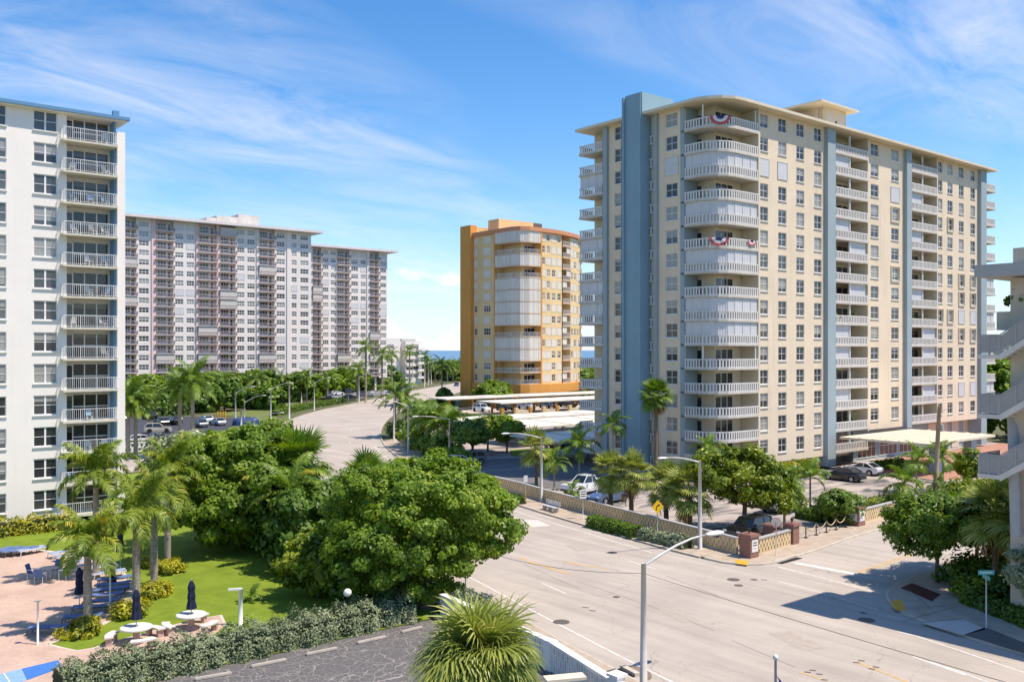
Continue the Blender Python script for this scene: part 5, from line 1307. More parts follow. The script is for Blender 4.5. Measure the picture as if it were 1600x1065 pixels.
# ---------------------------------------------------------------- pool terrace planting
for i, (u, v, h, s, lab) in enumerate(((137, 988, 4.0, .80, 'royal palm nearest the pool terrace, its ringed trunk rising from a croton clump'), (213, 962, 4.9, .85, 'royal palm behind the closed parasol of the left picnic table'), (241, 930, 5.2, .85, 'royal palm growing from the round croton bed in the middle of the lawn row'), (262, 886, 5.3, .92, 'farthest royal palm of the lawn row, with long hanging fronds'), (150, 905, 5.9, .85, 'royal palm with its crown against the lowest white balconies'))):
    palm(lab, G(u, v), h, 'royal', 17, s, 20+i, group='royal palms by the pool', tr=.19)
for i, (u, v, r, h, lab) in enumerate(((127, 994, .85, .85, 'yellow croton clump round the foot of the nearest royal palm'), (208, 963, .95, .85, 'wide yellow croton clump behind the left picnic table'), (240, 932, .85, .8, 'round yellow croton bed in the middle of the lawn row'), (262, 896, .85, .85, 'yellow croton clump round the farthest royal palm'), (232, 884, .75, .8, 'green and yellow croton clump beside the dark parasol'))):
    shrub('croton_bush', lab, G(u, v), r, h, L_CROT, 1500, .085, 30+i, group='croton beds on the lawn')
hedge('croton_hedge', 'bright yellow croton hedge along the foot of the white tower', [(4, 80.9), (20.2, 80.9)], 1.9, 1.25, L_CROT, 6500, .11, 40, rough=.25)
hedge('croton_hedge', 'small yellow hedge by the lattice wall beyond the lawn palms', [(37.5, 111), (41.5, 111.6)], 1.6, 1.2, L_CROT, 1200, .13, 41)
hedge('silver_hedge', 'long grey-green hedge between the terrace and the cracked car park', [(9.8, 42.0), (27.2, 42.3)], 2.0, 1.2, L_SILV, 34000, .06, 42, rough=.28)
palm('low young palm in the lawn beside the thicket', G(392, 940), .25, 'small', 7, .5, 44, tr=.05)

# ---------------------------------------------------------------- near the camera
palm('large fan palm with bright strap leaves in the foreground above the car park', (17.3, 22.6), 4.3, 'sabal_big', 90, 1.12, 50, tr=.22, dead=5)
hedge('silver_hedge', 'short grey-green bush between the white block wall and the kerb', [(29.0, 36.4), (29.7, 40.4)], 1.3, 1.3, L_SILV, 3500, .08, 51, rough=.3)

# ---------------------------------------------------------------- avenue planting in front of the cream tower
hedge('verge_hedge', 'low clipped hedge on the kerb left of the bus bench', [G(783, 779, .1), G(813, 788, .1)], 1.3, .8, L_HEDGE, 3000, .09, 60, rough=.15)
hedge('verge_hedge', 'long low clipped hedge on the kerb between the white sign and the yellow arrow sign', [(53.3, 54.6), (52.5, 48.6)], 1.3, .9, L_HEDGE, 5200, .09, 61, rough=.15)
hedge('verge_hedge', 'mottled low hedge on the kerb in front of the yellow arrow sign', [(52.45, 48.2), (52.3, 43.6)], 1.2, .85, L_SILV, 4200, .09, 62, rough=.25)
for i, (x, y, h, n, s, lab) in enumerate(((59.2, 58.2, 3.4, 34, 1.15, 'fan palm behind the wall beside the white pickup'), (59.1, 55.6, 3.3, 38, 1.2, 'full fan palm behind the wall, left of the yellow arrow sign'), (58.4, 51.0, 3.1, 34, 1.15, 'fan palm behind the wall just right of the yellow arrow sign'), (57.8, 48.0, 3.0, 40, 1.3, 'stout shaggy fan palm behind the wall left of the street lamp'))):
    palm(lab, (x, y), h, 'sabal', n, s, 70+i, group='fan palms behind the street wall', tr=.2, dead=2)
palm('tall fan palm with round dark head against the blue stair shaft', (75.5, 67.4), 9.3, 'sabal_dark', 60, 1.08, 80, tr=.2, dead=4)
palm('thin double palm against the far edge of the blue stair shaft', (74.2, 72.6), 6.0, 'small', 10, 1.2, 81, tr=.09)
palm('palm in the bed below the front carport, beside the tall street lamp', G(838, 760), 3.6, 'sabal', 30, 1.3, 82, tr=.17)
palm('small feather palm right of the street lamp in front of the pickup', G(866, 766), 2.6, 'small', 10, 1.1, 83, tr=.08)
palm('feather palm beside the lowest avenue balcony of the cream tower', G(905, 748), 3.6, 'small', 13, 1.45, 84, tr=.09)
palm('low feather palm hiding the front wheel of the pickup', (60.9, 65.0), .9, 'small', 9, .8, 85, tr=.08)
palm('small palm against the cream wall under the corner balconies', (77.5, 62.0), 4.1, 'small', 12, 1.15, 86, tr=.09)
tree('shade_tree', 'leafy yellow-green shade tree over the black car inside the street wall', 'tree', (61.4, 45.4), 7, [(0, 0, 4.3, 2.9, 2.8, 2.1), (-1.6, 1.2, 4.6, 2.0, 2.0, 1.8), (1.8, -.8, 3.7, 2.1, 2.0, 1.7), (2.2, -2.0, 3.0, 1.5, 1.5, 1.3)], L_YEL, 13000, .15, 150, .65, .2, 90, limbs=9, aspect=.5)
palm('feather palm inside the leafy shade tree above the black car', (63.8, 43.3), 3.4, 'small', 14, 1.25, 91, tr=.1)
palm('slender feather palm in the car park by the clipped hedge', G(1266, 800), 3.2, 'small', 12, 1.1, 92, tr=.09)
hedge('clipped_hedge', 'clipped hedge behind the rope barrier at the car park entrance', [G(1252, 808), G(1292, 815)], 1.8, .9, L_HEDGE, 3600, .1, 93, rough=.1)
tree('clipped_bush', 'tall square-cut bush hiding the silver estate car', 'bush', G(1306, 820), 2.6, [(0, 0, 1.4, 1.7, 1.5, 1.2), (1.2, -.3, 1.3, 1.2, 1.2, 1.1)], L_HEDGE, 6000, .1, 70, .5, .08, 94, limbs=5)
hedge('clipped_hedge', 'clipped hedge beside the entrance canopy behind the white saloon', [(102.5, 58.4), (111, 58.4)], 1.4, 1.0, L_HEDGE, 4200, .12, 95, rough=.1)
hedge('flower_hedge', 'yellow-flecked hedge along the foot of the cream tower front', [(84, 60.9), (96, 60.9)], 1.4, 1.5, L_CROT, 4200, .13, 96, rough=.25)
for i, (u, v, h, s, lab) in enumerate(((1413, 797, 2.4, 1.25, 'arching palm at the far side of the car park, in front of the wooden pole'), (1432, 770, 3.3, 1.25, 'feather palm under the entrance canopy edge, left of the wooden pole'), (1473, 768, 3.6, 1.15, 'slim palm on the brick court right of the wooden pole'), (1466, 792, 2.0, .9, 'low palm at the foot of the wooden pole'))):
    palm(lab, G(u, v), h, 'small', 13, s, 100+i, tr=.09, group='palms by the entrance court')
tree('young_tree', 'small yellow-green tree on the brick court near the outside stairs', 'tree', G(1518, 770), 4, [(0, 0, 2.9, 1.5, 1.5, 1.2)], L_YEL, 2200, .16, 40, .5, .09, 105, aspect=.5)
# side-street corner
tree('street_tree', 'umbrella-shaped street tree in the mulch bed at the corner', 'tree', (56.7, 27.5), 6, [(0.2, 0, 4.0, 2.7, 2.6, 1.35), (1.8, -.6, 3.9, 2.2, 2.0, 1.3), (-1.3, .8, 3.7, 1.7, 1.7, 1.1), (.4, .6, 3.0, 2.6, 2.3, .9)], L_MID, 16000, .13, 170, .55, .13, 110, limbs=9, aspect=.45)
tree('street_tree', 'second leafy street tree behind the corner tree', 'tree', (61.5, 27.2), 6, [(0, 0, 4.2, 2.6, 2.4, 1.6)], L_YEL, 7000, .14, 90, .6, .13, 111, limbs=7, aspect=.45)
palm('skirted fan palm left of the outside stairs at the corner', (56.4, 23.9), 4.6, 'sabal', 40, 1.25, 112, tr=.15, dead=7)
palm('skirted fan palm beneath the lowest stair landing', (55.5, 21.8), 4.4, 'sabal', 40, 1.3, 113, tr=.15, dead=7)
tree('dark_tree', 'dark dense tree close under the lowest stair landing', 'tree', (60.5, 24.4), 7, [(0, 0, 4.2, 2.2, 2.2, 2.4)], L_DARK, 6000, .16, 80, .7, .15, 114)
tree('silver_tree', 'drooping grey-green tree at the picture edge below the stairs', 'tree', (52.6, 19.9), 5, [(0, 0, 3.0, 1.5, 1.5, 1.5), (.4, -.8, 2.6, 1.5, 1.3, 1.3)], L_SILV, 5200, .13, 70, .5, .08, 115, aspect=.35)
for i, (x, y, r, h, m_, lab) in enumerate(((57.6, 26.0, 1.5, 1.5, L_DARK, 'strap-leaved shrub behind the trunk of the corner tree'), (54.9, 24.3, 1.1, 1.1, L_YEL, 'yellow-green shrub right of the corner pavement'), (55.8, 23.0, 1.3, 1.3, L_DARK, 'dark shrub behind the street-name post'), (59.5, 25.6, 1.6, 1.8, L_DARK, 'dark shrub beside the second street tree'))):
    shrub('corner_shrub', lab, (x, y), r, h, m_, 1800, .13, 120+i)
hedge('corner_hedge', 'low green hedge along the pavement below the outside stairs', [(53.6, 24.2), (52.0, 21.2), (49.8, 17.4)], 1.1, .75, L_HEDGE, 5200, .09, 125, rough=.2, zb=.1)
hedge('verge_hedge', 'grassy hedge along the wall beyond the brick pillar with the white plaque', [(72.5, 43.0), (84, 43.4)], 1.6, 1.2, L_YEL, 4200, .11, 126, rough=.25)

# ---------------------------------------------------------------- between the avenue and the carports
for i, (u, v, h, kind, s, lab) in enumerate(((612, 690, 7.2, 'coco', 1.0, 'bushy palm at the bend of the avenue'), (628, 688, 6.0, 'coco', .95, 'palm right of the bushy palm at the bend'), (650, 706, 4.6, 'small', 1.7, 'first feather palm in the row behind the bend wall'), (664, 712, 4.2, 'small', 1.7, 'second feather palm in the row behind the bend wall'), (678, 717, 4.4, 'small', 1.8, 'third feather palm in the row behind the bend wall'), (690, 722, 4.0, 'small', 1.7, 'last feather palm in the row behind the bend wall'))):
    palm(lab, G(u+6, v-6), h, kind, 20, s*1.1, 130+i, tr=.14, group='palms inside the bend wall')
tree('green_tree', 'dark spreading tree over the grey estate car by the drive', 'tree', G(738, 722), 6, [(0, 0, 4.0, 1.9, 1.9, 1.3), (-1.0, .5, 3.5, 1.4, 1.4, 1.0)], L_DARK, 5000, .17, 80, .65, .2, 140)
for i, (u, v, lab) in enumerate(((762, 705, 'left small tree on the grassy island under the carport edge'), (792, 708, 'right small tree on the grassy island under the carport edge'))):
    tree('island_tree', lab, 'tree', G(u, v), 5, [(0, 0, 3.4, 2.0, 2.0, 1.3)], L_YEL if i == 0 else L_GRAPE, 3800, .2, 70, .7, .14, 141+i)
for i, (u, v, r, h) in enumerate(((655, 714, 2.0, 2.6), (672, 719, 2.0, 2.4), (690, 728, 1.8, 2.2), (640, 704, 2.0, 2.4), (626, 696, 2.2, 2.8), (608, 684, 2.0, 2.6))):
    x, y = G(u, v); shrub('wall_shrub', f'{ORD[i]} leafy shrub from the drive end behind the bend wall', (x+2.4, y), r, h, L_DARK if i % 2 else L_GRAPE, 1800, .19, 145+i, group='shrubs behind the bend wall')
tree('round_tree', 'round bright green tree in front of the orange tower base', 'tree', (131.7, 167.4), 9, [(0, 0, 4.0, 4.4, 4.0, 2.7)], L_GRAPE, 6000, .28, 90, .9, .25, 155)
tree('round_tree', 'small dark tree at the foot of the orange stair fin', 'tree', (134.2, 190.5), 5, [(0, 0, 2.4, 2.3, 2.3, 2.2)], L_DARK, 2200, .28, 40, .8, .15, 156)
palm('tall palm standing on the avenue kerb left of the orange tower', (135.6, 193.5), 10.5, 'coco', 14, .95, 157, tr=.2)
for i, (x, y, h) in enumerate(((168, 171, 7), (175, 176, 6), (178, 168, 8), (186, 180, 7), (172, 186, 9), (192, 172, 8))):
    palm(f'{ORD[i]} palm in the clump between the orange and the cream towers', (x, y), h, 'coco', 14, 1.25, 160+i, tr=.2, group='palms between the orange and cream towers')
for i, (x, y, r) in enumerate(((180, 190, 6), (196, 186, 7), (208, 205, 8), (188, 205, 7), (171, 180, 4), (220, 190, 8), (235, 212, 9))):
    tree('garden_tree', f'{ORD[i]} dark garden tree behind the palms right of the orange tower', 'tree', (x, y), 9, [(0, 0, 5.0, r, r, 4.6)], L_DARK, 2600, .5, 50, 1.5, .3, 170+i, group='garden trees right of the orange tower')

# ---------------------------------------------------------------- far left: cross street, car park, tower belt
for i, (u, v, h, s, lab) in enumerate(((301, 717, 10.4, 1.12, 'tall royal palm with pale trunk in front of the lattice wall'), (281, 714, 9.4, .95, 'thin-trunked palm just left of the tall royal palm'), (200, 716, 8.0, 1.05, 'dark palm at the corner of the white tower'), (212, 715, 7.0, .9, 'shorter palm beside the white tower corner'))):
    palm(lab, G(u, v), h, 'coco', 22, s, 180+i, tr=.26, group='palms along the cross street')
hedge('lot_hedge', 'low hedge behind the white lattice wall', [(36, 138.2), (54, 137.4)], 1.5, 1.4, L_HEDGE, 2200, .17, 186)
hedge('lot_hedge', 'long dark hedge at the far side of the left car park', [(-10, 207.5), (76, 207.5)], 3.0, 2.6, L_DARK, 7000, .3, 187, rough=.3)
hedge('lot_hedge', 'strip of hedge along the avenue in front of the parked cars', [(88, 190), (103, 207), (126, 228)], 2.0, 1.3, L_HEDGE, 5000, .2, 188)
rg = random.Random(5)
for i in range(14):
    u = 188+i*18+rg.uniform(-4, 4); Y = 214+rg.uniform(-3, 10); x = X_at(u, Y); r = rg.uniform(2.6, 4.2)
    tree('lot_tree', f'{ORD[i]} dense tree from the left behind the far hedge of the left car park', 'tree', (x, Y), 6, [(0, 0, r*.8, r, r, r*.85)], rg.choice((L_DARK, L_MID, L_PALM)), 1700, .4, 34, 1.1, .22, 500+i, group='trees behind the left car park', limbs=3)
for i in range(20):
    u = 196+i*15.2+rg.uniform(-4, 4); Y = 246+rg.uniform(-6, 5); x = X_at(u, Y); r = rg.uniform(3.0, 5.2)
    tree('belt_tree', f'{ORD[i]} bushy tree from the left in the belt along the foot of the pink tower', 'tree', (x, Y), 7, [(0, 0, r*.8, r, r, r*.85)], rg.choice((L_DARK, L_DARK, L_GRAPE, L_PALM)), 1700, .42, 34, 1.3, .25, 200+i, group='belt trees at the pink tower', limbs=3)
for i in range(9):
    u = 235+i*40+rg.uniform(-8, 8); Y = 238+rg.uniform(-5, 5); x = X_at(u, Y)
    palm(f'{ORD[i]} feather palm from the left among the belt trees at the pink tower', (x, Y), rg.uniform(4.5, 7.5), 'coco', 14, 1.05, 230+i, tr=.22, group='belt palms at the pink tower')
for i in range(14):
    u = 505+i*8.5+rg.uniform(-3, 3); Y = 272+rg.uniform(-4, 8)+i*2.5; x = X_at(u, Y); r = rg.uniform(3.0, 4.8)
    tree('belt_tree', f'{ORD[i]} bushy tree from the left in front of the paler tower wing', 'tree', (x, Y), 7, [(0, 0, r*.8, r, r, r*.85)], rg.choice((L_DARK, L_GRAPE, L_PALM)), 1500, .45, 30, 1.3, .25, 250+i, group='belt trees at the paler wing', limbs=3)
for i, (u, v, h) in enumerate(((571.5, 629, 15.5), (597, 624, 13.0), (560, 626, 9), (612, 612, 13), (664, 600, 12), (640, 600, 14))):
    palm(('tallest thin royal palm on the car park edge, in the gap before the wing', 'second tall thin palm, right of the tallest, by the slanted cars', 'lower palm left of the tallest thin palm', 'tall thin palm at the lane entrance of the tower car park', 'tall palm by the first far lamp on the bend', 'tall palm in front of the low white block')[i], G(u, v), h, 'coco', 14, 1.15, 270+i, tr=.3, group='tall palms along the tower car park')
for i in range(12):
    u = 618+i*9+rg.uniform(-3, 3); Y = 330+rg.uniform(0, 40); x = X_at(u, Y)
    palm(f'{ORD[i]} far palm from the left against the sea beyond the avenue', (x, Y), rg.uniform(6, 9.5), 'coco', 14, 1.3, 280+i, tr=.28, group='far palms at the shore')
for i in range(26):
    u = 612+i*4.6+rg.uniform(-3, 3); Y = 352+rg.uniform(0, 60); x = X_at(u, Y); r = rg.uniform(4, 6.2)
    tree('shore_tree', f'{ORD[i]} dark tree from the left in the far belt before the sea', 'tree', (x, Y), 8, [(0, 0, r*.65, r, r, r*.72)], rg.choice((L_DARK, L_DARK, L_PALM)), 1300, .6, 28, 1.8, .3, 300+i, group='far trees at the shore', limbs=3)
for i in range(10):
    u = 905+i*7; Y = 250+rg.uniform(0, 50); x = X_at(u, Y); r = rg.uniform(5, 7)
    tree('shore_tree', f'{ORD[i]} dark tree from the left behind the avenue balconies of the cream tower', 'tree', (x, Y), 8, [(0, 0, r*.65, r, r, r*.75)], L_DARK, 1400, .55, 28, 1.6, .3, 330+i, group='trees behind the cream tower', limbs=3)
for i in range(8):
    u = 1533+i*8; Y = 95+rg.uniform(0, 20); x = X_at(u, Y); r = rg.uniform(4, 6)
    tree('garden_tree', f'{ORD[i]} green tree from the left beyond the far end of the cream tower', 'tree', (x, Y), 12, [(0, 0, 6.5, r, r, 6.3)], rg.choice((L_DARK, L_GRAPE)), 2600, .45, 40, 1.4, .3, 350+i, group='trees beyond the cream tower', limbs=3)
tree('potted_tree', 'small leafy tree growing in the concrete planter of the outside stairs', 'tree', (52.75, 21.3), 2, [(0, 0, 1.35, .55, .55, .5)], L_DARK, 150, .13, 10, .26, .035, 370, limbs=6).location.z = 16.1

for i, (x, y, r) in enumerate(((156, 60, 3.6), (163, 66, 4.2), (160, 73, 4.4), (170, 62, 4.6))):
    tree('garden_tree', f'{ORD[i]} low tree behind the entrance court beyond the far end of the cream tower', 'tree', (x, y), 6, [(0, 0, r*.8, r, r, r*.85)], L_MID if i % 2 else L_DARK, 1800, .34, 36, 1.0, .2, 700+i, group='low trees beyond the entrance court', limbs=3)

# ================================================================== STREET OBJECTS
RUB = M('tyre_rubber', (0.015, 0.015, 0.016), 0.8, 0.0)
RIM = M('alloy_rim', (0.42, 0.42, 0.43), 0.35, 0.0, metal=0.7)
CGLASS = M('car_glass', (0.012, 0.015, 0.018), 0.05, 0.0, spec=0.8)
HLAMP = M('headlamp', (0.7, 0.72, 0.74), 0.15, 0.0)
TLAMP = M('taillamp', (0.35, 0.01, 0.01), 0.2, 0.0)
def paint(name, c): return M('paint_'+name, c, 0.28, 0.0, spec=0.6, coat=0.7)
PAINT = {'white': paint('white', (0.72, 0.72, 0.71)), 'black': paint('black', (0.010, 0.010, 0.012)), 'silver': paint('silver', (0.42, 0.43, 0.45)), 'grey': paint('grey', (0.15, 0.165, 0.18)), 'blue': paint('blue', (0.06, 0.10, 0.20)), 'red': paint('red', (0.25, 0.015, 0.02)), 'navy': paint('navy', (0.02, 0.035, 0.09)), 'beige': paint('beige', (0.48, 0.44, 0.36))}
CAR = {}
def car_meshes(kind):
    """body shells from a side profile with wheel arches, bulged and tucked in over the sills"""
    if kind in CAR: return CAR[kind]
    if kind == 'sedan':
        L, W = 4.7, 1.82; wx = (1.38, -1.38); wr = .33
        top = [(2.33, .52), (2.2, .70), (1.35, .90), (.95, .95), (-1.55, .98), (-2.2, .97), (-2.32, .80)]
        roof = [(0.75, .95), (-.02, 1.40), (-.95, 1.43), (-1.75, 1.02)]
    elif kind == 'suv':
        L, W = 4.75, 1.9; wx = (1.42, -1.40); wr = .37
        top = [(2.33, .62), (2.22, .88), (1.25, 1.04), (.9, 1.08), (-2.2, 1.10), (-2.36, .95)]
        roof = [(0.85, 1.08), (.25, 1.66), (-1.75, 1.68), (-2.2, 1.12)]
    else:
        L, W = 5.6, 2.0; wx = (1.75, -1.65); wr = .41
        top = [(2.75, .75), (2.66, 1.10), (1.45, 1.20), (1.2, 1.22), (-.85, 1.22), (-.9, 1.22), (-2.7, 1.20), (-2.78, .9)]
        roof = [(1.1, 1.22), (.45, 1.86), (-.62, 1.87), (-.85, 1.24)]
    zb = .24 if kind != 'pickup' else .36
    bot = []
    def arch(cx): return [(cx-(wr+.09)*math.cos(math.pi*i/6), wr+(wr+.09)*math.sin(math.pi*i/6)*.98) for i in range(7)]
    rear, front = arch(wx[1]), arch(wx[0])
    bot = [(-L/2+.08, zb+.1), (rear[0][0], zb)]+[(x, max(z, zb)) for x, z in rear[1:-1]]+[(rear[-1][0], zb), (front[0][0], zb)]+[(x, max(z, zb)) for x, z in front[1:-1]]+[(front[-1][0], zb), (L/2-.05, zb+.08)]
    prof = bot+top
    def side(z, x):
        t = (z-zb)/(1.0-zb+.05); nose = max(0, (abs(x)-L*.36)/(L*.14))
        return W/2*(1-.05*max(0, t-.45)**1.0*1.6-.04*max(0, .35-t))-.10*nose**2
    n = len(prof)
    mb = MB()
    mb.v = [(x, -side(z, x), z) for x, z in prof]+[(x, side(z, x), z) for x, z in prof]
    mb.f = [tuple(range(n)), tuple(range(2*n-1, n-1, -1))]+[(i, n+i, n+(i+1) % n, (i+1) % n) for i in range(n)]
    if kind == 'pickup':
        mb.box(-2.72, -.9, -.93, -.84, 1.1, 1.27); mb.box(-2.72, -.9, .84, .93, 1.1, 1.27); mb.box(-2.76, -2.68, -.9, .9, .9, 1.26)
    body = mb.mesh('body', PAINT['white'], bevel=.035)
    g = MB(); m = len(roof)
    def inw(z): return W/2-.09-(z-.95)*.26
    g.v = [(x, -inw(z), z) for x, z in roof]+[(x, inw(z), z) for x, z in roof]
    g.f = [tuple(range(m)), tuple(range(2*m-1, m-1, -1))]+[(i, m+i, m+(i+1) % m, (i+1) % m) for i in range(m)]
    glass = g.mesh('glass', CGLASS)
    r = MB(); a, b = roof[1], roof[2]; w = inw(a[1])
    r.prism([(a[0]+.04, -w-.01), (a[0]+.04, w+.01), (b[0]-.06, w+.01), (b[0]-.06, -w-.01)], a[1]-.02, a[1]+.045)
    for s in (-1, 1):
        for (p, q, t_) in ((roof[0], roof[1], .05), (roof[3], roof[2], .07)):
            r.tube([(p[0], s*(inw(p[1])+.012), p[1]), (q[0], s*(inw(q[1])+.012), q[1])], t_, 5)
        mid = (a[0]+b[0])/2-.1
        r.tube([(mid, s*(inw(1.0)+.01), 1.0), (mid-.05, s*(inw(a[1])+.01), a[1])], .045, 4)
    if kind == 'suv':
        for s in (-1, 1): r.box(b[0]+.1, a[0]-.2, s*(w-.12)-.03, s*(w-.12)+.03, a[1]+.05, a[1]+.1)
    rf = r.mesh('roof', PAINT['white'])
    wh = MB(); wh.lathe([(wr-.06, -.11), (wr, -.08), (wr, .08), (wr-.06, .11)], 18); wh.v = [(p[0], p[2], p[1]) for p in wh.v]
    rm = MB(); rm.lathe([(.02, -.118), (wr*.62, -.118), (wr*.62, .118), (.02, .118)], 12); rm.v = [(p[0], p[2], p[1]) for p in rm.v]
    hl = MB().box(L/2-.22, L/2-.10, -.13, .13, 0, .12).mesh('headlight', HLAMP)
    tl = MB().box(-L/2+.06, -L/2+.14, -.14, .14, 0, .16).mesh('taillight', TLAMP)
    bp = MB().box(L/2-.12, L/2+.0, -W/2+.22, W/2-.22, zb+.12, zb+.30).box(-L/2-.02, -L/2+.10, -W/2+.22, W/2-.22, zb+.10, zb+.26).mesh('bumper', M('bumper_plastic', (0.03, 0.03, 0.032), 0.6, 0.0))
    mi = MB().box(.62, .78, -W/2-.12, -W/2+.06, 1.0, 1.14).box(.62, .78, W/2-.06, W/2+.12, 1.0, 1.14).mesh('mirrors', PAINT['white'])
    CAR[kind] = dict(body=body, glass=glass, roof=rf, wheel=wh.mesh('wheel', RUB), rim=rm.mesh('rim', RIM), hl=hl, tl=tl, bumper=bp, mirrors=mi, wx=wx, wr=wr, L=L, W=W)
    return CAR[kind]
def car(label, xy, deg, kind='sedan', colour='white', group=None, z=0.02, near=True, name='parked_car'):
    c = car_meshes(kind); t = thing(name, label, 'car' if kind != 'pickup' else 'pickup', (xy[0], xy[1], z), R(deg), group)
    set_mat(obj('body', c['body'], t), PAINT[colour]); obj('glass', c['glass'], t); set_mat(obj('roof', c['roof'], t), PAINT[colour])
    for x in c['wx']:
        for s in (-1, 1):
            w = obj('wheel', c['wheel'], t, (x, s*(c['W']/2-.11), c['wr']))
            if near: obj('rim', c['rim'], w)
    if near:
        zz = .66 if kind == 'sedan' else (.80 if kind == 'suv' else .92)
        for s in (-1, 1): obj('headlight', c['hl'], t, (0, s*(c['W']/2-.34), zz)); obj('taillight', c['tl'], t, (0, s*(c['W']/2-.26), zz+.05))
        obj('bumper', c['bumper'], t); set_mat(obj('mirrors', c['mirrors'], t), PAINT[colour])
    return t
car('white double-cab pickup parked nose to the street wall among the fan palms', (64.9, 67.4), 182, 'pickup', 'white')
car('blue-grey car behind the street wall right of the white pickup', (62.9, 62.2), 184, 'sedan', 'blue')
car('large black car under the leafy shade tree inside the street wall', (59.0, 43.2), 181, 'suv', 'black')
car('white saloon parked nose-in by the entrance canopy', (100.0, 57.4), 92, 'sedan', 'white')
car('black hatchback parked to the left of the white saloon', (93.8, 56.0), 92, 'sedan', 'black')
car('silver estate car with its tail showing beside the square-cut bush', (71.6, 48.9), 5, 'suv', 'silver')
car('grey estate car under the spreading tree by the drive', G(731, 726), 176, 'suv', 'grey')
car('white car half hidden behind the drive lamp post and the grey estate', G(707, 729), 178, 'sedan', 'white')
for i, (u, v, kind, c, deg, lab) in enumerate(((247, 676, 'suv', 'beige', -20, 'cream van standing alone in the left car park'), (222, 693, 'sedan', 'white', 8, 'white car behind the lattice wall beside the dark palm'), (252, 664, 'sedan', 'black', 90, 'black car beside the cream van, nose to the far hedge'), (272, 663, 'suv', 'black', 90, 'black estate left of the pale palm trunk in the left car park'), (312, 667, 'sedan', 'grey', 90, 'dark grey car right of the tall pale palm trunk'), (322, 660, 'sedan', 'white', 90, 'white car in the far row of the left car park'), (340, 664, 'sedan', 'silver', 90, 'silver car in the far row next to the blue tarpaulin'))):
    car(lab, G(u, v), deg, kind, c, near=False, group='cars in the left car park')
for i, (u, v, kind, c, deg, lab) in enumerate(((471, 625, 'suv', 'black', 20, 'black car at the left end of the tower car park'), (497, 622, 'suv', 'navy', 100, 'navy estate in the tower car park'), (509, 620, 'suv', 'grey', 100, 'dark grey estate right of the navy estate'), (527, 617, 'sedan', 'white', 15, 'white saloon in the middle of the tower car park'), (544, 614, 'suv', 'black', 15, 'black estate behind the white saloon'), (513, 626, 'sedan', 'black', 15, 'black saloon by the hedge of the tower car park'), (546, 623, 'sedan', 'black', 15, 'long black saloon in front of the white saloon'), (566, 619, 'suv', 'grey', 60, 'grey car beside the tall thin palm'), (579, 619, 'suv', 'silver', 60, 'silver car by the guard rail of the tower car park'))):
    car(lab, G(u, v), deg, kind, c, near=False, group='cars in the tower car park')
for i in range(7):
    car(f'{ORD[i]} car from the left in the slanted row along the tower car park lane', G(600+i*5.2, 614-i*1.35), 60, 'sedan', ('white', 'silver', 'white', 'grey', 'navy', 'white', 'black')[i], near=False, group='slanted row of cars')
car('small blue car driving on the far avenue by the orange tower', G(713.5, 603), 228, 'sedan', 'navy', near=False, name='moving_car')
car('pale car farther up the avenue behind the blue car', G(700, 594), 228, 'sedan', 'silver', near=False, name='moving_car')
car('white car on the drive of the far white block', G(648, 591), 30, 'suv', 'white', near=False)

# ---------------------------------------------------------------- block walls
def block_wall(name, label, pts, h, mat, slot=(0.13, 0.28), pitch=0.42, rows=3, cap=0.10, z0=0.0, cat='wall', lattice=False):
    t = thing(name, label, cat, (pts[0][0], pts[0][1], z0))
    for a, b in zip(pts[:-1], pts[1:]):
        L = math.dist(a, b); ang = math.atan2(b[1]-a[1], b[0]-a[0]); ops = []
        n = int(L/pitch); rh = (h-.12)/rows
        for r in range(rows):
            for i in range(n):
                x = (i+.5+(.5 if r % 2 else 0))*L/n; zc = .08+rh*(r+.5)
                if x+slot[0] < L-.05: ops.append((x-slot[0]/2, x+slot[0]/2, zc-slot[1]/2, zc+slot[1]/2))
        for side in (0, 1):
            O = a if side == 0 else b
            mb_o = facade('panel', t, (O[0]+(0 if side == 0 else 0), O[1]), ang+(math.pi if side else 0), L, 0.0, h, [o if not side else (L-o[1], L-o[0], o[2], o[3]) for o in ops], mat, .10, .10)
            nx, ny = -math.sin(ang), math.cos(ang); k = -.0 if side == 0 else .2
            mb_o.location.x += nx*(-.10 if side == 0 else .10); mb_o.location.y += ny*(-.10 if side == 0 else .10)
            mb_o.location.z = 0
        mb = MB().obox((a[0]-pts[0][0], a[1]-pts[0][1]), (b[0]-pts[0][0], b[1]-pts[0][1]), -.16, .16, h+.002, h+cap)
        mb.obj('coping', M('coping_grey', (0.40, 0.40, 0.385), 0.8, 0.12, 1.0) if mat is not WHITEB else WHITEB, t)
    return t
CREAMB = M('cream_block', (0.64, 0.50, 0.30), 0.85, 0.14, 0.9, streak=0.15)
WHITEB = M('white_block', (0.72, 0.71, 0.68), 0.8, 0.1, 1.0, streak=0.1)
block_wall('street_wall', 'cream pierced block wall curving along the avenue in front of the cream tower', [(53.55, 40.2), (54.15, 43.7), (56.0, 54.6), (57.95, 65.5), (59.1, 70.5), (59.9, 76)], 1.12, CREAMB, z0=.1)
block_wall('street_wall', 'short cream pierced wall between the two brick pillars at the corner', [(54.2, 39.3), (59.2, 39.75)], 1.05, CREAMB, z0=.1, pitch=.4)
block_wall('street_wall', 'cream pierced wall right of the brick pillar with the white plaque', [(70.8, 41.0), (78, 41.4)], 1.05, CREAMB, z0=.1, pitch=.4)
block_wall('street_wall', 'tan wall curving along the bend of the avenue below the palms', [(68.2, 94.5), (74.3, 111.2), (79.3, 124.0), (84, 132.5)], 1.15, CREAMB, pitch=.6, rows=3, z0=.1)
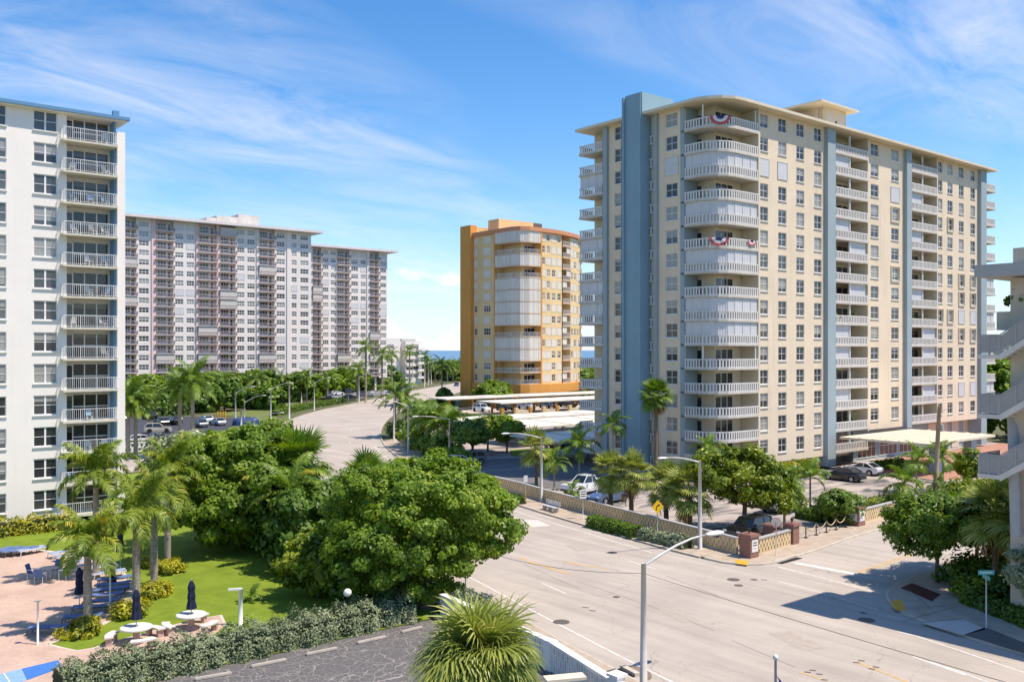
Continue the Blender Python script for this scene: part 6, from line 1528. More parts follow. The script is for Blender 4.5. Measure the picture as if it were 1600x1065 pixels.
block_wall('street_wall', 'white lattice block wall across the cross street beyond the lawn', [(34.5, 136.3), (53.5, 135.0)], 1.25, WHITEB, (.34, .34), .62, 2)
# near white wall: every pierced block a piece of its own
nw = thing('block_wall', 'white pierced block wall beside the foreground fan palm along the pavement', 'wall', (26.6, 26.0, 0))
bl = MB()
for q_ in ((-.195, -.07, -.195, .195), (.07, .195, -.195, .195), (-.07, .07, .14, .195), (-.07, .07, -.195, -.14)): bl.box(q_[0], q_[1], -.14, .14, q_[2], q_[3])
blm = bl.mesh('block', WHITEB)
wl_ = [(25.5, 18.5), (26.6, 26.0), (27.95, 31.3), (28.75, 41.0)]
for a, b in zip(wl_[:-1], wl_[1:]):
    L = math.dist(a, b); n = int(L/.395); ang = math.atan2(b[1]-a[1], b[0]-a[0])
    for r in range(3):
        for i in range(n):
            s = (i+.5+(.5 if r % 2 else 0))/n
            if s*L > L-.05: continue
            obj('block', blm, nw, (a[0]+(b[0]-a[0])*s, a[1]+(b[1]-a[1])*s, .22+.4*r), ang, world=True)
    at_world(MB().obox(a, b, -.19, .19, 1.22, 1.33), nw).obj('coping', WHITEB, nw)
    at_world(MB().obox(a, b, -.1, .1, -.05, .022), nw).obj('footing', WHITEB, nw)
at_world(MB().box(27.72, 28.18, 31.05, 31.55, -.05, 1.34), nw).obj('pier', WHITEB, nw)
at_world(MB().box(26.4, 26.85, 25.6, 26.05, -.05, 1.5).box(26.32, 26.93, 25.52, 26.13, 1.5, 1.6), nw).obj('pier', WHITEB, nw)
INK = M('black_ink', (0.03, 0.03, 0.032), 0.7, 0.0)
sg = thing('gate_sign', 'white gabled sign block with dark lettering in front of the white block wall', 'sign', (25.7, 27.9, 0), R(-25))
MB().box(-.75, .75, -.22, .22, 0, 1.0).obj('panel', WHITEB, sg)
MB().prism([(-.85, -.3), (.85, -.3), (.85, .3), (-.85, .3)], 1.0, 1.12).obj('cap', CREAMR, sg)
for i, (a, b) in enumerate(((-.2, .05), (.15, .35), (.45, .6))): MB().box(a, b, -.228, -.222, .55, .8).obj('letter', M('sign_blue', (0.03, 0.06, 0.2), 0.6, 0.0), sg)
# brick pillars
def pillar(label, x, y, w, h, plaque=None, rz=0.0):
    t = thing('brick_pillar', label, 'pillar', (x, y, .1), rz)
    MB().box(-w/2, w/2, -w/2, w/2, 0, h).obj('shaft', BRICK, t)
    MB().box(-w/2-.09, w/2+.09, -w/2-.09, w/2+.09, h, h+.14).box(-w/2-.03, w/2+.03, -w/2-.03, w/2+.03, h+.14, h+.2).obj('cap', BRICK, t)
    MB().lathe([(.05, h+.2), (.05, h+.34), (.11, h+.36), (.12, h+.52), (.04, h+.56)], 10).obj('lantern', DARKM, t)
    if plaque:
        faces = plaque
        for fc in faces:
            p = MB()
            if fc == 'front': p.box(-w*.36, w*.36, -w/2-.03, -w/2-.002, h*.3, h*.88)
            else: p.box(-w/2-.03, -w/2-.002, -w*.36, w*.36, h*.3, h*.88)
            q = p.obj('plaque', WHITEB, t)
            for k, (ww, zz) in enumerate(((.42, .74), (.5, .62), (.3, .47))):
                for c in range(5 if k < 2 else 2):
                    c0 = -w*ww/2+w*ww*c/(5 if k < 2 else 2); c1 = c0+w*ww*.15
                    l_ = MB()
                    if fc == 'front': l_.box(c0, c1, -w/2-.036, -w/2-.031, h*zz-.04, h*zz+.04)
                    else: l_.box(-w/2-.036, -w/2-.031, c0, c1, h*zz-.04, h*zz+.04)
                    l_.obj('letter', INK, q)
    return t
pillar('brick corner pillar with a white lettered plaque at the street corner', 53.55, 39.2, .95, 1.45, ('front',))
pillar('brick pillar at the left end of the rope barrier', 59.75, 39.9, .75, 1.35)
pillar('low dark brick pillar just behind the pillar at the rope barrier', 59.2, 41.3, .9, 1.15)
pillar('brick pillar with white plaques right of the car park entrance', 70.1, 40.7, 1.0, 1.4, ('front', 'side'))
# rope barrier
pts = [(60.7+i*1.55, 40.25+i*.09) for i in range(6)]
BRASS = M('rope', (0.55, 0.42, 0.22), 0.7, 0.1)
names = ('first', 'second', 'third', 'fourth', 'fifth', 'last')
for i, (x, y) in enumerate(pts):
    t = thing('rope_post', f'{names[i]} black rope post counted from the brick pillar at the corner', 'bollard', (x, y, .13), group='rope barrier posts')
    MB().lathe([(.17, 0), (.17, .03), (.06, .06)], 14).obj('base', DARKM, t); MB().lathe([(.045, .05), (.045, .95), (.06, .96), (.05, 1.02)], 10).obj('post', DARKM, t)
    if i < 5:
        q = pts[i+1]; mid = [(x+(q[0]-x)*s-x, y+(q[1]-y)*s-y, .9-.42*(1-(2*s-1)**2)) for s in (0, .15, .3, .5, .7, .85, 1)]
        MB().tube(mid, .04, 6).obj('rope', BRASS, t, smooth=True)

# ---------------------------------------------------------------- street lamps, posts, signs
def street_lamp(label, xy, h, arm, rise, az, r=.13, mat=None, group='street lamps along the avenue', lsc=1.0):
    t = thing('street_lamp', label, 'street lamp', (xy[0], xy[1], 0), group=group)
    MB().tube([(0, 0, 0), (0, 0, h*.5), (0, 0, h)], [r, r*.8, r*.62], 12).obj('pole', mat or POLEC, t, smooth=True)
    MB().lathe([(r*1.5, 0), (r*1.5, .08), (r*1.1, .14)], 12).obj('base', POLEC, t)
    dx, dy = math.cos(az), math.sin(az)
    A = [(dx*arm*s, dy*arm*s, h-.12+rise*math.sin(s*math.pi/2)) for s in (0, .25, .5, .75, 1)]
    MB().tube(A, [r*.38, r*.36, r*.34, r*.3, r*.26], 8).obj('arm', ALU, t, smooth=True)
    hd = MB()
    prof = [(-.02, .05), (.12, .11), (.35, .15), (.6, .15), (.78, .09), (.84, .02)]
    hd.tube([(p[0]*lsc, 0, 0) for p in prof], [p[1]*lsc for p in prof], 10); hd.v = [(p[0], p[1]*1.15, p[2]*.55) for p in hd.v]
    o = hd.obj('lamp_head', M('lamp_shell', (0.72, 0.72, 0.70), 0.4, 0.0), t, A[-1], az, smooth=True)
    MB().lathe([(.11*lsc, -.14*lsc), (.13*lsc, -.05*lsc), (.13*lsc, 0)], 12, (.48*lsc, 0)).obj('lens', M('lamp_lens', (0.05, 0.05, 0.052), 0.2, 0.0), o)
    return t
RN = R(-18)      # across the avenue
street_lamp('grey street lamp in the foreground with its arm reaching over the avenue', (29.35, 26.9), 5.4, 3.9, .9, R(-4), .17, lsc=1.3)
street_lamp('street lamp at the wall beside the leafy shade tree', (52.9, 43.0), 6.5, 2.9, .5, R(168), .17)
street_lamp('street lamp on the pavement by the bus bench', G(846, 786), 6.3, 3.4, .6, R(168), .15)
street_lamp('street lamp by the drive, arm over the bend wall', G(702.5, 722), 5.7, 4.2, .5, R(165), .15)
street_lamp('street lamp at the bend wall among the palms', G(638, 710), 6.8, 3.6, 1.0, R(160), .16)
street_lamp('tall street lamp behind the bushy palm at the bend', G(615.5, 690), 7.4, 3.0, .6, R(150), .16)
for i, (u, v, tp, ax, lab) in enumerate(((368, 664, 614, 30, 'street lamp over the tower belt at the left end of the far kerb'), (382, 664, 628, 34, 'lower lamp right of the left-end street lamp'), (423, 662, 608, 36, 'street lamp with a long arm left of the tower car park'), (491, 641, 598, 26, 'street lamp on the grass verge before the parked cars'), (561, 630, 589, 28, 'street lamp beside the tall thin palm'), (397, 668, 655, 50, 'low inclined lamp arm by the avenue hedge'), (663, 605, 570, 16, 'first far lamp on the avenue bend'), (669, 602, 567, 16, 'second far lamp on the avenue bend'), (674, 600, 573, 16, 'third far lamp on the avenue bend'), (644, 608, 566, 14, 'far lamp by the tower car park lane'), (600, 628, 588, 14, 'far lamp in front of the slanted cars'))):
    x, y = G(u, v); d = depth(x, y); h = (v-tp)*d/1440
    street_lamp(lab, (x, y), h, max(2.5, ax*d/1440*.8), 1.4, R(-38), .16, group='far street lamps')
for i, (u, v, tp) in enumerate(((452, 656, 602), (377, 668, 640), (471, 629, 612), (544, 626, 612))):
    x, y = G(u, v); d = depth(x, y)
    t = thing('post', ('tall plain post at the avenue kerb', 'short plain post by the blue tarpaulin', 'white canopy post at the tower car park', 'thin grey post in the tower car park hedge')[i], 'post', (x, y, 0)); MB().tube([(0, 0, 0), (0, 0, (v-tp)*d/1440)], [.17, .14], 10).obj('shaft', POLEC, t, smooth=True)
def sign_post(label, xy, h, plate, facing, name='road_sign', post=.035, z=.12, pm=None):
    t = thing(name, label, 'sign', (xy[0], xy[1], z), facing)
    MB().tube([(0, 0, 0), (0, 0, h)], post, 8).obj('post', pm or ALU, t, smooth=True)
    plate(t, h)
    return t
TOCAM = math.atan2(-FWD[1], -FWD[0])+R(90)          # plate normal (-y local) towards the road users on this side
def diamond(t, h):
    s = .54; MB().add([(0, -.05, h-s), (s, -.05, h), (0, -.05, h+s), (-s, -.05, h), (0, -.03, h-s), (s, -.03, h), (0, -.03, h+s), (-s, -.03, h)], [(0,1,2,3),(7,6,5,4),(0,4,5,1),(1,5,6,2),(2,6,7,3),(3,7,4,0)]).obj('plate', M('sign_yellow', (0.78, 0.47, 0.01), 0.5, 0.0), t)
    a = MB(); cur = [(-.13, -.24), (-.13, -.05), (-.08, .07), (.02, .12), (.08, .12)]
    for p, q in zip(cur[:-1], cur[1:]):
        dx, dz = q[0]-p[0], q[1]-p[1]; l = math.hypot(dx, dz); nx, nz = -dz/l*.045, dx/l*.045
        a.quad((p[0]+nx, -.056, h+p[1]+nz), (p[0]-nx, -.056, h+p[1]-nz), (q[0]-nx, -.056, h+q[1]-nz), (q[0]+nx, -.056, h+q[1]+nz))
    a.add([(.06, -.056, h+.0), (.24, -.056, h+.13), (.06, -.056, h+.25)], [(0, 1, 2)])
    a.obj('arrow', INK, t)
FACE = R(-180+90)+math.atan2(0.95, .3)-R(90)
sign_post('yellow diamond road sign with a black right-curve arrow in front of the cream wall', (53.6, 47.7), 2.35, diamond, R(-12))
def rect_plate(w, hh, mat, lines=0, off=0.0):
    def f(t, h):
        p = MB().box(-w/2, w/2, -.055, -.03, h-hh, h).obj('plate', mat, t)
        for k in range(lines): MB().box(-w*.38, w*.38, -.062, -.057, h-hh*(.22+.26*k)-.035, h-hh*(.22+.26*k)+.035).obj('print_line', INK if mat is WFRAME else WFRAME, p)
    return f
SIGNW = M('sign_white', (0.62, 0.62, 0.62), 0.5, 0.0)
sign_post('white rectangular sign by the wall left of the clipped hedge', (54.6, 57.0), 2.5, rect_plate(.65, .75, WFRAME, 3), R(-12))
sign_post('small white sign at the left end of the cream wall', G(739, 762), 2.5, rect_plate(.6, .75, WFRAME, 3), R(-12))
def bus_plate(t, h):
    MB().box(-.2, .2, -.05, -.02, h-.62, h).obj('plate', SIGNW, t); MB().tube([(0, 0, 0), (0, 0, 1.05)], .05, 8).obj('sleeve', M('sleeve_orange', (0.7, 0.32, 0.04), 0.6, 0.0), t)
sign_post('bus stop sign with an orange sleeve round its post left of the street lamp', G(821, 786, .1), 2.6, bus_plate, R(-12))
sign_post('thin post with a narrow sign beside the white block wall near the round tree', (32.1, 43.4), 2.0, rect_plate(.28, .55, GREYM, 0), R(20))
def octagon(t, h):
    a = [(.36*math.cos(R(22.5+45*k)), .36*math.sin(R(22.5+45*k))) for k in range(8)]
    MB().add([(x, .03, h+z) for x, z in a]+[(x, .05, h+z) for x, z in a], [tuple(range(8)), tuple(range(15, 7, -1))]+[(i, 8+i, 8+(i+1) % 8, (i+1) % 8) for i in range(8)]).obj('plate', M('sign_back', (0.50, 0.46, 0.40), 0.5, 0.1, 4.0), t)
sign_post('round-looking back of an octagonal sign in front of the short cream wall', (55.3, 38.2), 2.35, octagon, R(-40))
def name_plate(t, h):
    g = M('street_sign_green', (0.03, 0.34, 0.30), 0.5, 0.0)
    p = MB().box(-.42, .42, -.02, .02, h+.02, h+.26).obj('name_plate', g, t)
    for k in range(8): MB().box(-.34+k*.085, -.29+k*.085, -.026, -.021, h+.10, h+.19).obj('letter', WFRAME, p)
    MB().box(-.015, .015, -.35, .35, h-.22, h+.0).obj('name_plate', g, t)
sign_post('green street-name sign on a pale post at the corner hedge', G(1541, 981, .12), 2.75, name_plate, R(-38), name='street_name_sign', post=.04)
# bus bench
bb = thing('bus_bench', 'pale slatted bus bench against the cream wall', 'bench', (55.0, 61.6, .12), R(-100))
for k in range(4): MB().box(-1.2, 1.2, -.28+k*.13, -.18+k*.13, .43, .47).obj('seat_slat', SIGNW, bb)
for k in range(3): MB().box(-1.2, 1.2, .27, .31, .55+k*.13, .64+k*.13).obj('back_slat', SIGNW, bb)
for x in (-.9, 0, .9): MB().box(x-.03, x+.03, -.25, .3, 0, .43).box(x-.03, x+.03, .24, .27, .43, .92).obj('leg', GREYM, bb)
# wooden utility pole
wpx = G(1461, 792)
t = thing('utility_pole', 'weathered leaning wooden utility pole on the verge before the entrance court', 'utility pole', (wpx[0], wpx[1], 0))
MB().tube([(0, 0, 0), (.12, -.12, 5.0), (.28, -.28, 9.3)], [.26, .21, .16], 12).obj('shaft', WOOD, t, smooth=True)
MB().lathe([(.17, 7.0), (.19, 7.05), (.19, 7.6), (.15, 7.7)], 12, (.5, -.35)).obj('transformer', GREYM, t)
MB().tube([(.28, -.28, 8.6), (.9, -.5, 9.0), (1.2, -.6, 9.1)], .04, 6).obj('bracket', GREYM, t)
# cables from the foreground lamp
def cable(label, a, b, sag, r=.018):
    P = [(a[0]+(b[0]-a[0])*s, a[1]+(b[1]-a[1])*s, a[2]+(b[2]-a[2])*s-sag*4*s*(1-s)) for s in [i/20 for i in range(21)]]
    t = thing('overhead_cable', label, 'cable', P[0]); MB().tube([(p[0]-P[0][0], p[1]-P[0][1], p[2]-P[0][2]) for p in P], r, 5).obj('wire', DARKM, t)
cable('thin cable running from the foreground lamp over the avenue to the big round tree', (29.4, 27.0, 4.95), (37, 66, 5.2), 2.2, .011)
cable('thin cable running from the foreground lamp to the lower right over the avenue', (29.4, 26.9, 4.95), (27.6, 3, 4.9), .12, .010)
# flag
fl = thing('flag_pole', 'flag pole top with a starred blue flag at the bottom edge', 'flag', (21.4, 14.8, 0))
hz = 6.1
MB().tube([(0, 0, 0), (0, 0, hz)], [.06, .035], 10).obj('pole', ALU, fl, smooth=True)
MB().lathe([(.01, hz), (.06, hz+.02), (.075, hz+.08), (.05, hz+.14), (.01, hz+.16)], 12).obj('finial', WFRAME, fl, smooth=True)
fv = []; fd = []
for i in range(7):
    for j in range(7):
        s = i/6; fv.append((.04+.42*s*RGT[0]+.05*math.sin(j+3*s), .42*s*RGT[1]-.05*math.sin(j*1.3+4*s), hz-.42-.14*j-.75*s-.1*s*s))
for i in range(6):
    for j in range(6): fd.append((i*7+j, i*7+j+1, (i+1)*7+j+1, (i+1)*7+j))
fo = obj('flag_cloth', mesh('flag_cloth', fv, fd, M('flag_blue', (0.02, 0.045, 0.22), 0.8, 0.0), True), fl)
sm = MB()
for a, b in ((.3, -.62), (.45, -.85), (.6, -1.0), (.35, -1.0), (.75, -1.2), (.5, -1.25)):
    x0, y0, z0 = .04+.42*a*RGT[0]-.06*FWD[0], .42*a*RGT[1]-.06*FWD[1], hz+b-.3*a
    sm.add([(x0+.03*math.cos(q)*RGT[0]*(1 if k % 2 else .4), y0+.03*math.cos(q)*RGT[1]*(1 if k % 2 else .4), z0+.03*math.sin(q)*(1 if k % 2 else .4)) for k, q in enumerate([i*math.pi/5 for i in range(10)])], [tuple(range(10))])
sm.obj('star', WFRAME, fo)

# ---------------------------------------------------------------- carports
def carport(label, x0, x1, y0, y1, z, post_m, posts, tilt=.25, roofm=None, n=4, name='carport', zb=0.0, group=None):
    t = thing(name, label, 'carport', ((x0+x1)/2, (y0+y1)/2, zb)); 
    r = MB(); v = [(x0, y0, z), (x1, y0, z), (x1, y1, z+tilt), (x0, y1, z+tilt)]
    r.add(v+[(a, b, c+.22) for a, b, c in v], [(3,2,1,0),(4,5,6,7),(0,1,5,4),(1,2,6,5),(2,3,7,6),(3,0,4,7)])
    ro = at_world(r, t).obj('roof', roofm or ROOFC, t)
    for i in range(1, n):
        xx = x0+(x1-x0)*i/n
        sv = [(xx-.08, y0, z+.225), (xx+.08, y0, z+.225), (xx+.08, y1, z+tilt+.225), (xx-.08, y1, z+tilt+.225)]
        at_world(MB().add(sv+[(a, b, c+.05) for a, b, c in sv], [(4,5,6,7),(0,1,5,4),(1,2,6,5),(2,3,7,6),(3,0,4,7)]), t).obj('roof_seam', M('seam', (0.45, 0.42, 0.36), 0.7, 0.1), ro)
    for px, py in posts: at_world(MB().box(px-.18, px+.18, py-.18, py+.18, zb, z+.1).box(px-1.4, px+1.4, py-.12, py+.12, z-.25, z-.02), t).obj('post', post_m, t)
    return t
carport('nearest carport roof beside the cream tower, pale with a grey front slope', 78, 104, 85.6, 95.6, 2.85, POLEC, [(80.5, 91), (88, 91), (95, 91), (101, 91)], .1)
carport('second carport with a wide cream roof in seamed panels', 88, 126, 104.2, 115, 2.85, POLEC, [(91, 109), (100, 109), (110, 109), (120, 109)], .2)
carport('third carport, a long thin cream roof above the drive', 86.5, 134, 119.6, 126, 2.85, POLEC, [(89, 123), (100, 123), (111, 123), (122, 123)], .15, n=5)
deck2 = slab('raised_deck', [(110.5, 139), (172, 139), (172, 165.5), (113, 165.5)], 0, 1.7, M('deck_concrete', (0.50, 0.42, 0.34), 0.85, 0.12, 0.5))
carport('front strip of the orange-posted carport below the orange tower', 112.5, 170, 140.5, 148.5, 4.0, M('orange_post', (0.55, 0.25, 0.06), 0.75, 0.06), [(115+i*5.6, 146.5) for i in range(10)], .1, zb=1.7, n=6)
carport('rear strip of the orange-posted carport nearest the orange tower', 111.5, 172, 157.5, 164, 4.1, MATS['orange_post'], [(114+i*6.2, 160) for i in range(9)], .1, zb=1.7, n=6)
for i in range(16):
    x = 112+i*3.6
    t = thing('deck_pier', f'{ORD[i]} short ochre pier from the left on the raised deck edge', 'pier', (x, 139.6, 1.7), group='piers of the raised deck'); MB().box(-.35, .35, -.3, .3, 0, 1.5).obj('block', YELLOW if i % 2 else MATS['orange_post'], t)
    if i % 2: MB().box(.36, 3.2, -.12, .12, 0, .9).obj('panel', M('deck_panel', (0.62, 0.54, 0.40), 0.8, 0.08), t)
hedge('deck_hedge', 'clipped hedge along the edge of the raised deck by the avenue', [(110.0, 163), (109.3, 138.2), (140, 137.8)], 1.6, 1.9, L_HEDGE, 6000, .2, 400, rough=.1)
for i in range(9):
    car(f'{ORD[i]} car from the left in the shade of the orange-posted carport', (117+i*6.1, 152.5), 90 if i % 2 else 270, ('suv', 'sedan')[i % 2], ('white', 'black', 'silver', 'grey', 'black', 'navy', 'white', 'grey', 'black')[i], near=False, z=1.72, group='cars under the orange carport')
for i in range(6):
    car(f'{ORD[i]} car from the left in the shade of the cream carports', (92+i*5.4, 109 if i % 2 else 100.5), 90, ('suv', 'sedan')[i % 2], ('black', 'grey', 'navy', 'black', 'silver', 'black')[i], near=False, group='cars under the cream carports')

# ---------------------------------------------------------------- pool terrace furniture
NAVYC = M('parasol_navy', (0.008, 0.014, 0.045), 0.8, 0.1, 8.0)
SLING = M('lounger_blue', (0.10, 0.17, 0.34), 0.75, 0.1, 4.0)
SLINGP = M('lounger_paleblue', (0.28, 0.36, 0.50), 0.7, 0.1, 4.0)
LFRAME = M('lounger_frame', (0.10, 0.09, 0.08), 0.5, 0.0)
LFW = M('lounger_frame_white', (0.66, 0.66, 0.64), 0.5, 0.0)
def lounger_meshes():
    fr = MB()
    for s in (-.33, .33): fr.tube([(-.95, s, .34), (1.0, s, .34)], .028, 6)
    for x in (-.95, 1.0): fr.tube([(x, -.33, .34), (x, .33, .34)], .025, 6)
    lg = MB()
    lg.tube([(0, 0, .34), (-.08, 0, 0)], .025, 6)
    se = MB(); pts = [(-.93, .40), (.3, .37), (.99, .44)]
    for p, q in zip(pts[:-1], pts[1:]):
        se.add([(p[0], -.31, p[1]), (q[0], -.31, q[1]), (q[0], .31, q[1]), (p[0], .31, p[1]), (p[0], -.31, p[1]-.03), (q[0], -.31, q[1]-.03), (q[0], .31, q[1]-.03), (p[0], .31, p[1]-.03)], [(0,1,2,3),(7,6,5,4),(0,4,5,1),(1,5,6,2),(2,6,7,3),(3,7,4,0)])
    ar = MB()
    for s in (-.36, .36): ar.tube([(-.5, s, .34), (-.45, s, .56), (.05, s, .56), (.1, s, .34)], .02, 5)
    return fr.mesh('frame', LFRAME), lg.mesh('leg', LFRAME), se.mesh('sling', SLING), ar.mesh('arm', LFRAME)
LM = lounger_meshes()
def lounger(label, xy, deg, pale=False):
    t = thing('sun_lounger', label, 'sun lounger', (xy[0], xy[1], .062), R(deg), 'sun loungers round the terrace')
    for k, m_ in zip(('frame', 'sling'), (LM[0], LM[2])):
        o = obj(k, m_, t); set_mat(o, (SLINGP if pale else SLING) if k == 'sling' else (LFW if pale else LFRAME))
    for x in (-.85, .85):
        for s in (-.33, .33): set_mat(obj('leg', LM[1], t, (x, s, 0)), LFW if pale else LFRAME)
    return t
arc_px = [(76, 991), (128, 974), (142, 958), (158, 949), (164, 939), (172, 930), (178, 922), (178, 913), (170, 903), (158, 894), (148, 889), (138, 883), (128, 878), (108, 875), (98, 870)]
for i, (u, v) in enumerate(arc_px):
    x, y = G(u, v)
    deg = -32+ (3.2*i if i < 9 else 26+(i-8)*4)
    lounger(f'{ORD[i]} sun lounger counted from the near end of the curved row', (x, y), deg, pale=i > 7)
for i, (u, v) in enumerate(((36, 867), (24, 868), (10, 867), (-4, 868), (48, 866))):
    lounger(('blue lounger in the straight row, nearest the palm', 'second lounger from the palm in the straight row', 'third lounger from the palm in the straight row', 'lounger cut by the picture edge in the straight row')[i] if i != 4 else 'pale lounger at the palm end of the straight row', G(u, v), 18, pale=i == 4)
def parasol(label, xy, zb, h, tilt=0.0):
    t = thing('closed_parasol', label, 'parasol', (xy[0], xy[1], zb), group='closed navy parasols')
    MB().tube([(0, 0, 0), (0, 0, h)], .025, 8).obj('pole', ALU, t, smooth=True)
    c = MB(); n = 14; prof = [(.03, h+.08), (.09, h-.02), (.16, h-.25), (.13, h-.5), (.17, h-.75), (.15, h-.95), (.20, h-1.2), (.22, h-1.38), (.10, h-1.42)]
    m_ = len(prof)
    c.v = [(r*(1+.28*(k % 2))*math.cos(2*math.pi*k/n), r*(1+.28*(k % 2))*math.sin(2*math.pi*k/n), z) for r, z in prof for k in range(n)]
    c.f = [(i*n+k, (i+1)*n+k, (i+1)*n+(k+1) % n, i*n+(k+1) % n) for i in range(m_-1) for k in range(n)]
    c.obj('canopy', NAVYC, t); MB().lathe([(.02, h+.05), (.03, h+.1), (.01, h+.16)], 8).obj('finial', ALU, t)
    return t
parasol('closed navy parasol standing among the loungers near the first palm', G(124, 956), .06, 2.35)
parasol('closed navy parasol by the lamp post in the middle of the curved row', G(175, 914), .06, 1.5)
parasol('tall closed navy parasol on the lawn behind the farthest loungers', G(188, 890), .06, 2.5)
WSTONE = M('terrazzo_white', (0.66, 0.63, 0.58), 0.75, 0.1, 3.0)
PSTONE = M('terrazzo_pink', (0.50, 0.36, 0.29), 0.8, 0.1, 3.0)
def picnic(label, xy, nb, rot, side):
    t = thing('picnic_table', label, 'table', (xy[0], xy[1], .06), R(rot), group='round stone tables')
    MB().lathe([(.72, .70), (.76, .72), (.76, .78), (.72, .80)], 28).obj('table_top', WSTONE, t)
    MB().lathe([(.34, 0), (.30, .1), (.16, .25), (.16, .55), (.32, .70)], 14).obj('pedestal', PSTONE, t)
    for k in range(nb):
        a0 = k*2*math.pi/3+.3; b = thing('stone_bench', f'{ORD[k]} curved stone bench round the {side} picnic table', 'bench', (xy[0], xy[1], .06), R(rot)+a0, 'curved stone benches')
        s = MB(); n = 10; v = []
        for i in range(n+1):
            a = -.46+.92*i/n
            for r, z in ((1.05, .38), (1.45, .38), (1.45, .46), (1.05, .46)): v.append((r*math.cos(a), r*math.sin(a), z))
        s.add(v, [(4*i+j, 4*i+4+j, 4*i+4+(j+1) % 4, 4*i+(j+1) % 4) for i in range(n) for j in range(4)]+[(0, 1, 2, 3), (4*n+3, 4*n+2, 4*n+1, 4*n)])
        s.obj('seat', WSTONE, b)
        for a in (-.3, .3): MB().box(1.1, 1.4, -.1, .1, 0, .38).obj('leg', PSTONE, b, (0, 0, 0), a)
picnic('round stone table with a closed parasol nearest the terrace', G(213, 1005), 3, 10, 'left')
picnic('round stone table with a closed parasol farther along by the lawn', G(299, 984), 3, 40, 'right')
parasol('closed navy parasol standing in the left stone table', G(213, 1005), .06, 2.55)
parasol('closed navy parasol standing in the right stone table', G(299, 984), .06, 2.45)
pt = thing('patio_table', 'glass patio table among four chairs on the terrace', 'table', (*G(76, 906), .06))
MB().lathe([(.55, .70), (.6, .71), (.6, .735), (.55, .74)], 24).obj('table_top', M('table_grey', (0.3, 0.3, 0.31), 0.3, 0.0), pt)
for k in range(4): MB().tube([(.42*math.cos(k*1.57), .42*math.sin(k*1.57), 0), (.4*math.cos(k*1.57), .4*math.sin(k*1.57), .7)], .022, 6).obj('leg', ALU, pt)
cx_, cy_ = G(76, 906)
for k, lab in enumerate(('patio chair on the right of the glass table', 'patio chair behind the glass table', 'patio chair on the left of the glass table', 'patio chair in front of the glass table with its back to us')):
    a = R(-40+90*k); c = thing('patio_chair', lab, 'chair', (cx_+1.0*math.cos(a), cy_+1.0*math.sin(a), .06), a, 'patio chairs')
    MB().box(-.25, .22, -.25, .25, .40, .44).obj('seat', SLING, c)
    MB().add([(.2, -.25, .44), (.2, .25, .44), (.36, .25, .98), (.36, -.25, .98), (.23, -.25, .43), (.23, .25, .43), (.39, .25, .97), (.39, -.25, .97)], [(0,1,2,3),(7,6,5,4),(0,4,5,1),(1,5,6,2),(2,6,7,3),(3,7,4,0)]).obj('backrest', SLING, c)
    for x in (-.23, .22):
        for y in (-.25, .25): MB().tube([(x, y, 0), (x, y, .62 if x < 0 else .45)], .018, 5).obj('leg', LFW, c)
    for y in (-.25, .25): MB().box(-.25, .28, y-.03, y+.03, .62, .65).obj('armrest', LFW, c)
def bollard(label, xy, h, arm=False, r=.05):
    t = thing('lamp_post', label, 'lamp post', (xy[0], xy[1], .06), group='white garden lamps')
    MB().tube([(0, 0, 0), (0, 0, h)], r, 10).obj('post', WFRAME, t, smooth=True)
    if arm: MB().box(-.62, .08, -.07, .07, h-.04, h+.06).obj('lamp_arm', WFRAME, t, rz=R(-25))
    else: MB().lathe([(.05, h), (.13, h+.02), (.16, h+.08), (.05, h+.1)], 12).obj('lamp_cap', GREYM, t)
bollard('slim white lamp post on the terrace near the first lounger', G(59, 1008), 2.1)
bollard('white lamp post in front of the loungers by the curved border', G(172, 952), 2.3)
bollard('stout white L-shaped garden lamp at the lawn edge by the hedge', G(376, 978), 1.9, True, .11)
bollard('white post at the end of the lawn under the broad tree', G(332, 838), 2.4, False, .07)
gl = thing('globe_lamp', 'white globe lamp on a post above the grey-green hedge', 'lamp', (*G(543, 985), .05))
MB().tube([(0, 0, 0), (0, 0, 1.75)], .05, 8).obj('post', DARKM, gl, smooth=True)
MB().lathe([(.21*math.sin(math.pi*i/10)+.001, 1.93-.21*math.cos(math.pi*i/10)) for i in range(11)], 18).obj('globe', M('opal_globe', (0.8, 0.79, 0.77), 0.3, 0.0), gl, smooth=True)
STOPC = M('wheel_stop', (0.46, 0.41, 0.35), 0.85, 0.15, 2.0)
for i, (a, b) in enumerate((((304, 1063), (362, 1053)), ((392, 1043), (447, 1032)), ((478, 1024), (527, 1014)), ((558, 1006), (603, 996)), ((627, 989), (660, 981)))):
    p, q = G(*a), G(*b); t = thing('wheel_stop', f'{ORD[i]} concrete wheel stop from the left along the grey-green hedge', 'wheel stop', (p[0], p[1], .01), group='wheel stops by the hedge')
    MB().obox((0, 0), (q[0]-p[0], q[1]-p[1]), -.09, .09, 0, .13).obj('bar', STOPC, t, bevel=.03)
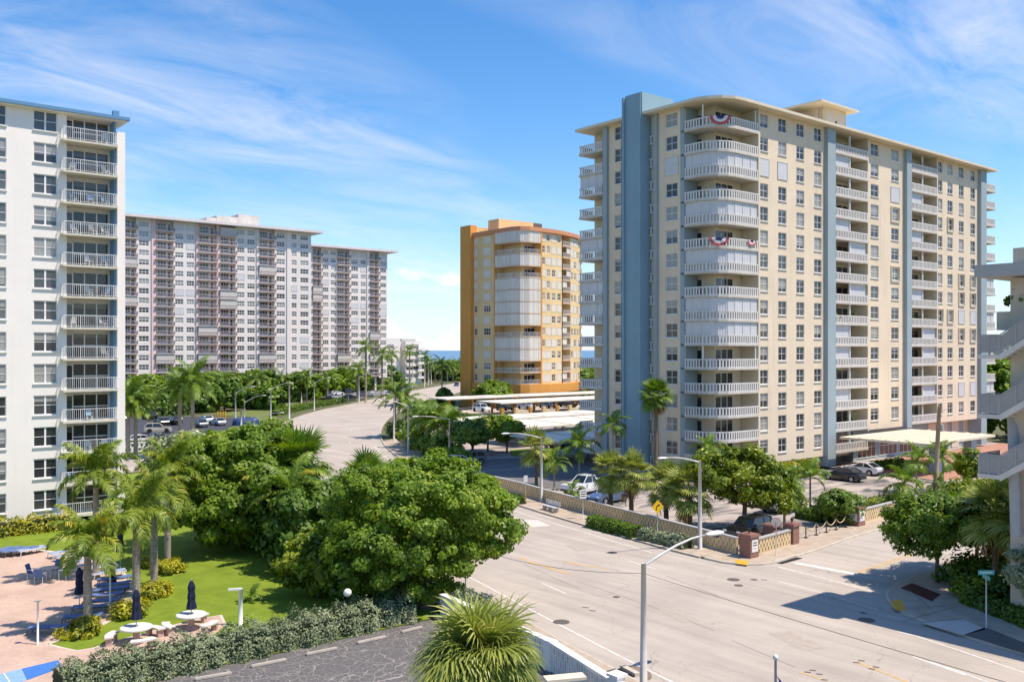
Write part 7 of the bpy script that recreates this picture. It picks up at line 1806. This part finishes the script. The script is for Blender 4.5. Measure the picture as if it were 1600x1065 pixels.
# blue tarpaulin and yellow rails in the far left lot, fence at lawn end
x, y = G(384, 664); tp = thing('tarpaulin', 'blue tarpaulin draped over a parked load in the left car park', 'tarpaulin', (x, y, 0))
b = MB(); n = 12
b.v = [(2.6*math.cos(2*math.pi*k/n)*s, 2.0*math.sin(2*math.pi*k/n)*s, z*(1+.06*math.sin(3*k))) for s, z in ((1.05, 0), (1.0, .9), (.9, 1.3), (.75, 1.4)) for k in range(n)]
b.f = [(i*n+k, i*n+(k+1) % n, (i+1)*n+(k+1) % n, (i+1)*n+k) for i in range(3) for k in range(n)]+[tuple(range(3*n, 4*n))]
b.obj('sheet', M('tarp_blue', (0.025, 0.06, 0.17), 0.6, 0.1), tp)
for i in range(4):
    x, y = G(340+i*4, 654); t = thing('bollard', f'{ORD[i]} yellow bollard from the left at the far side of the left car park', 'bollard', (x, y, 0), group='yellow bollards'); MB().tube([(0, 0, 0), (0, 0, 1.6)], .16, 8).obj('post', YPAD, t)
fn = thing('picket_fence', 'low pale picket fence at the end of the lawn under the broad tree', 'fence', (*G(322, 806), .05))
for k in range(22): MB().box(k*.16, k*.16+.05, -.02, .02, 0, 1.2).obj('picket', SIGNW, fn)
for z in (.2, 1.05): MB().box(0, 3.5, .02, .05, z, z+.05).obj('rail', SIGNW, fn)
# bunting on the corner balconies
BR, BW, BN = M('bunting_red', (0.5, 0.09, 0.09), 0.8, 0.0), M('bunting_white', (0.72, 0.66, 0.64), 0.8, 0.0), M('bunting_navy', (0.04, 0.05, 0.16), 0.8, 0.0)
def bunting(label, x, y, z, ang, w):
    t = thing('bunting', label, 'bunting', (x, y, z), ang, group='swags on the corner balconies')
    for r0, r1, m_ in ((.0, .4, BN), (.4, .72, BW), (.72, 1.0, BR)):
        v = []; n = 12
        for i in range(n+1):
            a = math.pi*i/n
            for r in (r0, r1): v.append((-r*w/2*math.cos(a), -.02-.03*math.sin(6*a), -r*w*.42*math.sin(a)))
        mb = MB().add(v, [(2*i, 2*i+1, 2*i+3, 2*i+2) for i in range(n)])
        mb.obj('swag', m_, t)
bunting('star-spangled swag on the top corner balcony rail', 81.2, 63.2, Fz(1)+.98, R(-40), 2.3)
bunting('left red and white swag on the sixth corner balcony', 81.1, 63.28, Fz(6)+.98, R(-40), 2.2)
bunting('right red and white swag on the sixth corner balcony', 86.0, 62.58, Fz(6)+.98, 0, 1.6)

# more cars in the left lot
for i in range(11):
    car(f'{ORD[i]} car from the left in the far row of the left car park', (8+i*5.6, 198), 90, ('suv', 'sedan')[i % 2], ('grey', 'white', 'black', 'silver', 'navy', 'white', 'black', 'red', 'grey', 'silver', 'black')[i], near=False, group='far row of the left car park')
for i in range(6):
    car(f'{ORD[i]} car from the left in the near row behind the lattice wall', (20+i*5.6, 144.5), 270, ('sedan', 'suv')[i % 2], ('white', 'silver', 'black', 'grey', 'white', 'navy')[i], near=False, group='near row of the left car park')
# things left out on the balconies
cs = MB().box(-.22, .22, -.22, .22, .40, .44).mesh('seat', CHAIRM)
cbk = MB().add([(-.22, .18, .44), (.22, .18, .44), (.22, .32, .92), (-.22, .32, .92), (-.22, .21, .44), (.22, .21, .44), (.22, .35, .92), (-.22, .35, .92)], [(3, 2, 1, 0), (4, 5, 6, 7), (0, 1, 5, 4), (1, 2, 6, 5), (2, 3, 7, 6), (3, 0, 4, 7)]).mesh('backrest', CHAIRM)
cl_ = MB().box(-.02, .02, -.02, .02, 0, .4).mesh('leg', CHAIRM)
ca_ = MB().box(-.025, .025, -.22, .26, .60, .63).mesh('armrest', CHAIRM)
CHB = M('patio_blue', (0.22, 0.36, 0.50), 0.6, 0.05)
def balcony_chair(label, x, y, z, ang, mat):
    t = thing('balcony_chair', label, 'chair', (x, y, z), ang, 'balcony chairs of the white tower')
    for nm, me_ in (('seat', cs), ('backrest', cbk)): set_mat(obj(nm, me_, t), mat)
    for a in (-.2, .2):
        for b in (-.2, .2): obj('leg', cl_, t, (a, b, 0))
        obj('armrest', ca_, t, (a*1.2, 0, 0))
rb_ = random.Random(4)
for k in range(1, 13):
    zf = Wz(k)-1.38
    for j, (xx, where) in enumerate(((20.6, 'left'), (21.9, 'middle'), (23.1, 'right'))):
        if rb_.random() < .3: continue
        balcony_chair(f'chair at the {where} of the {ORD[k-1]} balcony from the top of the white tower', xx+rb_.uniform(-.2, .2), YW-.2+rb_.uniform(-.25, .3), zf, rb_.uniform(-.9, .9)+(0 if rb_.random() < .6 else math.pi), CHAIRM if rb_.random() < .6 else CHB)
POT = M('clay_pot', (0.30, 0.14, 0.08), 0.8, 0.1)
def balcony_plant(label, x, y, z, s, seed):
    t = thing('potted_plant', label, 'plant', (x, y, z), group='balcony plants of the cream tower')
    MB().lathe([(.13*s, 0), (.19*s, .32*s), (.2*s, .36*s)], 12).obj('pot', POT, t)
    rng = np.random.default_rng(seed); n = 90
    P = rng.normal(size=(n, 3))*np.array([.2, .2, .24])*s+np.array([0, 0, .75*s]); N = P-np.array([0, 0, .5*s])
    obj('leaves', poly_mesh('leaves', leaf_polys(P, N, .09*s, rng, 5, .5), 5, L_DARK), t)
for i, (X, k, s) in enumerate(((x_b1[0]+1.2, 9, 1.6), (x_b1[0]+5.6, 9, 1.5), (x_b1[0]+5.4, 7, 1.5), (x_b1[0]+5.2, 14, 1.7), (x_b2[0]+1.4, 9, 1.5), (x_b2[0]+4.6, 9, 1.5), (x_b2[0]+5.0, 5, 1.5), (x_b1[0]+1.0, 4, 1.3), (x_b2[0]+1.6, 14, 1.3), (x_b1[0]+1.6, 1, 1.2))):
    balcony_plant(f'potted plant on the {ORD[k-1]} balcony from the top in the {"left" if X < x_b1[1] else "right"} front bay, {"left" if X-(x_b1[0] if X < x_b1[1] else x_b2[0]) < 3 else "right"} side', X, YF+.5, Fz(k), s, 600+i)
